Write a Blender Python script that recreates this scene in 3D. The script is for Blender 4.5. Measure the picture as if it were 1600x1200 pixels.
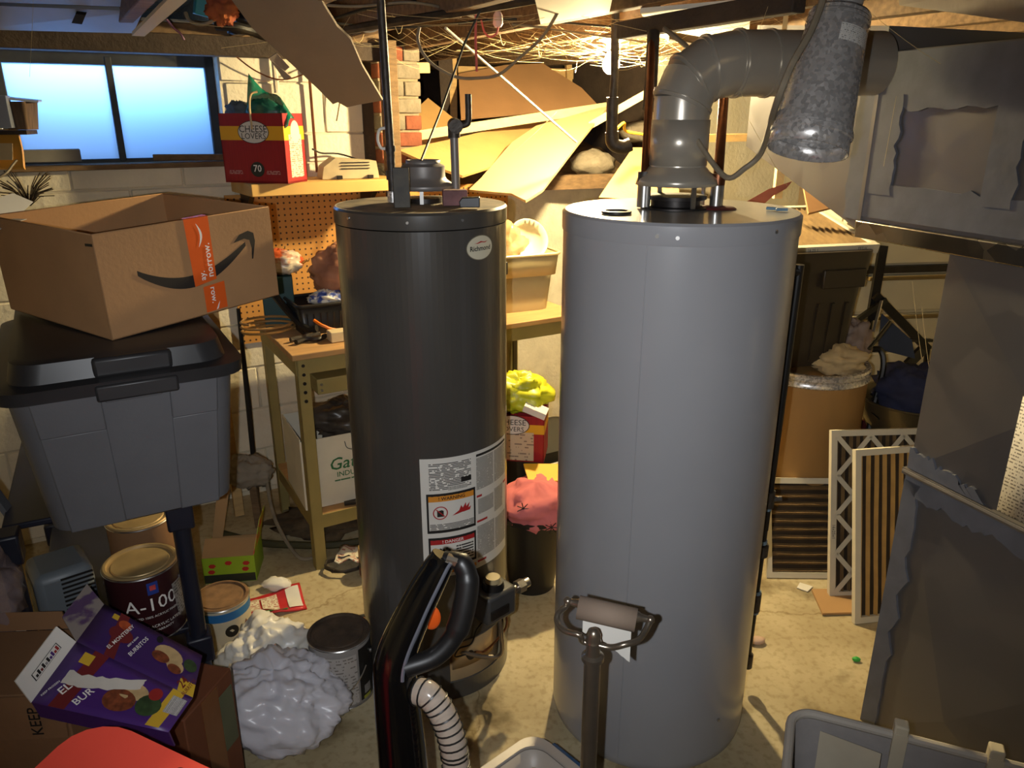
import bpy, math, random
from mathutils import Vector, Matrix, noise, Euler
V = Vector
for _o in list(bpy.data.objects): bpy.data.objects.remove(_o, do_unlink=True)
SC = bpy.context.scene
COL = SC.collection
# ------------------------------------------------------------------ camera, light, exposure
cam_d = bpy.data.cameras.new('camera'); cam_d.sensor_width = 36.0; cam_d.lens = 27.05; cam_d.clip_start = 0.02
cam = bpy.data.objects.new('camera', cam_d); COL.objects.link(cam)
cam.location = (0, 0, 1.69); cam.rotation_euler = (math.radians(90 - 19.2), 0, 0)
SC.camera = cam
SC.view_settings.view_transform = 'Standard'; SC.view_settings.look = 'None'
SC.view_settings.exposure = 0.0; SC.view_settings.gamma = 1.0; SC.view_settings.use_curve_mapping = False
try:
    SC.cycles.use_denoising = True
    SC.cycles.sample_clamp_indirect = 4.0
    SC.cycles.max_bounces = 7; SC.cycles.diffuse_bounces = 4; SC.cycles.glossy_bounces = 3; SC.cycles.transmission_bounces = 4; SC.cycles.transparent_max_bounces = 8
except Exception: pass
wd = bpy.data.worlds.new('sky'); SC.world = wd; wd.use_nodes = True
wd.node_tree.nodes['Background'].inputs[0].default_value = (0.22, 0.50, 1.0, 1)
wd.node_tree.nodes['Background'].inputs[1].default_value = 0.25
def light(name, kind, loc, energy, color, **kw):
    d = bpy.data.lights.new(name, kind); d.energy = energy; d.color = color
    for k, v in kw.items():
        if k != 'rot': setattr(d, k, v)
    o = bpy.data.objects.new(name, d); o.location = loc
    if 'rot' in kw: o.rotation_euler = kw['rot']
    COL.objects.link(o); return o
light('phone_flash', 'SPOT', (-0.05, 0.01, 1.672), 74, (0.93, 0.96, 1.0), shadow_soft_size=0.006, spot_size=math.radians(94), spot_blend=1.0, rot=(math.radians(90 - 19.2), 0, 0))
BULB_LOC = (0.38, 3.19, 1.875)
BULB_STRENGTH = 3800.0
# daylight falling into the window well, outside the back wall
light('window_well_daylight', 'AREA', (-1.66, 3.385, 1.905), 8, (0.20, 0.45, 1.0), shape='RECTANGLE', size=0.85, size_y=0.06,
      rot=(math.radians(-86), 0, math.radians(30)))
# ------------------------------------------------------------------ helpers
def lin(c):
    return tuple(((x / 255.0) / 12.92 if x / 255.0 <= 0.04045 else ((x / 255.0 + 0.055) / 1.055) ** 2.4) for x in c[:3]) + (1.0,)
MATS = {}
def _nodes(name):
    m = bpy.data.materials.new(name); m.use_nodes = True
    nt = m.node_tree; return m, nt, nt.nodes['Principled BSDF']
def M(name, rgb, rough=0.6, metal=0.0, var=0.12, scale=9.0, bump=0.0, bscale=60.0, rgb2=None, thr=None, coat=0.0, detail=4.0, stretch=None, spec=None, emit=None, estr=0):
    if name in MATS: return MATS[name]
    m, nt, b = _nodes(name); N, L = nt.nodes, nt.links
    b.inputs['Roughness'].default_value = rough; b.inputs['Metallic'].default_value = metal
    if coat: b.inputs['Coat Weight'].default_value = coat; b.inputs['Coat Roughness'].default_value = 0.12
    if spec is not None: b.inputs['Specular IOR Level'].default_value = spec
    tc = N.new('ShaderNodeTexCoord'); src = tc.outputs['Object']
    if stretch:
        mp = N.new('ShaderNodeMapping'); mp.inputs['Scale'].default_value = stretch; L.new(src, mp.inputs[0]); src = mp.outputs[0]
    nz = N.new('ShaderNodeTexNoise'); nz.inputs['Scale'].default_value = scale; nz.inputs['Detail'].default_value = detail
    L.new(src, nz.inputs['Vector'])
    rp = N.new('ShaderNodeValToRGB'); c = lin(rgb)
    a = thr or (0.3, 0.7)
    rp.color_ramp.elements[0].position = a[0]; rp.color_ramp.elements[1].position = a[1]
    rp.color_ramp.elements[0].color = lin(rgb2) if rgb2 else tuple(x * (1 - var) for x in c[:3]) + (1,)
    rp.color_ramp.elements[1].color = c if rgb2 else tuple(min(1, x * (1 + var)) for x in c[:3]) + (1,)
    L.new(nz.outputs['Fac'], rp.inputs[0]); L.new(rp.outputs[0], b.inputs['Base Color'])
    if bump:
        n2 = N.new('ShaderNodeTexNoise'); n2.inputs['Scale'].default_value = bscale; n2.inputs['Detail'].default_value = 5
        L.new(src, n2.inputs['Vector'])
        bp = N.new('ShaderNodeBump'); bp.inputs['Strength'].default_value = bump; bp.inputs['Distance'].default_value = 0.02
        L.new(n2.outputs['Fac'], bp.inputs['Height']); L.new(bp.outputs[0], b.inputs['Normal'])
    if emit: b.inputs['Emission Color'].default_value = lin(emit); b.inputs['Emission Strength'].default_value = estr
    MATS[name] = m; return m
def galv(name, rgb, rough=0.34, metal=0.85, scale=70, var=0.35):
    if name in MATS: return MATS[name]
    m, nt, b = _nodes(name); N, L = nt.nodes, nt.links
    tc = N.new('ShaderNodeTexCoord'); vo = N.new('ShaderNodeTexVoronoi'); vo.inputs['Scale'].default_value = scale
    L.new(tc.outputs['Object'], vo.inputs['Vector'])
    bw = N.new('ShaderNodeRGBToBW'); L.new(vo.outputs['Color'], bw.inputs[0])
    rp = N.new('ShaderNodeValToRGB'); c = lin(rgb)
    rp.color_ramp.elements[0].color = tuple(x * (1 - var) for x in c[:3]) + (1,); rp.color_ramp.elements[1].color = tuple(min(1, x * (1 + var)) for x in c[:3]) + (1,)
    L.new(bw.outputs[0], rp.inputs[0]); L.new(rp.outputs[0], b.inputs['Base Color'])
    mr = N.new('ShaderNodeMapRange'); mr.inputs[3].default_value = rough - 0.1; mr.inputs[4].default_value = rough + 0.15
    L.new(bw.outputs[0], mr.inputs[0]); L.new(mr.outputs[0], b.inputs['Roughness'])
    b.inputs['Metallic'].default_value = metal
    MATS[name] = m; return m
def clear(name, rgb, alpha=0.4, rough=0.2, trans=0.0):
    if name in MATS: return MATS[name]
    m, nt, b = _nodes(name)
    b.inputs['Base Color'].default_value = lin(rgb); b.inputs['Roughness'].default_value = rough
    b.inputs['Alpha'].default_value = alpha; b.inputs['Transmission Weight'].default_value = trans
    MATS[name] = m; return m
def fineprint(name, rows=30, ink=(60, 58, 56), paper=(222, 218, 208), lo=0.42, cols=14.0, fill=0.55):
    """rows of tiny unreadable printed text on paper, laid out in the sheet's own UV"""
    if name in MATS: return MATS[name]
    m, nt, b = _nodes(name); N, L = nt.nodes, nt.links
    uv = N.new('ShaderNodeTexCoord'); sp = N.new('ShaderNodeSeparateXYZ'); L.new(uv.outputs['UV'], sp.inputs[0])
    def mt(op, a, bb=None):
        n = N.new('ShaderNodeMath'); n.operation = op
        for i, x in enumerate((a, bb)):
            if x is None: continue
            if isinstance(x, (int, float)): n.inputs[i].default_value = x
            else: L.new(x, n.inputs[i])
        return n.outputs[0]
    vr = mt('MULTIPLY', sp.outputs[1], float(rows)); fr = mt('FRACT', vr); fl = mt('FLOOR', vr)
    line = mt('LESS_THAN', fr, fill)
    cb = N.new('ShaderNodeCombineXYZ'); L.new(mt('MULTIPLY', sp.outputs[0], cols), cb.inputs[0]); L.new(mt('MULTIPLY', fl, 7.31), cb.inputs[1])
    nz = N.new('ShaderNodeTexNoise'); nz.inputs['Scale'].default_value = 1.0; nz.inputs['Detail'].default_value = 3
    L.new(cb.outputs[0], nz.inputs['Vector'])
    word = mt('GREATER_THAN', nz.outputs['Fac'], lo)
    mx = N.new('ShaderNodeMix'); mx.data_type = 'RGBA'; mx.inputs['A'].default_value = lin(paper); mx.inputs['B'].default_value = lin(ink)
    L.new(mt('MULTIPLY', line, word), mx.inputs['Factor']); L.new(mx.outputs['Result'], b.inputs['Base Color'])
    b.inputs['Roughness'].default_value = 0.5
    MATS[name] = m; return m
def dots(name, rgb, dot, pitch, rad):
    if name in MATS: return MATS[name]
    m, nt, b = _nodes(name); N, L = nt.nodes, nt.links
    tc = N.new('ShaderNodeTexCoord'); mp = N.new('ShaderNodeVectorMath'); mp.operation = 'MULTIPLY'; mp.inputs[1].default_value = (1 / pitch, 0, 1 / pitch)
    L.new(tc.outputs['Object'], mp.inputs[0])
    f = N.new('ShaderNodeVectorMath'); f.operation = 'FRACTION'; L.new(mp.outputs[0], f.inputs[0])
    s = N.new('ShaderNodeVectorMath'); s.operation = 'DISTANCE'; s.inputs[1].default_value = (0.5, 0, 0.5); L.new(f.outputs[0], s.inputs[0])
    g = N.new('ShaderNodeMath'); g.operation = 'LESS_THAN'; g.inputs[1].default_value = rad; L.new(s.outputs['Value'], g.inputs[0])
    mx = N.new('ShaderNodeMix'); mx.data_type = 'RGBA'; mx.inputs['A'].default_value = lin(rgb); mx.inputs['B'].default_value = lin(dot)
    L.new(g.outputs[0], mx.inputs['Factor']); L.new(mx.outputs['Result'], b.inputs['Base Color']); b.inputs['Roughness'].default_value = 0.7
    MATS[name] = m; return m
class MB:
    def __init__(s): s.v = []; s.f = []; s.uv = {}
    def add(s, vs, fs, uvs=None):
        k = len(s.v); s.v += [V(p) for p in vs]
        for i, f in enumerate(fs):
            if uvs: s.uv[len(s.f)] = uvs[i]
            s.f.append(tuple(k + j for j in f))
        return s
    def box(s, c, d, R=None):
        x, y, z = d[0] / 2, d[1] / 2, d[2] / 2
        vs = [V(p) for p in ((-x, -y, -z), (x, -y, -z), (x, y, -z), (-x, y, -z), (-x, -y, z), (x, -y, z), (x, y, z), (-x, y, z))]
        if R is not None:
            m = R if isinstance(R, Matrix) else Euler(R).to_matrix()
            vs = [m @ p for p in vs]
        c = V(c)
        return s.add([p + c for p in vs], [(0, 3, 2, 1), (4, 5, 6, 7), (0, 1, 5, 4), (1, 2, 6, 5), (2, 3, 7, 6), (3, 0, 4, 7)])
    def hexa(s, b4, t4): return s.add(list(b4) + list(t4), [(0, 3, 2, 1), (4, 5, 6, 7), (0, 1, 5, 4), (1, 2, 6, 5), (2, 3, 7, 6), (3, 0, 4, 7)])
    def bar(s, a, b, w, t, up=(0, 0, 1)):
        a, b = V(a), V(b); d = (b - a).normalized(); u = V(up)
        x = d.cross(u)
        if x.length < 1e-4: x = d.cross(V((0, 1, 0)))
        x.normalize(); y = x.cross(d)
        q = lambda p: [p - x * w / 2 - y * t / 2, p + x * w / 2 - y * t / 2, p + x * w / 2 + y * t / 2, p - x * w / 2 + y * t / 2]
        return s.hexa(q(a), q(b))
    def cyl(s, a, b, r, r2=None, n=16, caps=True): return s.tube([a, b], [r, r if r2 is None else r2], n, caps)
    def tube(s, pts, r, n=8, caps=True, closed=False):
        pts = [V(p) for p in pts]; m = len(pts); rs = list(r) if isinstance(r, (list, tuple)) else [r] * m
        d0 = (pts[1] - pts[0]).normalized(); u = d0.orthogonal().normalized(); k = len(s.v)
        for i, p in enumerate(pts):
            if closed: t = pts[(i + 1) % m] - pts[i - 1]
            elif i == 0: t = pts[1] - p
            elif i == m - 1: t = p - pts[i - 1]
            else: t = (pts[i + 1] - p).normalized() + (p - pts[i - 1]).normalized()
            if t.length < 1e-9: t = d0
            t.normalize(); u = u - t * u.dot(t)
            if u.length < 1e-6: u = t.orthogonal()
            u.normalize(); w = t.cross(u)
            for j in range(n):
                a = 2 * math.pi * j / n; s.v.append(p + (u * math.cos(a) + w * math.sin(a)) * rs[i])
        for i in range(m if closed else m - 1):
            for j in range(n):
                a = k + i * n + j; b = k + i * n + (j + 1) % n; i2 = (i + 1) % m
                s.f.append((a, b, k + i2 * n + (j + 1) % n, k + i2 * n + j))
        if caps and not closed:
            s.f.append(tuple(k + j for j in reversed(range(n)))); s.f.append(tuple(k + (m - 1) * n + j for j in range(n)))
        return s
    def lathe(s, prof, n=32, o=(0, 0, 0), M4=None, cap0=True, cap1=True):
        k = len(s.v); o = V(o)
        for r, z in prof:
            for j in range(n):
                a = 2 * math.pi * j / n; p = V((r * math.cos(a), r * math.sin(a), z)); s.v.append((M4 @ p if M4 else p) + o)
        for i in range(len(prof) - 1):
            for j in range(n):
                s.f.append((k + i * n + j, k + i * n + (j + 1) % n, k + (i + 1) * n + (j + 1) % n, k + (i + 1) * n + j))
        if cap0: s.f.append(tuple(k + j for j in reversed(range(n))))
        if cap1: s.f.append(tuple(k + (len(prof) - 1) * n + j for j in range(n)))
        return s
    def poly(s, pts, t):
        """flat plate: outline pts (3-D, about planar), thickness t behind the side that faces the viewer of the outline"""
        pts = [V(p) for p in pts]; m = len(pts); nn = V((0, 0, 0))
        for i in range(m): nn += pts[i].cross(pts[(i + 1) % m])
        nn.normalize(); k = len(s.v)
        s.v += pts + [p - nn * t for p in pts]
        s.f.append(tuple(range(k, k + m))); s.f.append(tuple(reversed(range(k + m, k + 2 * m))))
        for i in range(m):
            j = (i + 1) % m; s.f.append((k + i, k + m + i, k + m + j, k + j))
        return s
    def ell(s, c, r, nu=16, nv=10, fn=None):
        c = V(c); k = len(s.v)
        for i in range(nv + 1):
            th = math.pi * i / nv
            for j in range(nu):
                ph = 2 * math.pi * j / nu; d = V((math.sin(th) * math.cos(ph), math.sin(th) * math.sin(ph), math.cos(th)))
                q = fn(d) if fn else 1.0
                s.v.append(c + V((d.x * r[0], d.y * r[1], d.z * r[2])) * q)
        for i in range(nv):
            for j in range(nu): s.f.append((k + i * nu + j, k + (i + 1) * nu + j, k + (i + 1) * nu + (j + 1) % nu, k + i * nu + (j + 1) % nu))
        return s
    def grid(s, fn, nu, nv, closed=False):
        k = len(s.v); w = nu if closed else nu + 1
        for i in range(nv + 1):
            for j in range(w): s.v.append(V(fn(j / nu, i / nv)))
        for i in range(nv):
            for j in range(nu):
                a, b = k + i * w + j, k + i * w + (j + 1) % w
                s.uv[len(s.f)] = [(j / nu, i / nv), ((j + 1) / nu, i / nv), ((j + 1) / nu, (i + 1) / nv), (j / nu, (i + 1) / nv)]
                s.f.append((a, b, b + w, a + w))
        return s
    def build(s, name, mat, par=None, w=False, bevel=0, sharp=35, solid=0, sub=0, label=None, seg=2):
        me = bpy.data.meshes.new(name); vs = s.v
        if w and par is not None:
            inv = par.matrix_basis.inverted(); q = par.parent
            while q is not None: inv = inv @ q.matrix_basis.inverted(); q = q.parent
            vs = [inv @ p for p in vs]
        me.from_pydata([tuple(p) for p in vs], [], s.f)
        if s.uv:
            ul = me.uv_layers.new(name='UVMap')
            for pi, uvs in s.uv.items():
                for li, q in zip(me.polygons[pi].loop_indices, uvs): ul.data[li].uv = q
        me.polygons.foreach_set('use_smooth', [True] * len(me.polygons))
        me.update(); me.validate(); me.set_sharp_from_angle(angle=math.radians(max(sharp, getattr(s, 'soft', 0))))
        if isinstance(mat, str): mat = MATS[mat]
        me.materials.append(mat)
        o = bpy.data.objects.new(name, me); COL.objects.link(o)
        if par is not None: o.parent = par
        if solid:
            md = o.modifiers.new('solid', 'SOLIDIFY'); md.thickness = solid; md.offset = 0
        if bevel:
            md = o.modifiers.new('bevel', 'BEVEL'); md.width = bevel; md.segments = seg; md.limit_method = 'ANGLE'; md.angle_limit = math.radians(30)
        if sub:
            md = o.modifiers.new('sub', 'SUBSURF'); md.levels = sub; md.render_levels = sub
        if label: o['label'] = label
        return o
def thing(name, label, cat, loc=(0, 0, 0), rz=0, group=None, rot=None):
    o = bpy.data.objects.new(name, None); COL.objects.link(o); o.empty_display_size = 0.05
    o.location = loc; o.rotation_euler = rot if rot else (0, 0, math.radians(rz)); o['label'] = label; o['category'] = cat
    if group: o['group'] = group
    o.matrix_basis = Matrix.LocRotScale(V(loc), Euler(rot if rot else (0, 0, math.radians(rz))), V((1, 1, 1)))
    return o
def tag(o, label, cat, group=None, kind=None):
    o['label'] = label; o['category'] = cat
    if group: o['group'] = group
    if kind: o['kind'] = kind
    return o
def one(name, mb, mat, label, cat, group=None, kind=None, **kw):
    """a thing that is a single mesh; its origin goes to the middle of its base"""
    n = len(mb.v); b = V((sum(p.x for p in mb.v) / n, sum(p.y for p in mb.v) / n, min(p.z for p in mb.v)))
    mb.v = [p - b for p in mb.v]; o = mb.build(name, mat, **kw); o.location = b
    return tag(o, label, cat, group, kind)
def struct(name, mb, mat, par=None, **kw):
    o = mb.build(name, mat, par, **kw)
    if par is None: o['kind'] = 'structure'
    return o
_TX = {}
def text(body, mat, par, fn, size=1.0, name='lettering', bold=0.0, w=True, shear=0.0, align='CENTER', label=None):
    """lettering as flat mesh; fn maps the text plane (x right, y up, size units) to the surface"""
    cu = bpy.data.curves.new('t', 'FONT'); cu.body = body; cu.size = size; cu.align_x = align; cu.align_y = 'CENTER'; cu.offset = bold * size; cu.shear = shear
    cu.resolution_u = 2
    ob = bpy.data.objects.new('t', cu); COL.objects.link(ob)
    dg = bpy.context.evaluated_depsgraph_get(); me = bpy.data.meshes.new_from_object(ob.evaluated_get(dg))
    mb = MB(); mb.add([fn(v.co.x, v.co.y) for v in me.vertices], [tuple(p.vertices) for p in me.polygons])
    bpy.data.objects.remove(ob); bpy.data.curves.remove(cu); bpy.data.meshes.remove(me)
    return mb.build(name, mat, par, w=w, label=label)
def plane_fn(o, x, y, lift=0.0012):
    """surface frame at o with in-plane directions x, y (3-D)"""
    o, x, y = V(o), V(x).normalized(), V(y).normalized(); n = x.cross(y).normalized()
    return lambda a, b: o + x * a + y * b + n * lift
def quad_fn(a, b, c, d, lift=0.0012):
    """maps (u,v) in 0..1 to quad a(left bottom) b(right bottom) c(right top) d(left top)"""
    a, b, c, d = map(V, (a, b, c, d)); n = (b - a).cross(d - a).normalized()
    return lambda u, v: (a * (1 - u) + b * u) * (1 - v) + (d * (1 - u) + c * u) * v + n * lift
def sub_quad(mb, fn, u0, u1, v0, v1, nu=1, nv=1): return mb.grid(lambda u, v: fn(u0 + (u1 - u0) * u, v0 + (v1 - v0) * v), nu, nv)
def disc(mb, fn, u, v, ru, rv, n=20): return mb.add([fn(u + ru * math.cos(2 * math.pi * i / n), v + rv * math.sin(2 * math.pi * i / n)) for i in range(n)], [tuple(range(n))], [[(0.5, 0.5)] * n])
def flat(mb, fn, pts): return mb.add([fn(*p) for p in pts], [tuple(range(len(pts)))], [[p for p in pts]])
def tri_fan(mb, fn, pts):
    import mathutils
    t = mathutils.geometry.tessellate_polygon([[V((p[0], p[1], 0)) for p in pts]])
    fs = []
    for a, b, c in t:
        A, B, C = pts[a], pts[b], pts[c]
        fs.append((a, b, c) if (B[0] - A[0]) * (C[1] - A[1]) - (B[1] - A[1]) * (C[0] - A[0]) > 0 else (a, c, b))
    return mb.add([fn(*p) for p in pts], fs)
def curve_pts(ps, n=8):
    """Catmull-Rom through ps"""
    ps = [V(p) for p in ps]; q = [ps[0] * 2 - ps[1]] + ps + [ps[-1] * 2 - ps[-2]]; out = []
    for i in range(1, len(q) - 2):
        for k in range(n):
            t = k / n; a, b, c, d = q[i - 1:i + 3]
            out.append(0.5 * ((2 * b) + (c - a) * t + (2 * a - 5 * b + 4 * c - d) * t * t + (3 * b - a - 3 * c + d) * t ** 3))
    return out + [ps[-1]]
def crumple(c, r, seed, amp=0.25, nu=40, nv=26, fr=2.2, flat_z=None):
    """a crumpled lump (bag, rag) as a mesh"""
    sd = V((seed * 7.3, seed * 3.1, seed * 5.7)); mb = MB()
    mb.ell(c, r, nu, nv, fn=lambda d: 1 + amp * (noise.noise(d * fr + sd) - 0.9 * abs(noise.noise(d * fr * 2.3 + sd * 2)) + 0.2 - 0.35 * abs(noise.noise(d * fr * 4.1 + sd * 3)) + 0.35 * noise.noise(d * fr * 5 + sd)))
    mb.soft = 100
    if flat_z is not None: mb.v = [V((p.x, p.y, max(p.z, flat_z))) for p in mb.v]
    return mb
def rbox(mb, x0, x1, y0, y1, z0, z1, r, x0b=None, n=5, flare=(0, 0)):
    """rounded-corner tub wall profile helper: list of ring points at a height"""
    return mb
def ring(cx, cy, hx, hy, r, z, n=5):
    out = []
    for qx, qy, a0 in ((1, 1, 0), (-1, 1, 90), (-1, -1, 180), (1, -1, 270)):
        for i in range(n + 1):
            a = math.radians(a0 + 90 * i / n); out.append(V((cx + qx * (hx - r) + r * math.cos(a), cy + qy * (hy - r) + r * math.sin(a), z)))
    return out
def loft(mb, rings, cap0=True, cap1=True):
    n = len(rings[0]); k = len(mb.v)
    for r in rings: mb.v += [V(p) for p in r]
    for i in range(len(rings) - 1):
        for j in range(n): mb.f.append((k + i * n + j, k + i * n + (j + 1) % n, k + (i + 1) * n + (j + 1) % n, k + (i + 1) * n + j))
    if cap0: mb.f.append(tuple(k + j for j in reversed(range(n))))
    if cap1: mb.f.append(tuple(k + (len(rings) - 1) * n + j for j in range(n)))
    return mb
def rotz(p, a):
    a = math.radians(a); return V((p[0] * math.cos(a) - p[1] * math.sin(a), p[0] * math.sin(a) + p[1] * math.cos(a), p[2] if len(p) > 2 else 0))
# ------------------------------------------------------------------ shared materials
M('block_paint', (214, 205, 182), 0.8, var=0.10, scale=5, bump=0.25, bscale=45)
M('mortar', (206, 197, 174), 0.9, var=0.12, scale=12, bump=0.3)
M('wood_raw', (196, 160, 104), 0.7, var=0.18, scale=6, stretch=(1, 8, 8), bump=0.1)
M('wood_old', (112, 88, 60), 0.85, var=0.3, scale=7, stretch=(2, 9, 9), bump=0.2)
M('wood_dark', (58, 46, 36), 0.85, var=0.3, scale=9, bump=0.25)
M('pine', (226, 196, 138), 0.6, var=0.1, scale=5, stretch=(1, 9, 9))
M('plywood', (190, 150, 92), 0.75, var=0.14, scale=4, bump=0.08)
M('cardboard', (168, 126, 84), 0.85, var=0.08, scale=6, bump=0.05, bscale=90)
M('cardboard_dark', (128, 92, 60), 0.85, var=0.10, scale=6, bump=0.05)
M('cardboard_inside', (176, 138, 92), 0.85, var=0.07, scale=6)
M('dirt', (112, 88, 56), 0.95, var=0.35, scale=14, bump=0.8, bscale=35)
M('brick_red', (132, 74, 50), 0.9, var=0.2, scale=20, bump=0.3)
M('brick_grey', (128, 118, 100), 0.9, var=0.2, scale=20, bump=0.3)
M('steel_dark', (46, 42, 40), 0.45, metal=0.6, var=0.3, scale=20)
M('iron_pipe', (66, 60, 54), 0.5, metal=0.5, var=0.35, scale=30, bump=0.15)
M('copper', (120, 74, 48), 0.35, metal=0.8, var=0.35, scale=22)
M('steel_bright', (190, 188, 184), 0.28, metal=0.95, var=0.1, scale=20)
M('nickel', (150, 138, 122), 0.28, metal=0.85, var=0.08, scale=30)
M('black_plastic', (22, 21, 21), 0.4, var=0.15, scale=12)
M('black_gloss', (10, 10, 11), 0.12, var=0.1, scale=6, coat=0.4)
M('navy_plastic', (24, 26, 38), 0.45, var=0.12, scale=10)
M('white_paper', (226, 222, 212), 0.7, var=0.04, scale=10)
M('white_plastic', (222, 218, 208), 0.4, var=0.05, scale=8)
M('ink_black', (26, 24, 22), 0.6, var=0.0)
M('ink_white', (236, 232, 224), 0.6, var=0.0)
M('ink_red', (170, 30, 32), 0.6, var=0.0)
M('ink_yellow', (232, 178, 40), 0.6, var=0.0)
M('ink_green', (46, 110, 52), 0.6, var=0.0)
M('ink_orange', (214, 138, 40), 0.6, var=0.0)
M('cable_grey', (128, 116, 96), 0.6, var=0.15, scale=30)
M('cable_black', (24, 22, 20), 0.55, var=0.1)
M('cable_white', (206, 200, 182), 0.5, var=0.08)
galv('galvanised', (196, 192, 188), 0.26, 0.55, 150, 0.28)
galv('galvanised_dull', (126, 121, 117), 0.42, 0.35, 14, 0.08)
M('flue_steel', (172, 164, 150), 0.28, metal=0.4, var=0.05, scale=6)
M('mastic', (112, 114, 122), 0.75, var=0.12, scale=16, bump=0.03, bscale=40)
galv('plenum_metal', (118, 114, 112), 0.36, 0.4, 10, 0.05)
clear('clear_plastic', (235, 235, 235), 0.16, 0.08)
clear('clear_bag', (228, 222, 212), 0.30, 0.14)
# floor: stained concrete
def floor_mat():
    m, nt, b = _nodes('concrete'); N, L = nt.nodes, nt.links
    tc = N.new('ShaderNodeTexCoord')
    def nz(sc, d=5):
        n = N.new('ShaderNodeTexNoise'); n.inputs['Scale'].default_value = sc; n.inputs['Detail'].default_value = d; L.new(tc.outputs['Object'], n.inputs['Vector']); return n.outputs['Fac']
    def ramp(f, a, c0, bb, c1):
        r = N.new('ShaderNodeValToRGB'); e = r.color_ramp.elements; e[0].position = a; e[1].position = bb; e[0].color = c0; e[1].color = c1; L.new(f, r.inputs[0]); return r.outputs[0]
    base = ramp(nz(3.0), 0.35, lin((164, 148, 112)), 0.68, lin((198, 184, 148)))
    fine = ramp(nz(46, 3), 0.33, (0.78, 0.74, 0.68, 1), 0.5, (1, 1, 1, 1))
    stain = ramp(nz(4.6, 6), 0.30, (0.30, 0.26, 0.18, 1), 0.42, (1, 1, 1, 1))
    vo = N.new('ShaderNodeTexVoronoi'); vo.feature = 'DISTANCE_TO_EDGE'; vo.inputs['Scale'].default_value = 1.05
    wv = N.new('ShaderNodeVectorMath'); wv.operation = 'ADD'; n3 = N.new('ShaderNodeTexNoise'); n3.inputs['Scale'].default_value = 3; n3.inputs['Detail'].default_value = 6
    L.new(tc.outputs['Object'], n3.inputs['Vector']); sc_ = N.new('ShaderNodeVectorMath'); sc_.operation = 'SCALE'; sc_.inputs['Scale'].default_value = 0.45; L.new(n3.outputs['Color'], sc_.inputs[0])
    L.new(tc.outputs['Object'], wv.inputs[0]); L.new(sc_.outputs[0], wv.inputs[1]); L.new(wv.outputs[0], vo.inputs['Vector'])
    crack = ramp(vo.outputs['Distance'], 0.001, (0.55, 0.48, 0.36, 1), 0.006, (1, 1, 1, 1))
    cur = base
    for x in (fine, stain, crack):
        mx = N.new('ShaderNodeMix'); mx.data_type = 'RGBA'; mx.blend_type = 'MULTIPLY'; mx.inputs['Factor'].default_value = 0.85; L.new(cur, mx.inputs['A']); L.new(x, mx.inputs['B']); cur = mx.outputs['Result']
    L.new(cur, b.inputs['Base Color']); b.inputs['Roughness'].default_value = 0.75
    bp = N.new('ShaderNodeBump'); bp.inputs['Strength'].default_value = 0.25; bp.inputs['Distance'].default_value = 0.01; L.new(nz(25, 6), bp.inputs['Height']); L.new(bp.outputs[0], b.inputs['Normal'])
    MATS['concrete'] = m
floor_mat()
random.seed(4)
# ------------------------------------------------------------------ the setting
struct('floor', MB().box((0, 2, -0.05), (7.0, 9.0, 0.1)), 'concrete')
A30 = math.radians(30); E1 = V((math.cos(A30), math.sin(A30), 0)); E2 = V((-math.sin(A30), math.cos(A30), 0)); W0 = V((-1.15, 3.3, 0))
def WP(s, n, z): return W0 + E1 * s + E2 * n + V((0, 0, z))
WS0, WS1, WZ0, WZ1 = -0.785, -0.015, 1.50, 1.925       # window opening along the wall
mb = MB()
mb.box(((-2.2 + WS0) / 2, 0.115, 1.02), (WS0 + 2.2, 0.20, 2.04)); mb.box(((WS1 + 0.62) / 2, 0.115, 1.02), (0.62 - WS1, 0.20, 2.04))
mb.box(((WS0 + WS1) / 2, 0.115, WZ0 / 2), (WS1 - WS0, 0.20, WZ0)); mb.box(((WS0 + WS1) / 2, 0.115, (WZ1 + 2.04) / 2), (WS1 - WS0, 0.20, 2.04 - WZ1))
wall_back = struct('wall_back', mb, 'mortar'); wall_back.location = W0; wall_back.rotation_euler = (0, 0, A30); wall_back.matrix_basis = Matrix.LocRotScale(W0, Euler((0, 0, A30)), V((1, 1, 1)))
BLK = {}
def block(s0, s1, z0, z1):
    d = (round(s1 - s0, 3), round(z1 - z0, 3))
    if d not in BLK:
        o = MB().box((0, 0, 0), (d[0] - 0.005, 0.06, d[1] - 0.005)).build('block', 'block_paint', wall_back, bevel=0.005, seg=1); BLK[d] = o
    else:
        o = BLK[d].copy(); COL.objects.link(o); o.parent = wall_back
    o.location = ((s0 + s1) / 2, 0.037 + random.uniform(-0.0015, 0.0015), (z0 + z1) / 2)
for r in range(10):
    z0, z1 = r * 0.2 + 0.02, r * 0.2 + 0.22
    if z1 > 2.03: z1 = 2.03
    cuts = [-2.2] + [s for s in [(-2.4 + (0.2 if r % 2 else 0)) + 0.4 * k for k in range(9)] if -2.15 < s < 0.57] + [0.62]
    for a, b in zip(cuts, cuts[1:]):
        for za, zb in ((z0, min(z1, WZ0)), (max(z0, WZ0), min(z1, WZ1)), (max(z0, WZ1), z1)):
            if zb - za < 0.02: continue
            if za >= WZ0 - 1e-6 and zb <= WZ1 + 1e-6 and b > WS0 and a < WS1:
                for p, q in ((a, min(b, WS0)), (max(a, WS1), b)):
                    if q - p > 0.02: block(p, q, za, zb)
            else: block(a, b, za, zb)
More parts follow.
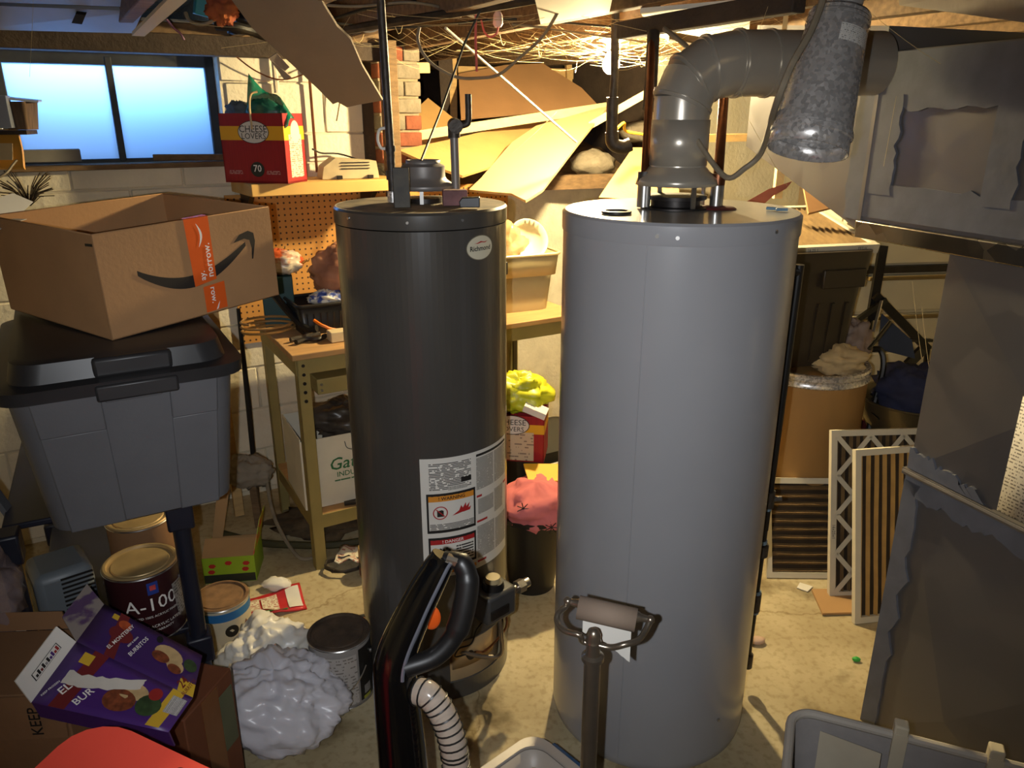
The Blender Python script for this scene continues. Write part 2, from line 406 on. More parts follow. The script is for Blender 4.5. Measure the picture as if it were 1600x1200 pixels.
# low retaining wall with crawl space above it
low = struct('wall_low', MB().box((1.48, 0.16, 0.68), (1.72, 0.2, 1.36)), 'mortar'); low.location = W0; low.rotation_euler = (0, 0, A30)
struct('wall_crawlspace', MB().poly([WP(2.4, 2.0, 1.2), WP(0.5, 2.0, 1.2), WP(0.5, 2.0, 2.3), WP(2.4, 2.0, 2.3)], 0.1), 'wood_dark')
struct('wall_crawlspace_side', MB().poly([WP(0.62, 0.0, 1.2), WP(0.62, 2.0, 1.2), WP(0.62, 2.0, 2.2), WP(0.62, 0.0, 2.2)], 0.05), 'wood_dark')
def dirt_h(s, n): return 1.365 + 0.30 * max(0, min(1, (n - 0.1) / 1.3)) + 0.07 * noise.noise(V((s * 2.2, n * 2.2, 1))) + 0.02 * noise.noise(V((s * 9, n * 9, 3)))
dm = MB().grid(lambda u, v: WP(0.66 + 1.66 * u, 0.05 + 1.92 * v, dirt_h(0.66 + 1.66 * u, 0.05 + 1.92 * v)), 60, 40)
o = dm.build('dirt_floor', 'dirt'); tag(o, 'brown dirt bank of the crawl space above the low wall', 'dirt', kind='stuff')
struct('wall_left', MB().box((-2.95, 0.6, 1.05), (0.1, 5.6, 2.1)), 'block_paint')
struct('wall_right', MB().box((3.05, 2.0, 1.05), (0.1, 8.0, 2.1)), 'block_paint')
struct('wall_front', MB().box((0, -2.0, 1.05), (6.0, 0.1, 2.1)), 'block_paint')
struct('wall_back_right', MB().poly([WP(2.3, 0.05, 0), WP(5.2, 0.05, 0), WP(5.2, 0.05, 2.3), WP(2.3, 0.05, 2.3)], 0.1), 'block_paint')
struct('wall_crawlspace_end', MB().poly([WP(2.35, 2.1, 1.2), WP(2.35, 0.1, 1.2), WP(2.35, 0.1, 2.3), WP(2.35, 2.1, 2.3)], 0.05), 'wood_dark')
# ceiling: subfloor planks on joists
ceil = struct('ceiling', MB().box((0, 2.2, 2.26), (8.0, 9.4, 0.06)), 'wood_dark')
pk = None
for i in range(36):
    n = -3.2 + i * 0.15
    if pk is None: o = pk = MB().box((0, 0, 0), (6.6, 0.142, 0.025)).build('plank', 'wood_old', ceil, bevel=0.002, seg=1)
    else: o = pk.copy(); COL.objects.link(o); o.parent = ceil
    o.location = WP(0.8, n, 2.195 + random.uniform(-0.003, 0.003)); o.rotation_euler = (0, 0, A30)
jk = None
for i in range(15):
    s = -2.0 + i * 0.41
    if jk is None: o = jk = MB().box((0, 0, 0), (0.045, 5.4, 0.2)).build('joist', 'wood_old', ceil, bevel=0.003, seg=1)
    else: o = jk.copy(); COL.objects.link(o); o.parent = ceil
    o.location = WP(s, -0.65, 2.08); o.rotation_euler = (0, 0, A30 + random.uniform(-0.01, 0.01))
struct('trim_1', MB().bar(WP(-1.6, -0.05, 1.945), WP(0.64, -0.05, 1.945), 0.09, 0.07), 'wood_dark', bevel=0.004)
struct('trim_2', MB().bar(WP(-1.6, -0.02, 2.0), WP(0.64, -0.02, 2.0), 0.12, 0.04), 'wood_old', bevel=0.004)
# window
m_, nt_, b_ = _nodes('frosted_pane')
tr_ = nt_.nodes.new('ShaderNodeBsdfTranslucent'); tr_.inputs[0].default_value = lin((226, 240, 250)); gl_ = nt_.nodes.new('ShaderNodeBsdfGlossy'); gl_.inputs[1].default_value = 0.3
ms_ = nt_.nodes.new('ShaderNodeMixShader'); ms_.inputs[0].default_value = 0.05
nt_.links.new(tr_.outputs[0], ms_.inputs[1]); nt_.links.new(gl_.outputs[0], ms_.inputs[2]); nt_.links.new(ms_.outputs[0], nt_.nodes['Material Output'].inputs[0]); MATS['frosted_pane'] = m_
M('frame_steel', (52, 54, 56), 0.6, metal=0.3, var=0.25, scale=18)
win = MB()
for a, b, w in ((WS0, WS0 + 0.035, 0), (WS1 - 0.035, WS1, 0)): win.box(((a + b) / 2, 0.13, (WZ0 + WZ1) / 2), (b - a, 0.05, WZ1 - WZ0))
for a, b in ((WZ0, WZ0 + 0.03), (WZ1 - 0.05, WZ1)): win.box(((WS0 + WS1) / 2, 0.13, (a + b) / 2), (WS1 - WS0, 0.05, b - a))
window = struct('window_1', win, 'frame_steel', bevel=0.003); window.location = W0; window.rotation_euler = (0, 0, A30); window.matrix_basis = wall_back.matrix_basis.copy()
MB().box((-0.40, 0.125, (WZ0 + WZ1) / 2), (0.024, 0.045, WZ1 - WZ0 - 0.04)).build('mullion', 'frame_steel', window, bevel=0.003)
for a, b in ((WS0 + 0.03, -0.41), (-0.39, WS1 - 0.03)): MB().grid(lambda u, v: V((a + (b - a) * u, 0.135, WZ0 + 0.02 + (WZ1 - WZ0 - 0.06) * v)), 2, 2).build('pane', 'frosted_pane', window)
MB().box(((WS0 + WS1) / 2, 0.045, WZ0 + 0.006), (WS1 - WS0, 0.15, 0.02)).build('window_sill', 'wood_old', window, bevel=0.003)
# ------------------------------------------------------------------ big grey water heater
CB = (0.407, 1.905); RB = 0.281; HB = 1.477
M('heater_grey', (152, 152, 155), 0.32, metal=0.0, var=0.04, scale=3, coat=0.35)
M('heater_dark', (70, 67, 63), 0.30, var=0.05, scale=3, coat=0.35)
M('heater_cap_grey', (160, 158, 152), 0.35, var=0.05, scale=3, coat=0.5)
M('dust', (128, 110, 84), 0.95, var=0.3, scale=16)
big = thing('water_heater', 'tall wide light grey water heater with elbowed flue pipe on top', 'water heater', (CB[0], CB[1], 0))
MB().lathe([(RB - 0.012, 0.0), (RB - 0.004, 0.012), (RB - 0.004, 0.03), (RB, 0.034), (RB, HB - 0.045)], 96, cap1=False).build('tank_jacket', 'heater_grey', big)
MB().lathe([(RB + 0.002, HB - 0.048), (RB + 0.003, HB - 0.044), (RB + 0.003, HB - 0.006), (RB - 0.003, HB), (RB - 0.006, HB)], 96, cap0=False, cap1=False).build('cap_rim', 'heater_grey', big)
MB().lathe([(RB - 0.006, HB), (RB - 0.02, HB - 0.001), (0.0, HB - 0.001)], 96, cap0=False, cap1=False).build('top_cap', 'heater_cap_grey', big)
def cylp(cx, cy, r): return lambda ang, z, lift=0.0: V((math.cos(ang) * (r + lift), math.sin(ang) * (r + lift), z))
cb = cylp(0, 0, RB)
sa = math.radians(-114.8)
MB().tube([cb(sa, z, 0.0004) for z in [0.03 + 0.0705 * k for k in range(21)]], 0.0012, 6).build('seam', 'heater_grey', big)
for k, (a, z) in enumerate(((-110.6, 1.450), (-102, 1.448), (-55.5, 1.455), (-128, 0.06), (-58, 0.15))): MB().tube([cb(math.radians(a), z, 0.001), cb(math.radians(a), z, 0.006)], 0.0045, 8).build('screw', 'steel_bright', big)
MB().lathe([(0.035, HB + 0.001), (0.035, HB + 0.006), (0.026, HB + 0.007), (0.026, HB + 0.003)], 20, o=(-0.165, -0.09, 0)).build('plug_ring', 'steel_dark', big)
hb = (-0.005, 0.03)     # flue centre, local
MB().lathe([(0.085, HB), (0.085, HB + 0.004), (0.06, HB + 0.006), (0.06, HB + 0.02), (0.075, HB + 0.022), (0.075, HB + 0.03), (0, HB + 0.03)], 32, o=(hb[0], hb[1], 0), cap0=False).build('flue_baffle', 'steel_dark', big)
for a in (20, 110, 200, 290):
    x, y = hb[0] + 0.078 * math.cos(math.radians(a)), hb[1] + 0.078 * math.sin(math.radians(a)); MB().box((x, y, HB + 0.032), (0.012, 0.004, 0.064), (0, 0, math.radians(a + 90))).build('hood_leg', 'steel_bright', big)
hd = MB().lathe([(0.098, HB + 0.055), (0.094, HB + 0.07), (0.074, HB + 0.088), (0.066, HB + 0.098), (0.066, HB + 0.13)], 40, o=(hb[0], hb[1], 0), cap0=False, cap1=False).build('draft_hood', 'flue_steel', big, solid=0.003)
MB().lathe([(0.05, HB + 0.0005), (0.045, HB + 0.004), (0.02, HB + 0.007), (0.0, HB + 0.007)], 24, o=(0.09, 0.01, 0)).build('sealant', M('pipe_dope', (92, 28, 28), 0.7, var=0.3, scale=40), big)
for x, y in ((-0.085, 0.02), (0.09, 0.01)):
    MB().cyl((x, y, HB + 0.003), (x, y, HB + 0.055), 0.0165, n=16).build('nipple', 'steel_bright', big)
for pts in ([(0.205, -0.02), (0.225, -0.035), (0.22, -0.05), (0.245, -0.05)],): MB().tube([(x, y, HB + 0.004) for x, y in pts], 0.004, 6).build('tape_scrap', M('scrap_blue', (120, 150, 170), 0.6), big)
# flue pipe of the big heater
fx, fy = CB[0] + hb[0], CB[1] + hb[1]
flue = thing('flue_pipe', 'bare metal flue elbowing from the big heater towards the duct', 'flue pipe', (fx, fy, HB + 0.10))
FR = 0.066
MB().lathe([(FR + 0.002, HB + 0.101), (FR + 0.002, HB + 0.205)], 40, o=(fx, fy, 0), cap0=False, cap1=False).build('collar', 'flue_steel', flue, w=True, solid=0.002)
el = [V((fx, fy, HB + 0.195)), V((fx, fy, HB + 0.245)), V((fx + 0.018, fy + 0.008, HB + 0.288)), V((fx + 0.06, fy + 0.02, HB + 0.318)), V((fx + 0.118, fy + 0.03, HB + 0.33))]
for k in range(4):
    a, b = el[k], el[k + 1]; d = (b - a).normalized(); r = FR + 0.002 * k
    MB().tube([a - d * 0.012, a, b, b + d * 0.012], [r * 0.985, r, r, r * 0.985], 40).build('elbow_segment', 'flue_steel', flue, w=True)
    if k: MB().tube([a - d * 0.004, a + d * 0.004], [r + 0.005, r + 0.005], 40).build('bead', 'flue_steel', flue, w=True)
p0, p1 = el[-1], V((0.90, 2.05, HB + 0.335)); d = (p1 - p0).normalized()
MB().tube([p0, p0 + d * 0.01, p1], [FR + 0.008, FR + 0.008, FR + 0.008], 40).build('horizontal_run', 'flue_steel', flue, w=True)
for q in (0.006, 0.085): MB().tube([p0 + d * q, p0 + d * (q + 0.008)], FR + 0.0115, 40).build('band', 'flue_steel', flue, w=True)
# ------------------------------------------------------------------ dark water heater
CD = (-0.247, 2.132); RD = 0.231; HD = 1.466
dark = thing('water_heater', 'narrower dark grey water heater with brand oval and warning sticker', 'water heater', (CD[0], CD[1], 0))
# jacket with an opening cut for the burner access (angles seen from the viewer)
def cd(ang, z, lift=0.0): return V((math.cos(ang) * (RD + lift), math.sin(ang) * (RD + lift), z))
OA0, OA1, OZ0, OZ1 = math.radians(-75), math.radians(-18), 0.065, 0.205
na = 96; zs = [0.0, 0.02, OZ0, OZ1, 0.8, HD - 0.045]
jm = MB()
angs = sorted(set([round(-math.pi + 2 * math.pi * k / na, 5) for k in range(na)] + [round(OA0, 5), round(OA1, 5)]))
for zi in range(len(zs) - 1):
    for k in range(len(angs)):
        a0, a1 = angs[k], angs[(k + 1) % len(angs)]
        if a1 < a0: a1 += 2 * math.pi
        if zs[zi] == OZ0 and a0 >= OA0 - 1e-3 and a1 <= OA1 + 1e-3: continue
        jm.add([cd(a0, zs[zi]), cd(a1, zs[zi]), cd(a1, zs[zi + 1]), cd(a0, zs[zi + 1])], [(0, 1, 2, 3)])
jm.build('tank_jacket', 'heater_dark', dark, sharp=60)
MB().lathe([(RD + 0.002, HD - 0.042), (RD + 0.0025, HD - 0.038), (RD + 0.0025, HD - 0.006), (RD - 0.003, HD), (RD - 0.006, HD)], 96, cap0=False, cap1=False).build('cap_rim', 'heater_dark', dark)
MB().lathe([(RD - 0.006, HD), (RD - 0.02, HD - 0.001), (0, HD - 0.001)], 96, cap0=False, cap1=False).build('top_cap', M('dusty_cap', (150, 134, 104), 0.85, var=0.25, scale=14, rgb2=(96, 84, 66)), dark)
MB().lathe([(RD - 0.03, 0.02), (RD - 0.03, 0.45)], 48, cap0=False, cap1=False).build('inner_tank', M('inner_tan', (176, 146, 104), 0.6, var=0.2), dark)
ip = MB().grid(lambda u, v: cd(OA0 + 0.05 + (OA1 - OA0 - 0.25) * u, OZ0 + 0.03 + (OZ1 - OZ0 - 0.04) * v, -0.018), 12, 1)
ip.build('inner_door', M('door_tan', (192, 164, 120), 0.45, metal=0.3, var=0.1), dark, solid=0.003)
MB().tube([cd(OA0 + 0.32, 0.135, -0.016), cd(OA0 + 0.32, 0.135, -0.006)], 0.014, 14).build('sight_glass', 'steel_dark', dark)
for z in (OZ0, OZ1): MB().tube([cd(OA0 + (OA1 - OA0) * k / 12, z, 0) for k in range(13)], 0.003, 6).build('opening_rim', 'heater_dark', dark)
# gas control valve
ga = math.radians(-47); gn = V((math.cos(ga), math.sin(ga), 0)); gt = V((-math.sin(ga), math.cos(ga), 0)); gc = gn * (RD + 0.05) + V((0, 0, 0.345))
R3 = Matrix((gt, gn, V((0, 0, 1)))).transposed()
gv = MB().box(gc, (0.115, 0.085, 0.095), R3).build('gas_valve', M('valve_grey', (70, 70, 70), 0.5, metal=0.2), dark, bevel=0.012)
MB().cyl(gc + V((0, 0, 0.047)), gc + V((0, 0, 0.068)), 0.034, 0.03, 24).build('control_knob', 'black_plastic', gv)
MB().cyl(gc + V((0, 0, 0.068)), gc + V((0, 0, 0.082)), 0.024, 0.021, 24).build('dial_cap', M('dial_tan', (176, 160, 120), 0.5), gv)
MB().box(gc + gt * -0.012 + gn * 0.044 + V((0, 0, -0.012)), (0.07, 0.006, 0.03), R3).build('valve_plate', 'steel_dark', gv, bevel=0.002)
MB().tube([gc + gt * 0.055, gc + gt * 0.10], [0.012, 0.012], 12).build('gas_inlet', 'nickel', gv)
MB().tube([gc + gt * 0.095, gc + gt * 0.122], [0.021, 0.021], 6).build('union_nut', 'steel_bright', gv)
MB().tube([gc + gt * 0.122, gc + gt * 0.142], [0.015, 0.015], 12).build('inlet_plug', 'steel_bright', gv)
MB().tube(curve_pts([gc + gt * 0.02 + V((0, 0, -0.045)), gc + gt * 0.022 + gn * 0.01 + V((0, 0, -0.12)), gc + gt * 0.03 + gn * 0.0 + V((0, 0, -0.205)), gc + gt * -0.005 - gn * 0.03 + V((0, 0, -0.215)), cd(ga - 0.3, 0.15, -0.02)], 6), 0.007, 10).build('gas_tube', 'nickel', dark)
MB().tube(curve_pts([gc + gt * 0.045 + V((0, 0, -0.045)), gc + gt * 0.05 + V((0, 0, -0.12)), cd(ga + 0.12, 0.12, -0.012), cd(ga - 0.1, 0.14, -0.01)], 6), 0.0035, 8).build('pilot_tube', 'copper', dark)
MB().tube(curve_pts([gc + gt * -0.02 + V((0, 0, -0.045)), cd(ga - 0.12, 0.24, 0.012), cd(ga - 0.2, 0.19, 0.006), cd(ga - 0.36, 0.185, 0.004), cd(ga - 0.4, 0.15, -0.006), cd(ga - 0.15, 0.145, -0.008)], 6), 0.0025, 6).build('igniter_wire', 'cable_black', dark)
# draft hood without flue
dh = (0.005, 0.04)
for a in (30, 150, 270):
    x, y = dh[0] + 0.06 * math.cos(math.radians(a)), dh[1] + 0.06 * math.sin(math.radians(a)); MB().box((x, y, HD + 0.022), (0.01, 0.003, 0.045), (0, 0, math.radians(a + 90))).build('hood_leg', 'steel_bright', dark)
MB().lathe([(0.085, HD + 0.035), (0.083, HD + 0.045), (0.062, HD + 0.06), (0.058, HD + 0.068), (0.058, HD + 0.095), (0.045, HD + 0.102), (0.045, HD + 0.112)], 36, o=(dh[0], dh[1], 0), cap0=False, cap1=False).build('draft_hood', 'galvanised_dull', dark, solid=0.003)
MB().lathe([(0.05, HD), (0.05, HD + 0.012), (0.0, HD + 0.014)], 24, o=(dh[0], dh[1], 0), cap0=False).build('flue_baffle', 'steel_dark', dark)
for a, z in ((-135, 1.447), (-92, 1.444), (-58, 1.446), (-118, 0.28)): MB().tube([cd(math.radians(a), z, 0.001), cd(math.radians(a), z, 0.005)], 0.0035, 8).build('screw', 'steel_bright', dark)
# brand oval
la, lz = math.radians(-44), 1.373
ov = lambda x, y, lift: cd(la + x / RD, lz + y, lift)
def oval(mb, rx, ry, lift, n=36): return mb.add([ov(rx * math.cos(2 * math.pi * i / n), ry * math.sin(2 * math.pi * i / n), lift) for i in range(n)] + [ov(0, 0, lift)], [(i, (i + 1) % n, n) for i in range(n)])
oval(MB(), 0.044, 0.030, 0.0012).build('brand_oval', M('oval_cream', (206, 200, 176), 0.5, var=0.02), dark)
oval(MB(), 0.046, 0.032, 0.0007).build('oval_border', M('oval_rim', (120, 112, 92), 0.5), dark)
text('Richmond', 'ink_black', dark, lambda x, y: ov(x, y - 0.002, 0.002), 0.0175, bold=0.02, w=False)
fl_ = [(-0.022, 0.0115), (-0.012, 0.0125), (0.0, 0.0165), (0.012, 0.014), (0.026, 0.0155), (0.014, 0.0115), (0.002, 0.0130), (-0.010, 0.0105)]
MB().add([ov(x, y, 0.0021) for x, y in fl_], [(0, 1, 7), (1, 2, 6, 7), (2, 3, 5, 6), (3, 4, 5)]).build('flame_mark', 'ink_red', dark)
# warning sticker sheet
SA0, SA1, SZ0, SZ1 = math.radians(-91), math.radians(-13), 0.44, 0.812
def st(u, v, lift=0.0012): return cd(SA0 + (SA1 - SA0) * u, SZ0 + (SZ1 - SZ0) * v, lift)
def spatch(name, u0, u1, v0, v1, mat, lift=0.0018, par=None, n=8): return MB().grid(lambda u, v: st(u0 + (u1 - u0) * u, v0 + (v1 - v0) * v, lift), n, 1).build(name, mat, par)
M('sticker_white', (218, 214, 204), 0.45, var=0.02)
stk = MB().grid(lambda u, v: st(u, v, 0.0008), 30, 1).build('warning_sticker', 'sticker_white', dark)
fineprint('print_plate', 17, cols=9, lo=0.44); fineprint('print_dense', 46, cols=9, lo=0.36, fill=0.6, ink=(96, 92, 86)); fineprint('print_box', 6, cols=10, lo=0.4)
spatch('rating_plate', 0.075, 0.46, 0.745, 0.965, 'print_plate', par=stk)
spatch('barcode', 0.24, 0.42, 0.735, 0.765, fineprint('bars', 1, cols=90, lo=0.5, fill=1.0), 0.0022, par=stk)
spatch('energy_mark', 0.36, 0.46, 0.79, 0.825, 'ink_black', 0.0022, par=stk)
def frame(name, u0, u1, v0, v1, du, dv, mat, lift):
    m = MB()
    for a, b, c, d in ((u0, u1, v0, v0 + dv), (u0, u1, v1 - dv, v1), (u0, u0 + du, v0, v1), (u1 - du, u1, v0, v1)): m.grid(lambda u, v, a=a, b=b, c=c, d=d: st(a + (b - a) * u, c + (d - c) * v, lift), 8, 1)
    return m.build(name, mat, stk)
frame('warning_border', 0.045, 0.50, 0.385, 0.715, 0.018, 0.022, 'ink_black', 0.0020)
spatch('warning_band', 0.062, 0.482, 0.648, 0.695, 'ink_orange', 0.0020, par=stk)
text('! WARNING', 'ink_black', stk, lambda x, y: st(0.272 + x / 0.31, 0.671 + y / 0.37, 0.0026), 0.014, bold=0.02, w=False)
spatch('warning_text', 0.07, 0.48, 0.405, 0.465, 'print_box', 0.0020, par=stk)
pr = MB()
def annulus(m, cu, cv, r0, r1, lift, n=28):
    for i in range(n):
        a, b = 2 * math.pi * i / n, 2 * math.pi * (i + 1) / n
        m.add([st(cu + r * math.cos(t) / 0.31, cv + r * math.sin(t) / 0.37, lift) for r, t in ((r0, a), (r1, a), (r1, b), (r0, b))], [(0, 1, 2, 3)])
annulus(pr, 0.165, 0.555, 0.0175, 0.0205, 0.0028)
pr.add([st(0.165 + x / 0.31, 0.555 + y / 0.37, 0.0027) for x, y in ((-0.0125, 0.0105), (-0.0105, 0.0125), (0.0125, -0.0105), (0.0105, -0.0125))], [(0, 3, 2, 1)])
pr.build('prohibition_ring', 'ink_red', stk)
MB().add([st(0.165 + x / 0.31, 0.555 + y / 0.37, 0.0023) for x, y in ((-0.009, -0.012), (0.009, -0.012), (0.009, 0.006), (0.004, 0.009), (-0.009, 0.006))], [(0, 1, 2, 3, 4)]).build('fuel_can_mark', 'ink_black', stk)
fm = [(u_, v_ + 0.025) for u_, v_ in [(0.27, 0.495), (0.44, 0.515), (0.452, 0.545), (0.425, 0.535), (0.44, 0.58), (0.405, 0.55), (0.40, 0.585), (0.37, 0.545), (0.355, 0.57), (0.335, 0.53)]]
tri_fan(MB(), lambda x, y: st(x, y, 0.0022), fm).build('fire_mark', 'ink_red', stk)
frame('danger_border', 0.05, 0.50, 0.09, 0.345, 0.018, 0.022, 'ink_black', 0.0020)
spatch('danger_band', 0.066, 0.483, 0.285, 0.325, 'ink_red', 0.0020, par=stk)
text('! DANGER', 'ink_white', stk, lambda x, y: st(0.272 + x / 0.31, 0.305 + y / 0.37, 0.0026), 0.0135, bold=0.01, w=False)
spatch('danger_text', 0.30, 0.47, 0.13, 0.27, 'print_box', 0.0020, par=stk)
for u, v in ((0.12, 0.235), (0.155, 0.24), (0.185, 0.235), (0.215, 0.245), (0.235, 0.23)): MB().add([st(u + 0.014 * math.cos(t * 0.785), v + 0.014 * math.sin(t * 0.785), 0.0023) for t in range(8)], [tuple(range(8))]).build('figure_mark', 'ink_black', stk)
spatch('caution_band', 0.25, 0.50, 0.03, 0.06, 'ink_orange', 0.0020, par=stk)
for a, b, c, d in ((0.515, 0.73, 0.68, 0.945), (0.745, 0.98, 0.68, 0.945), (0.53, 0.73, 0.47, 0.60), (0.745, 0.90, 0.42, 0.62), (0.515, 0.74, 0.09, 0.37), (0.755, 0.97, 0.09, 0.36)): spatch('instruction_text', a, b, c, d, 'print_dense', par=stk)
spatch('title_bar', 0.515, 0.97, 0.955, 0.975, 'ink_black', 0.0020, par=stk)
for a, b, c in ((0.515, 0.575, 0.615), (0.515, 0.64, 0.40), (0.92, 0.99, 0.60), (0.515, 0.62, 0.05)): spatch('red_bar', a, b, c, c + 0.018, 'ink_red', 0.0020, par=stk)
# things standing on the dark heater
one('dark_tile', MB().box((CD[0] - 0.034, CD[1] - 0.125, HD + 0.052), (0.042, 0.018, 0.10), (math.radians(-6), 0, math.radians(12))), M('tile_dark', (58, 52, 40), 0.6, var=0.4, scale=30), 'small dark flat tile standing up on the dark heater top', 'tile', bevel=0.002)
one('wood_offcut', MB().box((CD[0] + 0.096, CD[1] - 0.05, HD + 0.021), (0.065, 0.04, 0.04), (0, 0, math.radians(8))), M('offcut', (120, 84, 84), 0.8, var=0.3, scale=25), 'pinkish wood block lying at the galvanised pipe foot', 'wood block', bevel=0.003)
one('black_clip', MB().poly([(CD[0] + 0.115, CD[1] - 0.135, HD + 0.004), (CD[0] + 0.165, CD[1] - 0.135, HD + 0.004), (CD[0] + 0.165, CD[1] - 0.135, HD + 0.03), (CD[0] + 0.120, CD[1] - 0.135, HD + 0.028), (CD[0] + 0.112, CD[1] - 0.135, HD + 0.018)], 0.03), 'black_plastic', 'small black plastic wedge on the dark heater rim', 'wedge', bevel=0.002)
# ------------------------------------------------------------------ light bulb
M('bulb_glow', (255, 220, 150), 0.5, var=0.0)
bm_, bnt_, bb_ = _nodes('bulb_light'); bb_.inputs['Emission Color'].default_value = (1.0, 0.79, 0.42, 1); bb_.inputs['Emission Strength'].default_value = BULB_STRENGTH; bb_.inputs['Base Color'].default_value = (1, 0.9, 0.7, 1); MATS['bulb_light'] = bm_
bl = thing('light_bulb', 'bare glowing bulb in a ceiling socket behind the black vent pipe', 'light bulb', (BULB_LOC[0], BULB_LOC[1], BULB_LOC[2] - 0.034))
MB().lathe([(0.0, -0.034), (0.016, -0.030), (0.028, -0.018), (0.033, 0.0), (0.030, 0.014), (0.020, 0.034), (0.014, 0.046)], 20, o=BULB_LOC, cap0=False).build('glass_globe', 'bulb_light', bl, w=True)
MB().cyl(V(BULB_LOC) + V((0, 0, 0.046)), V(BULB_LOC) + V((0, 0, 0.066)), 0.013, n=14).build('screw_base', 'steel_bright', bl, w=True)
MB().lathe([(0.02, 0.056), (0.022, 0.075), (0.05, 0.088), (0.052, 0.10)], 20, o=BULB_LOC).build('socket', 'white_plastic', bl, w=True)
# ------------------------------------------------------------------ ceiling boards, beams and hanging things
def plate(name, pts, t, mat, label, cat, group=None, **kw): return one(name, MB().poly(pts, t), mat, label, cat, group, **kw)
M('white_board', (232, 226, 208), 0.8, var=0.06, scale=4)
plate('ceiling_panel', [(0.092, 2.709, 1.968), (0.277, 2.418, 1.968), (0.231, 1.912, 1.968), (0.043, 1.912, 1.968)], 0.012, 'white_board', 'white board overhead to the left of the dark sloping beam', 'board')
plate('ceiling_panel', [(0.544, 3.133, 1.968), (0.740, 3.400, 1.968), (0.842, 2.992, 1.968), (0.624, 2.221, 1.968), (0.365, 2.418, 1.968)], 0.012, 'white_board', 'white board overhead between sloping beam and flue elbow', 'board')
one('support_beam', MB().bar((0.335, 2.563, 1.935), (0.666, 1.972, 1.941), 0.045, 0.048), 'wood_dark', 'dark sloping-looking timber beam running under the white boards', 'beam', bevel=0.004)
one('support_beam', MB().bar((0.489, 2.624, 1.926), (0.599, 2.617, 1.908), 0.05, 0.022), 'wood_old', 'short brown block fixed below the dark overhead beam', 'beam', bevel=0.004)
M('grey_board', (142, 128, 112), 0.85, var=0.10, scale=4, bump=0.12, bscale=18)
hb_ = [(-0.7650, 2.2330, 2.0220), (-0.7440, 2.4190, 1.9270), (-0.6830, 2.5750, 1.8420), (-0.6350, 2.7040, 1.7720), (-0.6100, 2.7880, 1.7280), (-0.5890, 2.7720, 1.7340), (-0.5650, 2.7990, 1.7180), (-0.5210, 2.7750, 1.7260), (-0.4310, 2.7310, 1.7390), (-0.4590, 2.5490, 1.8340), (-0.4650, 2.4220, 1.8980), (-0.4910, 2.3700, 1.9270), (-0.5050, 2.2840, 1.9710), (-0.5100, 2.1960, 2.0170)]
plate('hanging_sheet', hb_, 0.008, 'grey_board', 'long torn grey-brown fibreboard sheet hanging down from the joists', 'board')
plate('hanging_scrap', [(-0.759, 2.601, 1.862), (-0.735, 2.607, 1.877), (-0.709, 2.646, 1.839), (-0.727, 2.653, 1.828), (-0.712, 2.668, 1.810), (-0.735, 2.665, 1.802)], 0.004, 'grey_board', 'torn grey paper scrap dangling beside the hanging sheet', 'scrap')
M('panning', (168, 172, 178), 0.5, metal=0.2, var=0.12, scale=3)
plate('joist_pan', [(-1.782, 2.795, 1.961), (-1.290, 2.867, 1.956), (-1.174, 2.704, 2.005), (-1.677, 2.655, 2.017)], 0.01, 'panning', 'pale sheet metal pan nailed under the joists above the window', 'panel')
plate('joist_pan', [(-1.663, 2.637, 2.025), (-1.156, 2.675, 2.012), (-1.048, 2.513, 2.064), (-1.551, 2.479, 2.059)], 0.01, 'panning', 'pale sheet metal pan at the very top corner of the ceiling', 'panel')
plate('pan_bracket', [(-1.420, 2.725, 1.973), (-1.386, 2.723, 1.969), (-1.352, 2.689, 1.992), (-1.384, 2.690, 1.996)], 0.012, 'steel_dark', 'small dark bracket screwed on the pale metal pan', 'bracket')
plate('painted_lath', [(-1.260, 2.788, 1.941), (-1.218, 2.787, 1.939), (-0.911, 2.444, 2.017), (-0.966, 2.445, 2.021)], 0.014, 'white_board', 'pale painted lath crossing the joists diagonally beside the metal pan', 'lath')
# small things stored between the joists
one('teal_box', MB().box((-0.994, 2.766, 2.031), (0.07, 0.06, 0.07), (0.1, 0.2, 0.5)), M('teal', (30, 130, 140), 0.5), 'small teal box stuck up between the joists', 'box', bevel=0.003)
one('orange_rag', crumple((-0.923, 2.708, 2.016), (0.05, 0.04, 0.05), 3, 0.4), M('rag_orange', (190, 110, 50), 0.9, rgb2=(120, 50, 40)), 'crumpled orange rag stuffed between the joists', 'rag')
one('cable_coil', MB().tube(curve_pts([(-1.040, 2.703, 2.001), (-1.027, 2.694, 1.978), (-0.995, 2.690, 1.966), (-0.958, 2.693, 1.974), (-0.927, 2.701, 1.997), (-0.925, 2.713, 2.030), (-0.958, 2.721, 2.055), (-1.009, 2.719, 2.049)], 6), 0.006, 7), 'cable_grey', 'pale cable coil hanging round the teal box', 'cable')
one('violet_wire', MB().tube(curve_pts([(-1.123, 2.751, 1.987), (-1.107, 2.763, 1.962), (-1.099, 2.790, 1.949), (-1.095, 2.805, 1.931)], 5), 0.004, 6), M('violet', (120, 80, 110), 0.6), 'thin violet wire above the window header', 'wire')
one('black_hose', MB().tube(curve_pts([(-0.961, 2.744, 1.968), (-0.905, 2.743, 1.964), (-0.866, 2.793, 1.957), (-0.822, 2.841, 1.942), (-0.786, 2.949, 1.948)], 5), 0.016, 10), 'cable_black', 'black hose along the joists behind the hanging sheet', 'hose')
one('black_bundle', crumple((-0.915, 2.923, 2.026), (0.12, 0.1, 0.07), 8, 0.3), 'black_plastic', 'black plastic bundle stuffed between joists behind the hanging sheet', 'bundle')
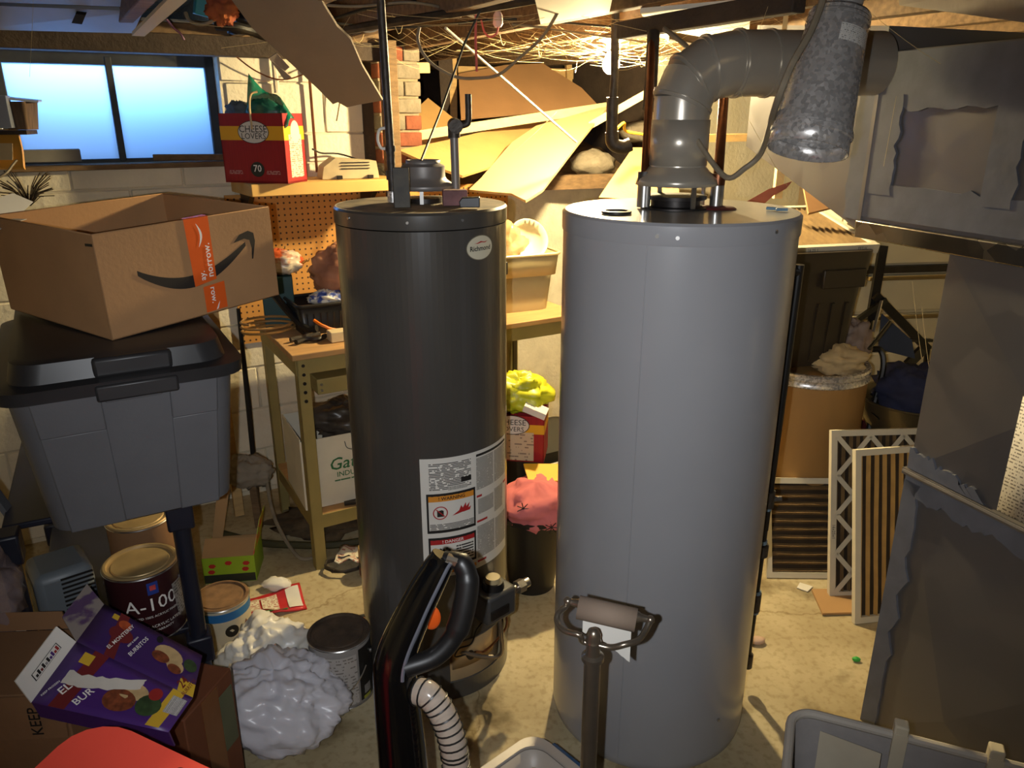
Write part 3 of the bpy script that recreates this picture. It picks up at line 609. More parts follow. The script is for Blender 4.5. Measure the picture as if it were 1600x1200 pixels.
# black vent pipe in front of the bulb
vp = thing('vent_pipe', 'black vertical pipe in front of the glowing bulb', 'pipe', (0.361, 2.879, 1.596))
MB().tube([(0.344, 2.841, 2.094), (0.354, 2.861, 1.818), (0.351, 2.861, 1.725)], 0.014, 14).build('pipe_length', 'iron_pipe', vp, w=True)
MB().tube([(0.350, 2.859, 1.752), (0.354, 2.868, 1.624)], 0.0205, 14).build('coupling', 'iron_pipe', vp, w=True)
MB().tube(curve_pts([(0.354, 2.872, 1.637), (0.361, 2.875, 1.598), (0.394, 2.875, 1.585), (0.423, 2.878, 1.594)], 5), 0.024, 14).build('elbow', 'iron_pipe', vp, w=True)
one('vent_pipe', MB().tube([(0.453, 2.674, 2.070), (0.451, 2.669, 1.997)], 0.014, 12), 'iron_pipe', 'short black pipe stub above the dark overhead beam', 'pipe')
# riser pipes of the big heater
def riser(label, pts, r, mat, fits, loc):
    t = thing('riser_pipe', label, 'pipe', loc)
    MB().tube(pts, r, 14).build('pipe_length', mat, t, w=True)
    for a, b, rr, m in fits: MB().tube([a, b], rr, 14).build('fitting', m, t, w=True)
    return t
bx, by = CB[0] - 0.085, CB[1] + 0.02
riser('copper and black riser pipe beside the flue collar nearest the bulb', [(bx, by, HB + 0.058), (0.375, 2.244, 1.902)], 0.0105, 'copper', [((bx, by, HB + 0.056), (bx + 0.001, by + 0.003, HB + 0.085), 0.0175, 'iron_pipe'), ((0.356, 2.113, 1.708), (0.361, 2.140, 1.755), 0.0185, 'iron_pipe'), ((0.359, 2.135, 1.739), (0.377, 2.243, 1.898), 0.017, 'iron_pipe')], (bx, by, HB))
bx, by = CB[0] + 0.09, CB[1] + 0.01
riser('copper riser pipe rising from the red-sealed fitting of the big heater', [(bx, by, HB + 0.058), (0.529, 2.050, 1.737), (0.553, 2.141, 1.817)], 0.0125, 'copper', [((bx, by, HB + 0.056), (bx + 0.001, by, HB + 0.082), 0.017, 'copper')], (bx, by, HB))
one('gas_line', MB().tube(curve_pts([(0.396, 2.192, 1.904), (0.422, 2.129, 1.873), (0.439, 2.065, 1.841), (0.433, 2.006, 1.794), (0.457, 1.964, 1.764), (0.461, 1.921, 1.734), (0.443, 1.907, 1.692), (0.422, 1.897, 1.664), (0.444, 1.859, 1.615), (0.485, 1.797, 1.559), (0.516, 1.763, 1.582), (0.538, 1.750, 1.606), (0.534, 1.698, 1.641), (0.512, 1.606, 1.680), (0.493, 1.516, 1.725), (0.510, 1.514, 1.780), (0.543, 1.533, 1.835), (0.565, 1.552, 1.890), (0.568, 1.563, 1.923)], 6), 0.0065, 8), 'cable_grey', 'dusty grey flexible line looping around the flue elbow', 'cable')
# T&P discharge pipe at the right of the big heater
px_, py_ = 0.726, 1.965
dp = thing('discharge_pipe', 'black drain pipe dropping down the side of the big heater', 'pipe', (px_, py_, 0.08))
MB().tube([(px_ + 0.012, py_, 1.33), (px_ + 0.004, py_, 0.62)], 0.0125, 14).build('pipe_length', 'black_plastic', dp, w=True)
MB().tube([(px_ + 0.004, py_, 0.62), (px_, py_, 0.10)], 0.011, 14).build('pipe_length', 'black_plastic', dp, w=True)
MB().tube([(px_ + 0.012, py_, 1.31), (px_ - 0.04, py_ - 0.02, 1.325)], 0.0125, 14).build('inlet', 'black_plastic', dp, w=True)
M('pipe_blue', (108, 128, 140), 0.5, var=0.1)
for z0, z1, r, m in ((0.635, 0.685, 0.02, 'iron_pipe'), (0.56, 0.62, 0.0135, 'steel_dark'), (0.475, 0.51, 0.021, 'iron_pipe'), (0.285, 0.345, 0.0185, 'iron_pipe'), (0.345, 0.353, 0.0165, 'pipe_blue'), (0.277, 0.285, 0.0165, 'pipe_blue'), (0.625, 0.635, 0.015, 'pipe_blue'), (0.515, 0.525, 0.015, 'pipe_blue'), (0.08, 0.125, 0.0175, 'iron_pipe')): MB().cyl((px_ + 0.004 * z0, py_, z0), (px_ + 0.004 * z1, py_, z1), r, n=14).build('fitting', m, dp, w=True)
MB().tube([(px_ + 0.015, py_ - 0.005, 0.66), (px_ + 0.04, py_ - 0.01, 0.665)], 0.008, 10).build('valve_lever', 'iron_pipe', dp, w=True)
# pipes of the dark heater
bx, by = CD[0] - 0.08, CD[1] + 0.03
riser('dark iron riser pipe on the dark heater below the hanging sheet', [(bx, by, HD + 0.001), (bx, by, 1.60), (bx - 0.006, by, 1.975)], 0.011, 'iron_pipe', [((bx, by, HD + 0.001), (bx, by, HD + 0.03), 0.015, 'galvanised'), ((bx, by, HD + 0.06), (bx, by, HD + 0.085), 0.015, 'iron_pipe'), ((bx, by, 1.60), (bx, by, 1.615), 0.014, 'iron_pipe')], (bx, by, HD))
one('white_hook', MB().tube(curve_pts([(bx - 0.012, by + 0.02, 1.66), (bx - 0.03, by + 0.02, 1.655), (bx - 0.036, by + 0.02, 1.63), (bx - 0.028, by + 0.02, 1.608), (bx - 0.012, by + 0.02, 1.607)], 5), 0.004, 8), 'white_plastic', 'curved white plastic strap hooked on the dark riser pipe', 'hook')
bx, by = CD[0] + 0.094, CD[1] + 0.03
gr = riser('galvanised riser pipe ending in an open elbow on the dark heater', [(bx, by, HD + 0.001), (bx - 0.002, by, 1.655)], 0.0115, 'galvanised_dull', [((bx, by, HD + 0.001), (bx, by, HD + 0.025), 0.016, 'galvanised'), ((bx - 0.002, by, 1.635), (bx - 0.002, by, 1.665), 0.0165, 'iron_pipe')], (bx, by, HD))
MB().tube([(bx - 0.002, by + 0.012, 1.668), (bx + 0.006, by - 0.03, 1.664)], 0.0185, 16, caps=True).build('elbow', 'iron_pipe', gr, w=True)
MB().tube(curve_pts([(bx, by, 1.665), (bx + 0.028, by + 0.005, 1.668), (bx + 0.037, by + 0.005, 1.682), (bx + 0.037, by + 0.005, 1.745)], 4), 0.0085, 12).build('stub', 'iron_pipe', gr, w=True)
one('hanging_cable', MB().tube([(CD[0] - 0.002, CD[1] + 0.06, 1.575), (-0.210, 2.443, 1.711), (-0.144, 2.506, 1.891), (-0.059, 2.451, 2.038)], 0.0035, 6), 'cable_black', 'thin dark cable running from the draft hood to the ceiling', 'cable')
one('hanging_cable', MB().tube(curve_pts([(-0.283, 2.578, 1.947), (-0.289, 2.576, 1.911), (-0.273, 2.583, 1.870), (-0.236, 2.592, 1.834), (-0.171, 2.603, 1.805), (-0.101, 2.602, 1.803), (-0.040, 2.584, 1.813), (0.024, 2.558, 1.860), (0.086, 2.512, 1.909), (0.126, 2.446, 1.963), (0.150, 2.389, 2.013)], 6), 0.005, 7), 'cable_grey', 'loose grey cable sagging in a big loop under the joists', 'cable')
one('white_rod', MB().tube([(-0.203, 2.577, 1.944), (0.275, 3.458, 1.585)], 0.0045, 8), 'cable_white', 'thin white plastic rod slanting down to the bright plywood', 'rod')
one('pink_string', MB().tube([(-0.107, 2.556, 2.036), (-0.111, 2.556, 1.913), (-0.109, 2.565, 1.820)], 0.004, 6), M('pink', (200, 96, 90), 0.8, var=0.2), 'pink string hanging down from the ceiling', 'string')
ls = thing('lamp_socket', 'small white and pink lamp socket under the joists', 'lamp socket', (-0.046, 2.637, 1.964))
MB().lathe([(0.01, -0.02), (0.016, -0.01), (0.014, 0.015), (0.008, 0.025)], 14, o=(-0.044, 2.639, 1.972)).build('socket_shell', M('pinkish', (226, 190, 176), 0.5), ls, w=True)
MB().tube(curve_pts([(-0.096, 2.639, 1.972), (-0.086, 2.628, 1.938), (-0.068, 2.622, 1.923), (-0.048, 2.626, 1.934), (-0.042, 2.634, 1.957)], 5), 0.003, 6).build('lead_wire', 'pink', ls, w=True)
# joist-level clutter of wires and old laths, all along the ceiling
for k, (pp, r, mt, lb) in enumerate((
    ([(-0.746, 2.835, 1.926), (-0.489, 2.686, 1.955), (-0.191, 2.536, 1.978), (0.175, 2.335, 2.009)], 0.014, 'iron_pipe', 'dark iron pipe running across under the joists'),
    ([(-0.549, 2.434, 1.990), (-0.449, 2.488, 1.993), (-0.300, 2.492, 2.004), (-0.196, 2.596, 1.999), (-0.112, 2.697, 1.985)], 0.004, 'cable_grey', 'thin tan wire stapled below the front joist'),
    ([(-0.559, 2.641, 1.976), (-0.430, 2.597, 2.003), (-0.287, 2.548, 2.014)], 0.005, 'cable_black', 'thin dark wire arching from the hanging sheet edge'),
    ([(-0.582, 2.747, 1.976), (-0.411, 2.851, 1.971), (-0.220, 2.910, 1.989), (0.000, 2.971, 2.011), (0.355, 2.962, 1.986)], 0.004, 'cable_black', 'thin dark wire strung towards the bulb'),
    ([(-0.520, 2.744, 1.968), (-0.465, 2.759, 1.950), (-0.374, 2.747, 1.976), (-0.163, 2.698, 1.989)], 0.003, 'cable_white', 'thin pale wire strung beside the iron pipe'),
    ([(0.000, 2.855, 1.983), (0.132, 2.905, 1.974), (0.343, 3.005, 1.957), (0.489, 3.053, 1.944)], 0.004, 'cable_grey', 'thin dusty wire just above the bulb'))):
    one('ceiling_wire' if r < 0.01 else 'overhead_pipe', MB().tube(curve_pts(pp, 6), r, 7), mt, lb, 'wire' if r < 0.01 else 'pipe')
# cobwebs
random.seed(11)
web = MB()
def strand(a, b, sag, r):
    a, b = V(a), V(b); web.tube([a.lerp(b, t) + V((0, 0, -sag * 4 * t * (1 - t))) for t in (0, 0.25, 0.5, 0.75, 1)], r, 3, caps=False)
for k in range(110):
    x = random.uniform(-0.6, 1.0); y = random.uniform(2.5, 3.6)
    a = V((x, y, 1.99)); b = a + V((random.uniform(-0.5, 0.5), random.uniform(-0.25, 0.25), random.uniform(-0.10, 0.0)))
    strand(a, b, random.uniform(0.0, 0.06), random.uniform(0.0003, 0.0008))
for k in range(60):
    a = V(BULB_LOC) + V((random.uniform(-0.15, 0.15), random.uniform(-0.15, 0.15), random.uniform(0.0, 0.09))); b = a + V((random.uniform(-0.45, 0.35), random.uniform(-0.4, 0.2), random.uniform(-0.06, 0.1)))
    strand(a, b, random.uniform(0, 0.03), 0.0004)
for a, b in (((0.186, 3.394, 1.706), (0.000, 3.441, 1.538)), ((0.553, 2.028, 1.737), (0.715, 2.058, 1.519)), ((0.509, 1.946, 1.805), (0.547, 1.917, 1.720)), ((0.792, 1.875, 1.906), (0.975, 1.892, 1.802)), ((0.874, 1.868, 1.733), (0.869, 1.867, 1.579)), ((1.040, 1.976, 1.284), (1.065, 1.911, 1.095)), ((1.065, 1.954, 1.221), (1.090, 1.889, 1.032)), ((0.569, 2.007, 1.677), (0.490, 1.961, 1.543)), ((0.569, 1.966, 1.862), (0.599, 1.990, 1.932)), ((-1.369, 2.442, 2.012), (-1.505, 2.582, 1.806))):
    strand(a, b, 0.004, 0.0005)
o = web.build('cobwebs', M('web', (210, 190, 140), 0.9, var=0.0)); tag(o, 'dusty cobweb strands hung between joists, bulb and pipes', 'cobwebs', kind='stuff')
# ------------------------------------------------------------------ air ducts at the right
DA = math.radians(-69)                                    # the duct face runs along this direction
DE = V((0.358, -0.934, 0)); DN = V((-0.934, -0.358, 0)); DC = V((1.03, 1.81, 0))
def DP(t, z, lift=0.0): return DC + DE * t + DN * lift + V((0, 0, z))
pl = thing('air_duct', 'dull metal furnace plenum standing on the floor with grey sealant', 'air duct', DP(0.4, 0, -0.25))
def cross_panel(name, t0, t1, z0, z1, bulge, par, mat, ct=0.5, cz=0.5):
    m = MB(); c = DP(t0 + (t1 - t0) * ct, z0 + (z1 - z0) * cz, bulge)
    m.add([DP(t0, z0), DP(t1, z0), DP(t1, z1), DP(t0, z1), c], [(0, 1, 4), (1, 2, 4), (2, 3, 4), (3, 0, 4)])
    q = [DP(t0, z0, -0.55), DP(t1, z0, -0.55), DP(t1, z1, -0.55), DP(t0, z1, -0.55)]
    m.add([DP(t0, z0), DP(t0, z1), q[3], q[0]], [(0, 1, 2, 3)]); m.add([DP(t1, z0), q[1], q[2], DP(t1, z1)], [(0, 1, 2, 3)])
    m.add([DP(t0, z1), DP(t1, z1), q[2], q[3]], [(0, 1, 2, 3)]); m.add([DP(t0, z0), q[0], q[1], DP(t1, z0)], [(0, 1, 2, 3)]); m.add(q, [(3, 2, 1, 0)])
    return m.build(name, mat, par, w=True, sharp=2)
cross_panel('lower_panel', 0.0, 0.75, 0.0, 0.815, 0.018, pl, 'plenum_metal', 0.33, 0.28)
cross_panel('upper_panel', 0.0, 0.75, 0.83, 1.385, 0.018, pl, 'plenum_metal', 0.40, 0.45)
MB().box(DP(0.375, 0.8225, -0.27), (0.77, 0.57, 0.016), (0, 0, DA)).build('flange', 'galvanised_dull', pl, w=True)
MB().tube([DP(-0.006, 0.8225, 0.012), DP(0.75, 0.8225, 0.012)], 0.007, 8).build('drive_cleat', 'galvanised_dull', pl, w=True)
def ragged(pts_a, pts_b, n, amp, seed, lift, name, par):
    """ragged band of sealant between two (t,z) edges; the second edge is uneven"""
    random.seed(seed); m = MB()
    A = [V((pts_a[0][0] + (pts_a[1][0] - pts_a[0][0]) * i / n, pts_a[0][1] + (pts_a[1][1] - pts_a[0][1]) * i / n, 0)) for i in range(n + 1)]
    B = [V((pts_b[0][0] + (pts_b[1][0] - pts_b[0][0]) * i / n, pts_b[0][1] + (pts_b[1][1] - pts_b[0][1]) * i / n, 0)) + V((random.uniform(-amp, amp) * 0.3, amp * noise.noise(V((i * 0.55, seed, 0))) * 1.6 + random.uniform(-amp, amp) * 0.35, 0)) for i in range(n + 1)]
    for i in range(n):
        m.add([DP(p.x, p.y, lift) for p in (A[i], A[i + 1], B[i + 1], B[i])] + [DP(p.x, p.y, -0.004) for p in (A[i], A[i + 1], B[i + 1], B[i])], [(0, 1, 2, 3), (2, 6, 7, 3), (0, 4, 5, 1)])
    return m.build(name, 'mastic', par, w=True)
def vragged(t0, t1, z0, z1, amp, seed, lift, par, n=26):
    random.seed(seed); m = MB()
    zs_ = [z0 + (z1 - z0) * i / n for i in range(n + 1)]; tb = [t1 + amp * noise.noise(V((i * 0.5, seed, 0))) * 1.6 + random.uniform(-amp, amp) * 0.35 for i in range(n + 1)]
    for i in range(n): m.add([DP(t0, zs_[i], lift), DP(tb[i], zs_[i], lift), DP(tb[i + 1], zs_[i + 1], lift), DP(t0, zs_[i + 1], lift)] + [DP(tb[i], zs_[i], -0.004), DP(tb[i + 1], zs_[i + 1], -0.004)], [(0, 1, 2, 3), (1, 4, 5, 2)])
    return m.build('sealant_band', 'mastic', par, w=True)
ragged([(0.0, 0.833), (0.22, 0.833)], [(0.0, 0.888), (0.19, 0.855)], 24, 0.012, 3, 0.010, 'sealant_band', pl)
ragged([(0.0, 0.812), (0.6, 0.812)], [(0.0, 0.765), (0.6, 0.755)], 40, 0.014, 5, 0.010, 'sealant_band', pl)
vragged(-0.001, 0.05, 0.02, 0.80, 0.012, 7, 0.010, pl)
# paper sheet of wiring instructions on the plenum
pp_ = quad_fn(DP(0.262, 0.845, 0.024), DP(0.42, 0.845, 0.024), DP(0.42, 1.12, 0.024), DP(0.262, 1.12, 0.024), 0.0)
fineprint('print_sheet', 34, cols=30, lo=0.5, fill=0.4, ink=(120, 116, 112), paper=(226, 222, 216))
ps_ = one('instruction_sheet', MB().grid(lambda u, v: pp_(u, v), 1, 1), 'print_sheet', 'white printed sheet taped to the metal plenum side', 'paper', solid=0.001)
# trunk over the plenum
tk = thing('air_duct', 'big horizontal metal trunk duct smeared with grey sealant', 'air duct', DP(0.2, 1.39, -0.25))
m = MB(); T0, T1, ZB, ZT = -0.285, 0.75, 1.405, 1.842
m.hexa([DP(T0, ZB), DP(T1, ZB), DP(T1, ZB, -0.55), DP(T0, ZB, -0.55)], [DP(T0, ZT), DP(T1, ZT), DP(T1, ZT, -0.55), DP(T0, ZT, -0.55)]); m.build('trunk_body', 'plenum_metal', tk, w=True)
MB().hexa([DP(T0, ZB - 0.02, 0.016), DP(T1, ZB - 0.02, 0.016), DP(T1, ZB - 0.02, -0.55), DP(T0, ZB - 0.02, -0.55)], [DP(T0, ZB + 0.025, 0.02), DP(T1, ZB + 0.025, 0.02), DP(T1, ZB + 0.025, -0.5), DP(T0, ZB + 0.025, -0.5)]).build('bottom_flange', galv('galv_flange', (128, 122, 114), 0.25, 0.9, 18, 0.25), tk, w=True, bevel=0.004)
# transition piece going on behind: bottom edge rises
MB().hexa([DP(-0.285, 1.40), DP(-0.285, 1.40, -0.55), DP(-0.80, 1.60, -0.40), DP(-0.80, 1.60)], [DP(-0.285, 1.90), DP(-0.285, 1.90, -0.55), DP(-0.80, 1.95, -0.40), DP(-0.80, 1.95)]).build('transition', 'galvanised_dull', tk, w=True)
MB().bar(DP(-0.285, 1.40, 0.004), DP(-0.285, 1.86, 0.004), 0.012, 0.008, up=DN).build('standing_seam', 'galvanised_dull', tk, w=True)
ragged([(-0.28, 1.44), (0.75, 1.44)], [(-0.28, 1.525), (0.75, 1.52)], 40, 0.008, 12, 0.006, 'sealant_band', tk)
ragged([(-0.28, 1.838), (0.75, 1.838)], [(-0.28, 1.70), (0.75, 1.735)], 40, 0.01, 14, 0.006, 'sealant_band', tk)
vragged(-0.28, -0.20, 1.50, 1.74, 0.012, 15, 0.007, tk, 14)
vragged(-0.285, -0.345, 1.43, 1.86, 0.012, 16, 0.006, tk, 16)
vragged(0.055, 0.13, 1.50, 1.745, 0.008, 17, 0.007, tk, 14)
# round duct pipe hanging in front
A_, B_ = V((0.564, 1.535, 1.627)), V((0.619, 1.600, 1.872)); ax = (B_ - A_).normalized()
rp = thing('duct_pipe', 'round spangled metal duct pipe with a paper label hanging open-ended', 'duct pipe', A_)
def rr(t): return 0.074 + (0.053 - 0.074) * t
LN = (B_ - A_).length
MB().tube([A_ + ax * LN * t for t in (0, 0.10, 0.11, 0.14, 0.15, 0.5, 0.9, 1.0)], [rr(0), rr(0.1), rr(0.1) + 0.003, rr(0.1) + 0.003, rr(0.12), rr(0.5), rr(0.9), rr(1)], 48, caps=False).build('pipe_body', 'galvanised', rp, w=True, solid=0.002)
for t in (0.135, 0.90, 0.93, 0.96): MB().tube([A_ + ax * LN * t, A_ + ax * (LN * t + 0.006)], rr(t) + 0.003, 48, caps=False).build('bead', 'galvanised', rp, w=True)
MB().tube([B_ - ax * 0.005, B_ + ax * 0.09], 0.036, 24).build('upper_stub', M('stub_white', (200, 196, 190), 0.5, metal=0.4, var=0.2, scale=40), rp, w=True)
sx = V((1, 0, 0)); sx = (sx - ax * sx.dot(ax)).normalized(); sy = ax.cross(sx)
def on_pipe(a, t, lift=0.001): return A_ + ax * LN * t + (sx * math.cos(a) + sy * math.sin(a)) * (rr(t) + lift)
q0 = [math.atan2(sy.dot(V((0, -1, 0))), sx.dot(V((0, -1, 0))))][0]
fineprint('pipe_label_print', 9, cols=34, lo=0.55, fill=0.4, paper=(206, 202, 194), ink=(96, 92, 88))
sgn = 1 if (sx * math.cos(q0 + 0.3) + sy * math.sin(q0 + 0.3)).x > (sx * math.cos(q0) + sy * math.sin(q0)).x else -1
MB().grid(lambda u, v: on_pipe(q0 + sgn * (-0.25 + 1.2 * u), 0.73 + 0.12 * v, 0.0012), 14, 1).build('paper_label', 'pipe_label_print', rp, w=True, label='white printed paper label')
# a board and another duct closing the ceiling over the trunk
plate('overhead_board', [(0.881, 1.936, 1.928), (0.921, 1.482, 1.842), (0.908, 1.452, 1.906), (0.849, 1.898, 1.972)], 0.012, 'grey_board', 'grey fibreboard under the joists above the trunk duct', 'board')
one('wood_scrap', MB().bar((0.714, 2.209, 1.953), (0.707, 2.189, 1.893), 0.012, 0.012), 'pine', 'small pale wood strip hanging above the flue run', 'wood strip')
# ------------------------------------------------------------------ crawl space: pier, lumber, loose sheets
pier = struct('wall_pier', MB().box((0.825, 0.30, 1.68), (0.20, 0.2, 0.64)), M('mortar_dark', (146, 130, 104), 0.95, var=0.2, scale=20, bump=0.3)); pier.location = W0; pier.rotation_euler = (0, 0, A30)
random.seed(6); bk = {}
for r in range(8):
    z = 1.40 + r * 0.076
    for a, b in (((0.72, 0.845), (0.85, 0.93)) if r % 2 else ((0.72, 0.795), (0.80, 0.93))):
        k = (round(b - a, 3), random.random() < 0.62)
        if k not in bk: o = bk[k] = MB().box((0, 0, 0), (k[0], 0.10, 0.064)).build('brick', 'brick_red' if k[1] else 'brick_grey', pier, bevel=0.004, seg=1)
        else: o = bk[k].copy(); COL.objects.link(o); o.parent = pier
        o.location = ((a + b) / 2, 0.23 + random.uniform(-0.004, 0.004), z + 0.032)
one('timber_post', MB().box((0, 0, 1.0), (0.05, 0.09, 1.98)), 'wood_old', 'old brown timber post at the end of the painted block wall', 'post', bevel=0.004)
bpy.data.objects['timber_post'].location = WP(0.66, -0.10, 0.01); bpy.data.objects['timber_post'].rotation_euler = (0, 0, A30)
one('lumber_strip', MB().bar((-0.705, 4.047, 1.909), (-0.427, 4.264, 1.924), 0.02, 0.05), 'pine', 'short pale board nailed across the brick pier', 'lumber', 'lumber strips in the crawl space')
one('lumber_strip', MB().bar((-0.607, 3.901, 1.580), (0.553, 4.360, 1.743), 0.02, 0.045), 'pine', 'long thin pale strip lying across the plywood sheets', 'lumber', 'lumber strips in the crawl space')
one('lumber_strip', MB().bar((0.391, 4.061, 1.646), (0.661, 4.008, 1.797), 0.02, 0.035), 'pine', 'short bright strip poking up behind the black vent pipe', 'lumber', 'lumber strips in the crawl space')
one('lumber_strip', MB().bar((-0.325, 4.958, 1.941), (0.387, 5.276, 1.942), 0.02, 0.06), 'wood_raw', 'tan board behind the propped brown sheet', 'lumber', 'lumber strips in the crawl space')
one('crawlspace_post', MB().bar((-0.371, 4.776, 1.570), (-0.388, 4.772, 2.013), 0.08, 0.08), 'wood_dark', 'round-topped dark post in the crawl space', 'post')
one('crawlspace_post', MB().bar((-0.337, 4.724, 1.571), (-0.337, 4.769, 2.006), 0.04, 0.03), 'wood_raw', 'slim tan stud beside the dark crawl space post', 'post')
one('crawlspace_post', MB().bar((0.367, 5.204, 1.734), (0.355, 5.244, 2.000), 0.035, 0.035), 'wood_raw', 'slim tan stud near the bulb in the crawl space', 'post')
plate('plywood_sheet', [(-0.6270, 4.1260, 1.5960), (-0.4660, 4.5210, 1.7750), (-0.2940, 4.4430, 1.6480), (-0.3360, 4.2260, 1.5290), (-0.5270, 4.1470, 1.5640)], 0.012, 'plywood', 'small brown plywood piece leaning beside the brick pier', 'plywood', 'loose sheets in the crawl space')
plate('plywood_sheet', [(-0.3110, 4.7940, 1.9120), (-0.0380, 4.9430, 1.9680), (0.1850, 5.0190, 1.9800), (0.4110, 4.8950, 1.8390), (0.5060, 4.7870, 1.7370), (0.1090, 4.6320, 1.7020), (-0.2820, 4.4810, 1.6680)], 0.012, 'cardboard', 'brown fibreboard sheet propped against the crawl space studs', 'fibreboard', 'loose sheets in the crawl space')
plate('plywood_sheet', [(-0.5190, 3.6560, 1.5340), (-0.3110, 3.9140, 1.5710), (0.2100, 4.6050, 1.6810), (0.2750, 4.6030, 1.6610), (-0.0850, 3.7980, 1.4580), (-0.2260, 3.6020, 1.4250), (-0.3480, 3.6080, 1.4640)], 0.012, 'plywood', 'wide tan plywood sheet lying under the long strip', 'plywood', 'loose sheets in the crawl space')
plate('plywood_sheet', [(-0.1940, 3.5800, 1.3650), (-0.1420, 3.6680, 1.4090), (0.0000, 3.9760, 1.5570), (0.1240, 4.1170, 1.6330), (0.4460, 4.2150, 1.7190), (0.4950, 4.2130, 1.7260), (0.3230, 3.8740, 1.5600), (0.1360, 3.4870, 1.3730), (0.0610, 3.4170, 1.3340), (0.0000, 3.4930, 1.3560)], 0.012, M('ply_pale', (206, 176, 124), 0.75, var=0.06, scale=3), 'brightly lit pale plywood sheet hanging out beside the bulb', 'plywood', 'loose sheets in the crawl space')
plate('plywood_sheet', [(0.3750, 3.4200, 1.3470), (0.5750, 3.8410, 1.5380), (0.7090, 3.8690, 1.5370), (0.7470, 3.5470, 1.3680), (0.7330, 3.4620, 1.3260)], 0.012, 'plywood', 'yellowish plywood triangle behind the big heater pipes', 'plywood', 'loose sheets in the crawl space')
one('wood_rail', MB().bar((0.136, 4.018, 1.370), (0.978, 4.336, 1.371), 0.05, 0.07), 'wood_old', 'brown rail along the low wall between the two heaters', 'rail')
one('stone_rubble', crumple((0.426, 4.259, 1.453), (0.12, 0.1, 0.07), 21, 0.2, 18, 12), 'brick_grey', 'grey rubble stone on the dirt left of the vent pipe', 'stone')
one('stone_rubble', crumple((0.715, 4.526, 1.610), (0.13, 0.1, 0.06), 22, 0.2, 18, 12), 'brick_grey', 'grey rubble stone on the dirt behind the riser pipe', 'stone')
one('dark_shelf_sheet', MB().bar((0.782, 3.463, 1.600), (1.131, 3.570, 1.603), 0.12, 0.03), 'wood_raw', 'horizontal tan board behind the flue and copper riser', 'board')
one('stud', MB().bar((1.033, 3.080, 1.716), (1.033, 3.071, 1.387), 0.03, 0.03, up=(0, 1, 0)), 'pine', 'pale vertical stud behind the hanging duct pipe', 'stud')
plate('pale_panel', [(1.006, 3.403, 1.731), (1.105, 3.403, 1.731), (1.078, 3.346, 1.568), (1.044, 3.348, 1.573)], 0.01, 'grey_board', 'grey panel scrap under the horizontal flue run', 'panel')
one('insulation_hose', MB().tube(curve_pts([(0.426, 3.368, 1.631), (0.473, 3.432, 1.663), (0.489, 3.473, 1.629), (0.571, 3.521, 1.615)], 6), 0.006, 8), 'ink_yellow', 'thin yellowish tube looping behind the vent pipe', 'tube')
# pink sheet and cardboard pieces behind the big heater
plate('pink_sheet', [(0.714, 2.402, 1.442), (0.799, 2.466, 1.474), (0.891, 2.526, 1.493), (0.872, 2.518, 1.471), (0.815, 2.460, 1.455), (0.762, 2.398, 1.430)], 0.002, M('pink_paper', (220, 128, 100), 0.7), 'pink paper strip curling up behind the big heater', 'paper')
plate('beige_board', [(1.091, 2.989, 1.456), (1.139, 2.988, 1.452), (1.269, 2.911, 1.384), (1.076, 2.846, 1.350)], 0.01, 'cardboard', 'beige cardboard piece lying behind the top filter', 'cardboard')
# ------------------------------------------------------------------ shelf over the bench
ws = thing('wall_shelf', 'yellow-edged wooden shelf over the pegboard', 'shelf', WP(0.3, -0.15, 1.39))
MB().hexa([WP(-0.02, 0, 1.393), WP(0.0, -0.29, 1.393), WP(0.62, -0.29, 1.393), WP(0.62, 0, 1.393)], [WP(-0.02, 0, 1.441), WP(0.0, -0.29, 1.441), WP(0.62, -0.29, 1.441), WP(0.62, 0, 1.441)]).build('shelf_board', M('rail_yellow', (206, 164, 92), 0.65, var=0.1, scale=5), ws, w=True, bevel=0.003)
for s in (0.03, 0.55): MB().poly([WP(s, -0.005, 1.392), WP(s, -0.20, 1.392), WP(s, -0.005, 1.25)], 0.02).build('bracket', 'steel_dark', ws, w=True)
dots('peg_dots', (186, 132, 62), (60, 38, 18), 0.0254, 0.17)
pg = thing('pegboard', 'tan pegboard with rows of holes behind the bench', 'pegboard', WP(0.3, -0.012, 0.74), 30)
MB().box((0.32, 0.0, 0.32), (1.35, 0.008, 0.64)).build('peg_panel', 'peg_dots', pg)
for x, z in ((0.02, 0.40), (0.12, 0.34), (0.20, 0.22), (0.42, 0.40), (0.46, 0.30)): MB().tube(curve_pts([(x - 0.16, -0.004, z), (x - 0.16, -0.04, z + 0.006), (x - 0.16, -0.06, z + 0.02)], 4), 0.003, 6).build('peg_hook', 'steel_bright', pg)
# red gift box with teal plastic, on the shelf
M('red_card', (150, 26, 32), 0.45, var=0.12, scale=30, stretch=(6, 6, 0.3)); M('band_yellow', (228, 170, 30), 0.5, var=0.03)
def cheese(label, loc, rz, L, Wd, H, strip_v=(0.62, 0.82)):
    t = thing('gift_box', label, 'gift box', loc, rz, 'printed gift cartons'); T = 0.004; m = MB()
    m.box((L / 2, Wd / 2, 0.004), (L, Wd, 0.006)); 
    m.box((L / 2, T / 2, H / 2), (L, T, H)); m.box((L / 2, Wd - T / 2, H / 2), (L, T, H)); m.box((T / 2, Wd / 2, H / 2), (T, Wd, H)); m.box((L - T / 2, Wd / 2, H / 2), (T, Wd, H))
    m.build('carton', 'red_card', t)
    ff = lambda u, v, l=0.0006: V((u * L, -l, v * H)); fs = lambda u, v, l=0.0006: V((L + l, u * Wd, v * H))
    for nm, f in (('front_band', ff), ('side_band', fs)): MB().grid(lambda u, v: f(u, strip_v[0] + (strip_v[1] - strip_v[0]) * v), 1, 1).build(nm, 'band_yellow', t)
    return t, ff, fs
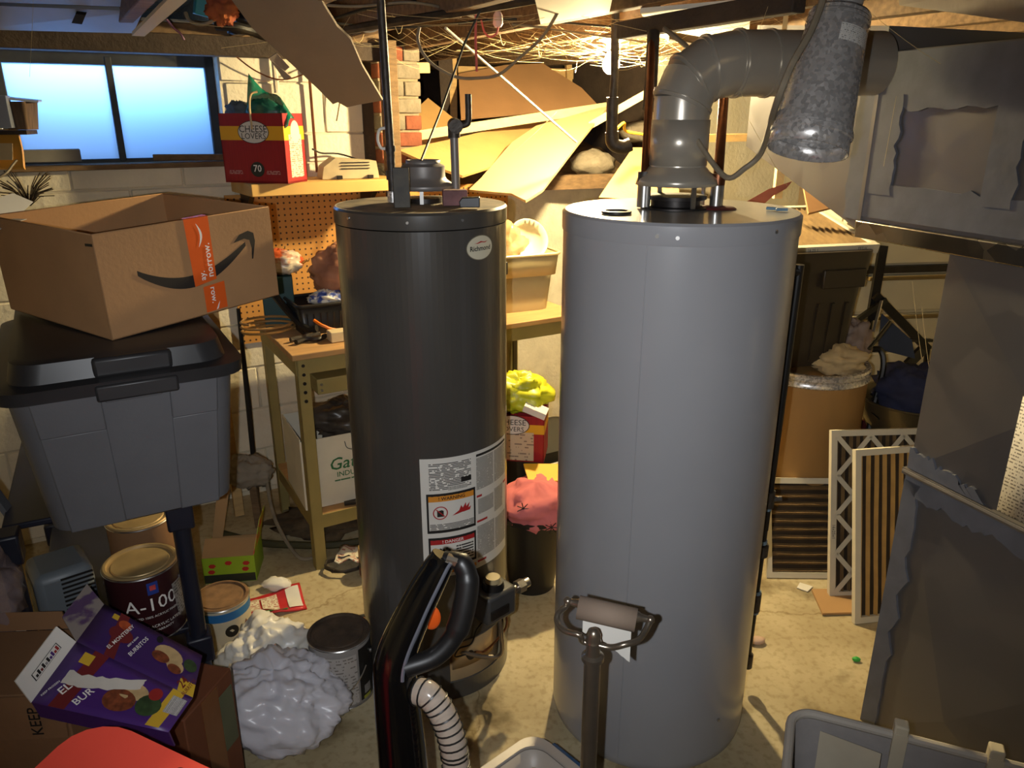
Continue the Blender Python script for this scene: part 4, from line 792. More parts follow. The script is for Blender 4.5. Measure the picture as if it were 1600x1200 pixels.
def oval_on(m, f, u, v, ru, rv, lift, n=28): return m.add([f(u + ru * math.cos(2 * math.pi * i / n), v + rv * math.sin(2 * math.pi * i / n), lift) for i in range(n)], [tuple(range(n))])
M('oval_white', (214, 208, 196), 0.5, var=0.02); M('dark_green', (38, 44, 36), 0.5)
ca = math.radians(-15); cxd = V((math.cos(ca), math.sin(ca), 0))
cor = V((-0.868, 3.073, 1.452)); c0 = cor - cxd * 0.275; L1, H1 = 0.275, 0.258
t, ff, fs = cheese('red gift carton full of teal plastic on the wall shelf', (c0.x, c0.y, 1.442), -15, L1, 0.15, H1)
oval_on(MB(), ff, 0.53, 0.735, 0.245, 0.165, 0.0010).build('oval_rim', 'ink_black', t); oval_on(MB(), ff, 0.53, 0.735, 0.235, 0.155, 0.0014).build('oval_label', 'oval_white', t)
text('CHEESE', 'ink_black', t, lambda x, y: ff(0.53 + x / L1, 0.775 + y / H1, 0.002), 0.036, w=False); text('LOVERS', 'ink_black', t, lambda x, y: ff(0.53 + x / L1, 0.675 + y / H1, 0.002), 0.031, w=False)
oval_on(MB(), ff, 0.54, 0.20, 0.11, 0.11, 0.001).build('round_seal', 'dark_green', t); text('70', 'ink_white', t, lambda x, y: ff(0.54 + x / L1, 0.21 + y / H1, 0.0016), 0.036, w=False, bold=0.01)
fineprint('white_on_red', 3, cols=8, lo=0.45, paper=(140, 26, 32), ink=(196, 150, 140))
for u in (0.20, 0.80): MB().grid(lambda a, b, u=u: ff(u - 0.12 + 0.22 * a, 0.13 + 0.06 * b, 0.001), 1, 1).build('small_print', 'white_on_red', t)
fineprint('side_text', 22, cols=6, lo=0.5, ink=(170, 120, 100), paper=(226, 214, 184))
MB().grid(lambda a, b: fs(0.22 + 0.62 * a, 0.08 + 0.62 * b, 0.001), 1, 1).build('side_text', 'side_text', t)
oval_on(MB(), fs, 0.55, 0.735, 0.22, 0.165, 0.0015).build('side_oval', M('oval_side', (226, 220, 190), 0.5, var=0.02), t)
# teal sheet and pouches in the carton
pv = lambda a, b, c: V((c0.x, c0.y, 1.442)) + cxd * a + V((-cxd.y, cxd.x, 0)) * b + V((0, 0, c))
tealm = clear('teal_plastic', (20, 120, 96), 0.82, 0.2)
one('teal_sheet', MB().grid(lambda u, v: pv(0.10 + 0.19 * u, 0.03 + 0.05 * v + 0.02 * math.sin(u * 5), 0.20 + 0.20 * v * (1 - 0.75 * u) + 0.02 * math.sin(u * 7 + v * 3)), 10, 6), tealm, 'folded teal plastic sheet sticking out of the red carton', 'plastic sheet', solid=0.003)
one('teal_pouch', crumple(pv(0.17, 0.06, 0.25), (0.08, 0.04, 0.06), 31, 0.2), M('teal_dk', (34, 96, 82), 0.4), 'dark teal pouch inside the red carton on the shelf', 'pouch')
one('grey_cloth', crumple(pv(0.05, 0.07, 0.255), (0.055, 0.035, 0.05), 33, 0.35), M('greyblue', (88, 100, 108), 0.8), 'grey-blue cloth in the red carton near the window', 'cloth')
one('carry_strap', MB().tube(curve_pts([pv(0.145, -0.006, 0.20), pv(0.145, -0.006, 0.28), pv(0.155, -0.004, 0.325), pv(0.175, 0.01, 0.335)], 5), 0.004, 8), M('tan_strap', (186, 160, 116), 0.6), 'tan strap looped over the red carton front', 'strap')
# fluorescent fixture lying on the shelf
fxl = thing('light_fixture', 'old beige metal lamp housing lying on the wall shelf', 'light fixture', WP(0.42, -0.17, 1.442), 24)
MB().poly([(-0.11, -0.05, 0.001), (0.13, -0.05, 0.001), (0.12, -0.05, 0.07), (-0.05, -0.05, 0.085), (-0.10, -0.05, 0.05)], 0.12).build('housing', M('fixture', (176, 160, 126), 0.5, var=0.2, scale=10), fxl)
for k in range(3): MB().box((0.03, -0.053, 0.066 - k * 0.012), (0.12, 0.004, 0.003)).build('louver', 'steel_dark', fxl)
for x in (-0.04, 0.09): MB().box((x, -0.06, 0.008), (0.02, 0.02, 0.014)).build('foot', 'steel_dark', fxl)
one('hanging_cable', MB().tube(curve_pts([WP(0.30, -0.12, 1.56), WP(0.36, -0.05, 1.54), WP(0.46, -0.03, 1.53), WP(0.58, -0.16, 1.47), WP(0.61, -0.24, 1.40), WP(0.62, -0.3, 1.36)], 5), 0.004, 6), 'cable_black', 'dark cord sagging from the red carton past the lamp housing', 'cord')
one('wall_pipe', MB().tube([WP(0.34, -0.02, 1.98), WP(0.34, -0.02, 1.46)], 0.006, 8), 'copper', 'thin rusty pipe on the painted block wall', 'pipe')
one('wall_pipe', MB().tube([WP(0.20, -0.02, 1.98), WP(0.20, -0.02, 1.78)], 0.012, 8), 'mortar', 'pale painted pipe stub on the block wall beside the window', 'pipe')
one('hanging_wire', MB().tube(curve_pts([WP(0.02, -0.06, 1.93), WP(0.12, -0.04, 1.86), WP(0.22, -0.04, 1.83), WP(0.33, -0.05, 1.86), WP(0.42, -0.05, 1.90)], 5), 0.003, 6), 'copper', 'thin brown wire drooping right of the window', 'wire')
one('hanging_wire', MB().tube(curve_pts([WP(0.46, -0.05, 1.93), WP(0.47, -0.05, 1.82), WP(0.45, -0.04, 1.72), WP(0.44, -0.03, 1.67)], 5), 0.003, 6), 'wood_old', 'thin brown wire hanging behind the torn sheet', 'wire')
one('sill_sticks', MB().bar(WP(-0.30, 0.02, 1.535), WP(0.03, -0.01, 1.53), 0.03, 0.025), 'wood_old', 'weathered stick lying on the window sill', 'stick', bevel=0.004)
one('sill_slab', MB().box(WP(-0.66, 0.03, 1.55), (0.22, 0.06, 0.045), (0, 0, A30)), M('slab_grey', (120, 116, 108), 0.9, var=0.2), 'grey slab lying at the near end of the window sill', 'slab', bevel=0.003)
# ------------------------------------------------------------------ work bench
M('bench_olive', (150, 134, 80), 0.5, metal=0.1, var=0.12, scale=7); M('bench_top', (176, 136, 86), 0.7, var=0.15, scale=5, stretch=(1, 6, 6))
BL, BD, BH = 1.22, 0.56, 0.893
bench = thing('workbench', 'olive metal workbench with wooden top and lower shelf', 'workbench', (-0.77, 2.62, 0), 30)
MB().box((BL / 2 - 0.01, BD / 2 - 0.01, BH - 0.011), (BL + 0.02, BD + 0.03, 0.022)).build('bench_top', 'bench_top', bench, bevel=0.003)
LS = 0.70; MB().box((LS / 2, BD / 2, 0.222), (LS - 0.01, BD - 0.01, 0.02)).build('lower_shelf', 'bench_top', bench)
for x, y, sx, sy in ((LS, 0, -1, 1), (LS, BD, -1, -1), (0, 0, 1, 1), (BL, 0, -1, 1), (0, BD, 1, -1), (BL, BD, -1, -1)):
    m = MB(); m.box((x + sx * 0.022, y + sy * 0.0015, BH / 2 - 0.011), (0.044, 0.003, BH - 0.022)); m.box((x + sx * 0.0015, y + sy * 0.022, BH / 2 - 0.011), (0.003, 0.044, BH - 0.022))
    lg = m.build('leg', 'bench_olive', bench)
    if y == 0:
        for k in range(5): MB().cyl((x + sx * 0.022, -0.0035, BH - 0.05 - k * 0.034), (x + sx * 0.022, 0, BH - 0.05 - k * 0.034), 0.0065, n=10).build('bolt_hole', 'steel_dark', lg)
for y in (0.0, BD): MB().box((BL / 2, y, BH - 0.052), (BL - 0.01, 0.006, 0.06)).build('apron', 'bench_olive', bench)
for x in (0.0, BL): MB().box((x, BD / 2, BH - 0.055), (0.006, BD - 0.01, 0.066)).build('side_rail', 'bench_olive', bench)
for y in (0.004, BD - 0.004): MB().box((LS / 2, y, 0.205), (LS - 0.01, 0.006, 0.055)).build('shelf_rail', 'bench_olive', bench)
for x in (0.004, LS - 0.004): MB().box((x, BD / 2, 0.205), (0.006, BD - 0.01, 0.055)).build('shelf_side_rail', 'bench_olive', bench)
dr = MB().box((0.28, 0.16, BH - 0.145), (0.42, 0.30, 0.06)).build('drawer', 'bench_olive', bench, bevel=0.003)
for z in (-0.135, -0.158): MB().cyl((0.085, 0.009, BH + z), (0.085, 0.004, BH + z), 0.005, n=8).build('rivet', 'steel_bright', dr)
def BP(x, y, z): return V((-0.77, 2.62, 0)) + E1 * x + E2 * y + V((0, 0, z))
# on the bench, near end
tr = thing('plastic_tray', 'ribbed black plastic crate on the bench near end', 'crate', BP(0.21, 0.30, BH), 30)
m = MB(); loft(m, [ring(0, 0, 0.12, 0.085, 0.015, 0.0), ring(0, 0, 0.135, 0.10, 0.018, 0.115)], cap1=False); m.build('tray_wall', 'black_plastic', tr, solid=0.003)
m = MB(); m.tube(ring(0, 0, 0.138, 0.103, 0.018, 0.116), 0.007, 8, closed=True); m.build('tray_rim', 'black_plastic', tr)
for k in range(9): MB().bar((-0.10 + k * 0.025, -0.089, 0.01), (-0.104 + k * 0.026, -0.099, 0.085), 0.006, 0.006).build('rib', 'black_plastic', tr)
one('leather_gloves', crumple(BP(0.30, 0.30, BH + 0.21), (0.135, 0.10, 0.12), 41, 0.3), M('leather', (204, 146, 108), 0.7, var=0.35, scale=7, rgb2=(140, 90, 66)), 'crumpled tan leather gloves heaped on the black crate', 'gloves')
one('packet', crumple(BP(0.20, 0.25, BH + 0.125), (0.07, 0.05, 0.035), 42, 0.3), M('packet', (220, 214, 200), 0.4, rgb2=(60, 80, 150), scale=22, thr=(0.42, 0.5)), 'blue and white packet lying in the black crate', 'packet')
one('bread_bag', crumple(BP(0.08, 0.44, BH + 0.25), (0.09, 0.06, 0.05), 43, 0.25), M('breadbag', (222, 206, 180), 0.3, rgb2=(196, 90, 50), scale=14, thr=(0.4, 0.5)), 'printed bread bag lying on the teal carton', 'bag')
one('teal_carton', MB().box(BP(0.06, 0.44, BH + 0.101), (0.12, 0.10, 0.20), (0, 0, 0.3)), M('teal_card', (26, 66, 66), 0.5), 'dark teal carton standing at the back of the bench', 'carton', bevel=0.003)
one('wood_block', MB().box(BP(0.30, 0.085, BH + 0.021), (0.30, 0.06, 0.038), (0, 0, A30)), M('block_white', (206, 188, 148), 0.6, var=0.1), 'long pale wooden block at the bench front edge', 'wood block', bevel=0.003)
one('pliers', MB().tube(curve_pts([BP(0.03, 0.10, BH + 0.012), BP(0.07, 0.12, BH + 0.012), BP(0.11, 0.10, BH + 0.012), BP(0.15, 0.13, BH + 0.012)], 4), 0.010, 8), 'steel_dark', 'dark pliers on the bench corner by the pale block', 'pliers')
one('pliers', MB().tube(curve_pts([BP(0.02, 0.14, BH + 0.012), BP(0.08, 0.16, BH + 0.012), BP(0.14, 0.17, BH + 0.012)], 4), 0.009, 8), 'iron_pipe', 'dark wrench lying behind the pliers on the bench', 'wrench')
one('orange_cable', MB().tube(curve_pts([BP(0.12, 0.16, BH + 0.07), BP(0.14, 0.13, BH + 0.055), BP(0.18, 0.12, BH + 0.035), BP(0.24, 0.135, BH + 0.02)], 5), 0.006, 8), M('orange', (230, 120, 20), 0.5), 'short orange cable bent beside the black crate', 'cable')
one('cable_coil', MB().tube([BP(-0.02 + 0.10 * math.cos(a * 0.42), 0.30 + 0.08 * math.sin(a * 0.42), BH + 0.012 + 0.0012 * a) for a in range(40)], 0.005, 6), M('tan_cord', (150, 112, 60), 0.6), 'tan cord coil on the bench behind the storage tote', 'cord')
one('black_strap', MB().tube(curve_pts([BP(0.02, 0.36, BH + 0.15), BP(0.06, 0.28, BH + 0.08), BP(0.10, 0.20, BH + 0.03), BP(0.13, 0.17, BH + 0.035)], 5), 0.014, 8), 'black_plastic', 'thick black strap lying over the bench end', 'strap')
# carton on the lower shelf
gx = thing('white_carton', 'open white carton with green lettering on the bench lower shelf', 'carton', BP(0.20, 0.06, 0.234), 28)
M('carton_white', (214, 206, 184), 0.7, var=0.06)
for nm, c, d in (('front_wall', (0.0, 0.0, 0.145), (0.40, 0.004, 0.29)), ('back_wall', (0.0, 0.30, 0.15), (0.40, 0.004, 0.30)), ('side_wall', (-0.20, 0.15, 0.15), (0.004, 0.30, 0.30)), ('side_wall', (0.20, 0.15, 0.15), (0.004, 0.30, 0.30)), ('base', (0, 0.15, 0.003), (0.39, 0.29, 0.005))): MB().box(c, d).build(nm, 'carton_white', gx)
gf = lambda x, y: V((x, -0.0030, y))
text('Gates', M('gates_green', (40, 104, 56), 0.6, var=0), gx, lambda x, y: gf(-0.015 + x, 0.17 + y), 0.072, w=False, shear=0.2, bold=0.008)
text('INDUSTRIES', 'gates_green', gx, lambda x, y: gf(0.01 + x, 0.125 + y), 0.030, w=False, bold=0.01)
MB().grid(lambda u, v: gf(-0.08 + 0.20 * u, 0.098 + 0.010 * v), 1, 1).build('small_print', fineprint('gates_small', 1, cols=20, lo=0.42, ink=(60, 110, 70), paper=(214, 206, 184), fill=0.6), gx)
MB().tube(curve_pts([gf(-0.03, 0.26), gf(-0.02, 0.23), gf(0.02, 0.22), gf(0.035, 0.25), gf(0.01, 0.275)], 5), 0.0015, 5).build('pen_scribble', 'ink_black', gx)
one('dark_bag', crumple(BP(0.22, 0.20, 0.53), (0.16, 0.12, 0.07), 46, 0.3), M('bag_dark', (70, 62, 54), 0.35, var=0.4, scale=18), 'crumpled dark plastic bag filling the white carton', 'bag')
nzl = thing('hose_nozzle', 'brass hose nozzle lying on the bench lower shelf', 'nozzle', BP(0.20, 0.025, 0.234), 30)
MB().tube([(-0.06, 0, 0.012), (0.0, -0.01, 0.013)], [0.010, 0.013], 10).build('nozzle_grip', 'steel_dark', nzl)
MB().tube([(0.02, -0.005, 0.02), (0.055, -0.005, 0.024)], [0.019, 0.017], 10).build('nozzle_head', M('brass', (140, 116, 60), 0.4, metal=0.6), nzl)
MB().tube([(0.05, -0.005, 0.024), (0.075, 0.0, 0.026)], [0.012, 0.012], 8).build('coupling', 'brass', nzl)
# bench far end: beige bin with a clear bag and a bowl
bn = thing('storage_bin', 'beige open plastic bin on the bench between the heaters', 'storage bin', BP(1.02, 0.24, BH), 24)
M('beige_plastic', (196, 178, 130), 0.4, var=0.04)
m = MB(); loft(m, [ring(0, 0, 0.14, 0.11, 0.05, 0.0), ring(0, 0, 0.155, 0.125, 0.05, 0.16)], cap1=False); m.build('bin_body', 'beige_plastic', bn, solid=0.004)
m = MB(); loft(m, [ring(0, 0, 0.168, 0.137, 0.05, 0.155), ring(0, 0, 0.176, 0.146, 0.05, 0.245)], cap0=False, cap1=False); m.build('bin_collar', 'beige_plastic', bn, solid=0.004)
MB().tube(ring(0, 0, 0.179, 0.149, 0.05, 0.246), 0.007, 8, closed=True).build('bin_rim', 'beige_plastic', bn)
MB().box((-0.13, -0.156, 0.205), (0.09, 0.03, 0.055)).build('bin_latch', 'black_plastic', bn, bevel=0.006)
one('clear_bag', crumple(BP(0.96, 0.24, BH + 0.27), (0.11, 0.09, 0.11), 51, 0.3), clear('bag_warm', (214, 170, 120), 0.55, 0.12), 'clear plastic bag of small items in the beige bin', 'bag')
bw = MB().lathe([(0.0, 0.0), (0.04, 0.004), (0.075, 0.03), (0.09, 0.06)], 24, cap0=False, cap1=False, M4=Euler((1.1, 0.2, 0.3)).to_matrix(), o=BP(1.10, 0.26, BH + 0.27)); one('plastic_bowl', bw, M('bowl_cream', (214, 206, 168), 0.5), 'cream plastic bowl standing on edge in the beige bin', 'bowl', solid=0.004)
# below the bench between the heaters
M('tote_black', (26, 24, 22), 0.45, var=0.1)
bt = thing('black_tote', 'black plastic tote on the floor under the red carton', 'tote', (0.12, 2.98, 0), 30)
m = MB(); loft(m, [ring(0, 0, 0.17, 0.14, 0.04, 0.0), ring(0, 0, 0.19, 0.155, 0.04, 0.40)], cap1=True); m.build('tote_body', 'tote_black', bt)
m = MB(); loft(m, [ring(0, 0, 0.198, 0.163, 0.04, 0.395), ring(0, 0, 0.198, 0.163, 0.04, 0.42)]); m.build('tote_lid', 'tote_black', bt)
MB().tube(curve_pts([(-0.12, -0.158, 0.25), (-0.12, -0.17, 0.35), (-0.02, -0.17, 0.37), (0.02, -0.17, 0.34), (0.03, -0.162, 0.25)], 5), 0.006, 8).build('tote_handle', 'cable_white', bt)
c2 = V((-0.075, 2.742, 0.472)); L2, H2 = 0.25, 0.185
t, ff2, fs2 = cheese('red gift carton on the black tote between the two heaters', (c2.x, c2.y, 0.421), -8, 0.20, 0.16, 0.19)
MB().grid(lambda a, b: ff2(0.08 + 0.72 * a, 0.03 + 0.62 * b, 0.001), 1, 1).build('text_panel', fineprint('panel2', 9, cols=7, lo=0.55, paper=(196, 180, 150), ink=(130, 116, 100), fill=0.4), t)
oval_on(MB(), ff2, 0.38, 0.80, 0.34, 0.21, 0.0014).build('oval_rim', 'ink_black', t); oval_on(MB(), ff2, 0.38, 0.80, 0.325, 0.195, 0.0018).build('oval_label', 'oval_white', t)
text('CHEESE', 'ink_black', t, lambda x, y: ff2(0.38 + x / 0.20, 0.855 + y / 0.19, 0.0026), 0.032, w=False); text('LOVERS', 'ink_black', t, lambda x, y: ff2(0.38 + x / 0.20, 0.71 + y / 0.19, 0.0026), 0.027, w=False)
one('yellow_bag', crumple(V((c2.x, c2.y, 0.421)) + V((0.10, 0.09, 0.245)), (0.13, 0.09, 0.075), 55, 0.35), M('lime_bag', (206, 206, 40), 0.4, var=0.2), 'crumpled yellow-green plastic bag on the red carton', 'bag')
one('small_box', MB().box(V((c2.x, c2.y, 0.421)) + V((0.165, -0.005, 0.212)), (0.09, 0.05, 0.028), (0.2, 0.35, -0.2)), 'white_paper', 'small white box tilted on the red carton edge', 'box', bevel=0.001)
wb = thing('waste_bin', 'black waste bin under the pink cloth between the heaters', 'waste bin', (0.075, 2.535, 0))
MB().lathe([(0.085, 0.0), (0.125, 0.30), (0.13, 0.305), (0.13, 0.32), (0.12, 0.32)], 32, cap1=False).build('bin_body', 'tote_black', wb)
one('pink_cloth', crumple((0.085, 2.525, 0.345), (0.145, 0.14, 0.085), 57, 0.22, 36, 22), M('pink_fabric', (206, 112, 112), 0.85, var=0.12, scale=12), 'pink patterned cloth heaped over the black waste bin', 'cloth')
st_ = bpy.data.objects['pink_cloth']
for px0, pz0 in ((-0.045, 0.39), (0.055, 0.315)):
    m = MB()
    for k in range(7): a = k * math.pi * 2 / 7; m.tube([(0.085 + px0, 2.405, pz0), (0.085 + px0 + 0.024 * math.cos(a), 2.403, pz0 + 0.024 * math.sin(a))], 0.0018, 5)
    m.build('flower_print', 'ink_black', st_, w=True)
one('yellow_card', MB().box((0.13, 2.63, 0.42), (0.16, 0.10, 0.006), (0.25, 0.1, 0.2)), 'ink_yellow', 'yellow card tucked behind the pink cloth', 'card')
# ------------------------------------------------------------------ navy shelving unit at the left with tote and mail-order carton
A27 = math.radians(27); S1 = V((math.cos(A27), math.sin(A27), 0)); S2 = V((-math.sin(A27), math.cos(A27), 0)); SO = V((-0.815, 1.675, 0))
def SP(x, y, z): return SO + S1 * x + S2 * y + V((0, 0, z))
su = thing('shelving_unit', 'navy plastic shelving unit carrying the grey storage tote', 'shelving', SP(-0.18, 0.42, 0), 27)
for z in (0.07, 0.405, 0.795):
    MB().box((0, 0.04, z), (0.38, 0.82, 0.016)).build('shelf', 'navy_plastic', su, bevel=0.004)
    for x in (-0.18, 0.18):
        for y in (-0.42, 0.42): MB().box((x, y, z - 0.02), (0.062, 0.062, 0.075)).build('post_socket', 'navy_plastic', su, bevel=0.006)
for x in (-0.18, 0.18):
    for y in (-0.42, 0.42): MB().cyl((x, y, 0), (x, y, 0.785), 0.021, n=16).build('post', 'navy_plastic', su)
M('tote_grey', (94, 94, 97), 0.5, var=0.05, scale=10, bump=0.04, bscale=150); M('lid_black', (40, 39, 40), 0.42, var=0.2, scale=10)
TO = V((-0.986, 1.832, 0.812)); TZ = 0.352
to = thing('storage_tote', 'grey storage tote with black lid under the mail-order carton', 'storage tote', TO, 30)
m = MB(); rs = []
for k in range(5):
    q = k / 4; rs.append(ring(0, 0, 0.19 + 0.035 * q, 0.30 + 0.035 * q, 0.06, 0.0 + TZ * q))
loft(m, [ring(0, 0, 0.17, 0.28, 0.05, 0.0)] + [[V((p.x, p.y, p.z + 0.012)) if i == 0 else p for p in r] for i, r in enumerate(rs)]); m.build('tub', 'tote_grey', to)
def face(x, q, lift): return V((x * (0.19 + 0.035 * q) / 0.19, -(0.30 + 0.035 * q) - lift, TZ * q))
for x0, x1 in ((-0.155, -0.045), (0.07, 0.155)):
    for q0, q1, lf in ((0.03, 0.70, 0.004), (0.70, 0.97, 0.010)):
        m = MB(); a = [face(x0, q0, -0.004), face(x1, q0, -0.004), face(x1, q1, -0.004), face(x0, q1, -0.004)]; b = [face(x0, q0, lf), face(x1, q0, lf), face(x1, q1, lf), face(x0, q1, lf)]
        m.add(a + b, [(4, 5, 6, 7), (0, 1, 5, 4), (1, 2, 6, 5), (2, 3, 7, 6), (3, 0, 4, 7)]); m.build('face_panel', 'tote_grey', to, bevel=0.003)
MB().box((0.01, -0.342, TZ - 0.035), (0.11, 0.02, 0.012)).build('hand_grip', 'tote_grey', to, bevel=0.003)
m = MB(); loft(m, [ring(0, 0, 0.243, 0.353, 0.06, TZ - 0.022), ring(0, 0, 0.246, 0.356, 0.06, TZ + 0.006), ring(0, 0, 0.215, 0.325, 0.06, TZ + 0.010), ring(0, 0, 0.205, 0.315, 0.06, TZ + 0.05), ring(0, 0, 0.19, 0.30, 0.05, TZ + 0.055)]); ld = m.build('lid', 'lid_black', to)
MB().box((0.02, -0.350, TZ - 0.018), (0.16, 0.022, 0.036)).build('lid_tab', 'lid_black', ld, bevel=0.005)
MB().box((0.02, -0.312, TZ + 0.028), (0.155, 0.035, 0.044)).build('lid_grip', 'lid_black', ld, bevel=0.008)
# mail-order carton
AZ = TO.z + TZ + 0.056
AN, AX = V((-0.885, 1.640, AZ)), V((math.cos(math.radians(56)), math.sin(math.radians(56)), 0.035)).normalized(); AY = V((-math.sin(math.radians(56)), math.cos(math.radians(56)), 0.02)).normalized(); AU = AX.cross(AY).normalized()
AL, AD, AH = 0.468, 0.46, 0.235
def AP(x, y, z): return AN + AX * x + AY * y + AU * z
am = thing('cardboard_box', 'open brown mail-order carton with black smile arrow and orange tape', 'cardboard box', AN)
T = 0.005
for nm, c, d, mt in (('front_wall', (AL / 2, T / 2, AH / 2), (AL, T, AH), 'cardboard'), ('back_wall', (AL / 2, AD - T / 2, AH / 2), (AL, T, AH), 'cardboard'), ('side_wall', (T / 2, AD / 2, AH / 2), (T, AD, AH), 'cardboard'), ('side_wall', (AL - T / 2, AD / 2, AH / 2), (T, AD, AH), 'cardboard'), ('base', (AL / 2, AD / 2, T / 2), (AL, AD, T), 'cardboard')):
    R = Matrix((AX, AY, AU)).transposed(); MB().box(AP(*c), d, R).build(nm, mt, am, w=True, bevel=0.002, seg=1)
MB().poly([AP(0.01, 0.02, AH - 0.10), AP(0.20, 0.02, AH - 0.075), AP(0.22, 0.30, AH - 0.10), AP(0.01, 0.30, AH - 0.13)], 0.004).build('inner_flap', 'cardboard_inside', am, w=True)
af = lambda x, z, l=0.0012: AP(x, -l, z)
def band(mat, up, lo, name, lift):
    m = MB(); n = len(up)
    m.add([af(x, z, lift) for x, z in up] + [af(x, z, lift) for x, z in lo], [(n + i, n + i + 1, i + 1, i) for i in range(n - 1)]); return m.build(name, mat, am, w=True)
M('smile_ink', (40, 33, 28), 0.6, var=0.05)
# smile: upper and lower edges across the face (x, z)
up, lo_ = [], []
for k in range(25):
    q = k / 24; x = 0.085 + 0.295 * q; c = 0.135 - 0.052 * math.sin(math.pi * min(1, q * 0.93) ** 0.9) + 0.028 * q ** 2; w = 0.002 + 0.0125 * math.sin(math.pi * min(1, 0.08 + q * 0.86)) ** 0.8
    up.append((x, c + w)); lo_.append((x, c - w))
band('smile_ink', up, lo_, 'smile_arrow', 0.0012)
hd = [(0.345, 0.160), (0.365, 0.178), (0.392, 0.184), (0.408, 0.176), (0.410, 0.155), (0.398, 0.112), (0.394, 0.112), (0.397, 0.140), (0.393, 0.160), (0.378, 0.166)]
tri_fan(MB(), lambda x, z: af(x, z, 0.0012), hd).build('arrow_head', 'smile_ink', am, w=True)
M('tape_orange', (222, 92, 26), 0.45, var=0.06, scale=20)
MB().add([af(0.222, 0.075, 0.002), af(0.283, 0.083, 0.002), af(0.283, AH + 0.001, 0.002), af(0.217, AH + 0.001, 0.002)], [(0, 1, 2, 3)]).build('orange_tape', 'tape_orange', am, w=True)
MB().add([af(0.243, 0.006, 0.002), af(0.303, 0.008, 0.002), af(0.303, 0.074, 0.002), af(0.243, 0.070, 0.002)], [(0, 1, 2, 3)]).build('orange_tape', 'tape_orange', am, w=True)
MB().add([AP(0.217, -0.002, AH + 0.002), AP(0.283, -0.002, AH + 0.002), AP(0.283, 0.02, AH + 0.002), AP(0.22, 0.012, AH + 0.002)], [(0, 1, 2, 3)]).build('orange_tape', 'tape_orange', am, w=True)
text('norrow.', 'ink_white', am, lambda x, y: af(0.268 - y, 0.132 + x, 0.003), 0.025, bold=0.012); text('ay.', 'ink_white', am, lambda x, y: af(0.246 - y, 0.098 + x, 0.003), 0.022, bold=0.012); text('row.', 'ink_white', am, lambda x, y: af(0.268 + y, 0.046 - x, 0.003), 0.022, bold=0.012)
ws_up = [(0.246 + 0.012 * math.sin(math.pi * k / 10) + 0.002, 0.222 - 0.055 * k / 10) for k in range(11)]
m = MB(); m.add([af(x, z, 0.003) for x, z in ws_up] + [af(x - 0.001 - 0.005 * math.sin(math.pi * k / 10), z, 0.003) for k, (x, z) in enumerate(ws_up)], [(i, 11 + i, 12 + i, i + 1) for i in range(10)]); m.build('white_smile', 'ink_white', am, w=True)
MB().add([af(0.270, 0.008, 0.003), af(0.276, 0.010, 0.003), af(0.283, 0.028, 0.003), af(0.277, 0.020, 0.003)], [(0, 1, 2, 3)]).build('white_smile', 'ink_white', am, w=True)
MB().add([AP(-0.0012, 0.03, AH - 0.022), AP(-0.0012, 0.0, AH - 0.020), AP(-0.0012, 0.0, AH - 0.026), AP(-0.0012, 0.03, AH - 0.028)], [(0, 1, 2, 3)]).build('corner_mark', 'ink_black', am, w=True)
for k, (pp, lb) in enumerate((([(-1.312, 1.941, 1.486), (-1.265, 2.001, 1.505), (-1.232, 2.024, 1.481), (-1.246, 1.947, 1.442), (-1.277, 1.863, 1.413)], 'white paper sheet on the far corner of the mail-order carton'), ([(-1.277, 1.873, 1.442), (-1.233, 1.928, 1.450), (-1.198, 1.928, 1.449), (-1.216, 1.873, 1.442), (-1.229, 1.788, 1.412)], 'second white sheet sliding off the mail-order carton'))): plate('paper_sheet', pp, 0.001, 'white_paper', lb, 'paper')
# things at the left edge near the window, on a small wall bracket shelf
bs = thing('bracket_shelf', 'narrow dark shelf fixed beside the window edge', 'shelf', (-1.80, 2.72, 1.625))
MB().box((-1.80, 2.72, 1.638), (0.34, 0.10, 0.014), (0, 0, math.radians(12))).build('shelf_board', 'wood_dark', bs, w=True)
MB().bar((-1.95, 2.72, 1.63), (-1.97, 2.84, 1.50), 0.02, 0.02).build('bracket', 'steel_dark', bs, w=True)
bk_ = thing('berry_basket', 'small dark wooden basket on the shelf end by the window', 'basket', (-1.640, 2.724, 1.667))
bc = V((-1.640, 2.722, 1.660)); m = MB(); loft(m, [ring(bc.x, bc.y, 0.033, 0.033, 0.008, 1.648), ring(bc.x, bc.y, 0.042, 0.042, 0.010, 1.735)], cap1=False); m.build('basket_wall', M('basket_wood', (96, 74, 54), 0.8, var=0.4, scale=26, stretch=(4, 4, 0.5)), bk_, w=True, solid=0.003)
MB().box((bc.x + 0.01, bc.y, 1.742), (0.11, 0.09, 0.006), (0.05, 0.1, 0.4)).build('basket_lid', 'panning', bk_, w=True)
one('small_carton', MB().box(V((-1.660, 2.652, 1.703)) + V((-0.02, 0.0, 0.0)), (0.09, 0.06, 0.10), (0, 0, 0.35)), M('blue_grey_card', (112, 118, 134), 0.6), 'small blue-grey carton beside the berry basket', 'carton', bevel=0.002)
en = plate('padded_envelope', [(-1.750, 2.644, 1.529), (-1.619, 2.644, 1.529), (-1.644, 2.696, 1.587), (-1.672, 2.738, 1.648), (-1.785, 2.738, 1.648)], 0.012, M('manila', (216, 158, 62), 0.6, var=0.06), 'yellow padded envelope hanging under the bracket shelf', 'envelope')
MB().poly([(-1.726, 2.632, 1.554), (-1.642, 2.632, 1.554), (-1.655, 2.670, 1.605), (-1.740, 2.670, 1.605)], 0.001).build('address_label', fineprint('addr', 6, cols=5, lo=0.5, fill=0.3, paper=(226, 200, 150), ink=(150, 120, 80)), en, w=True)
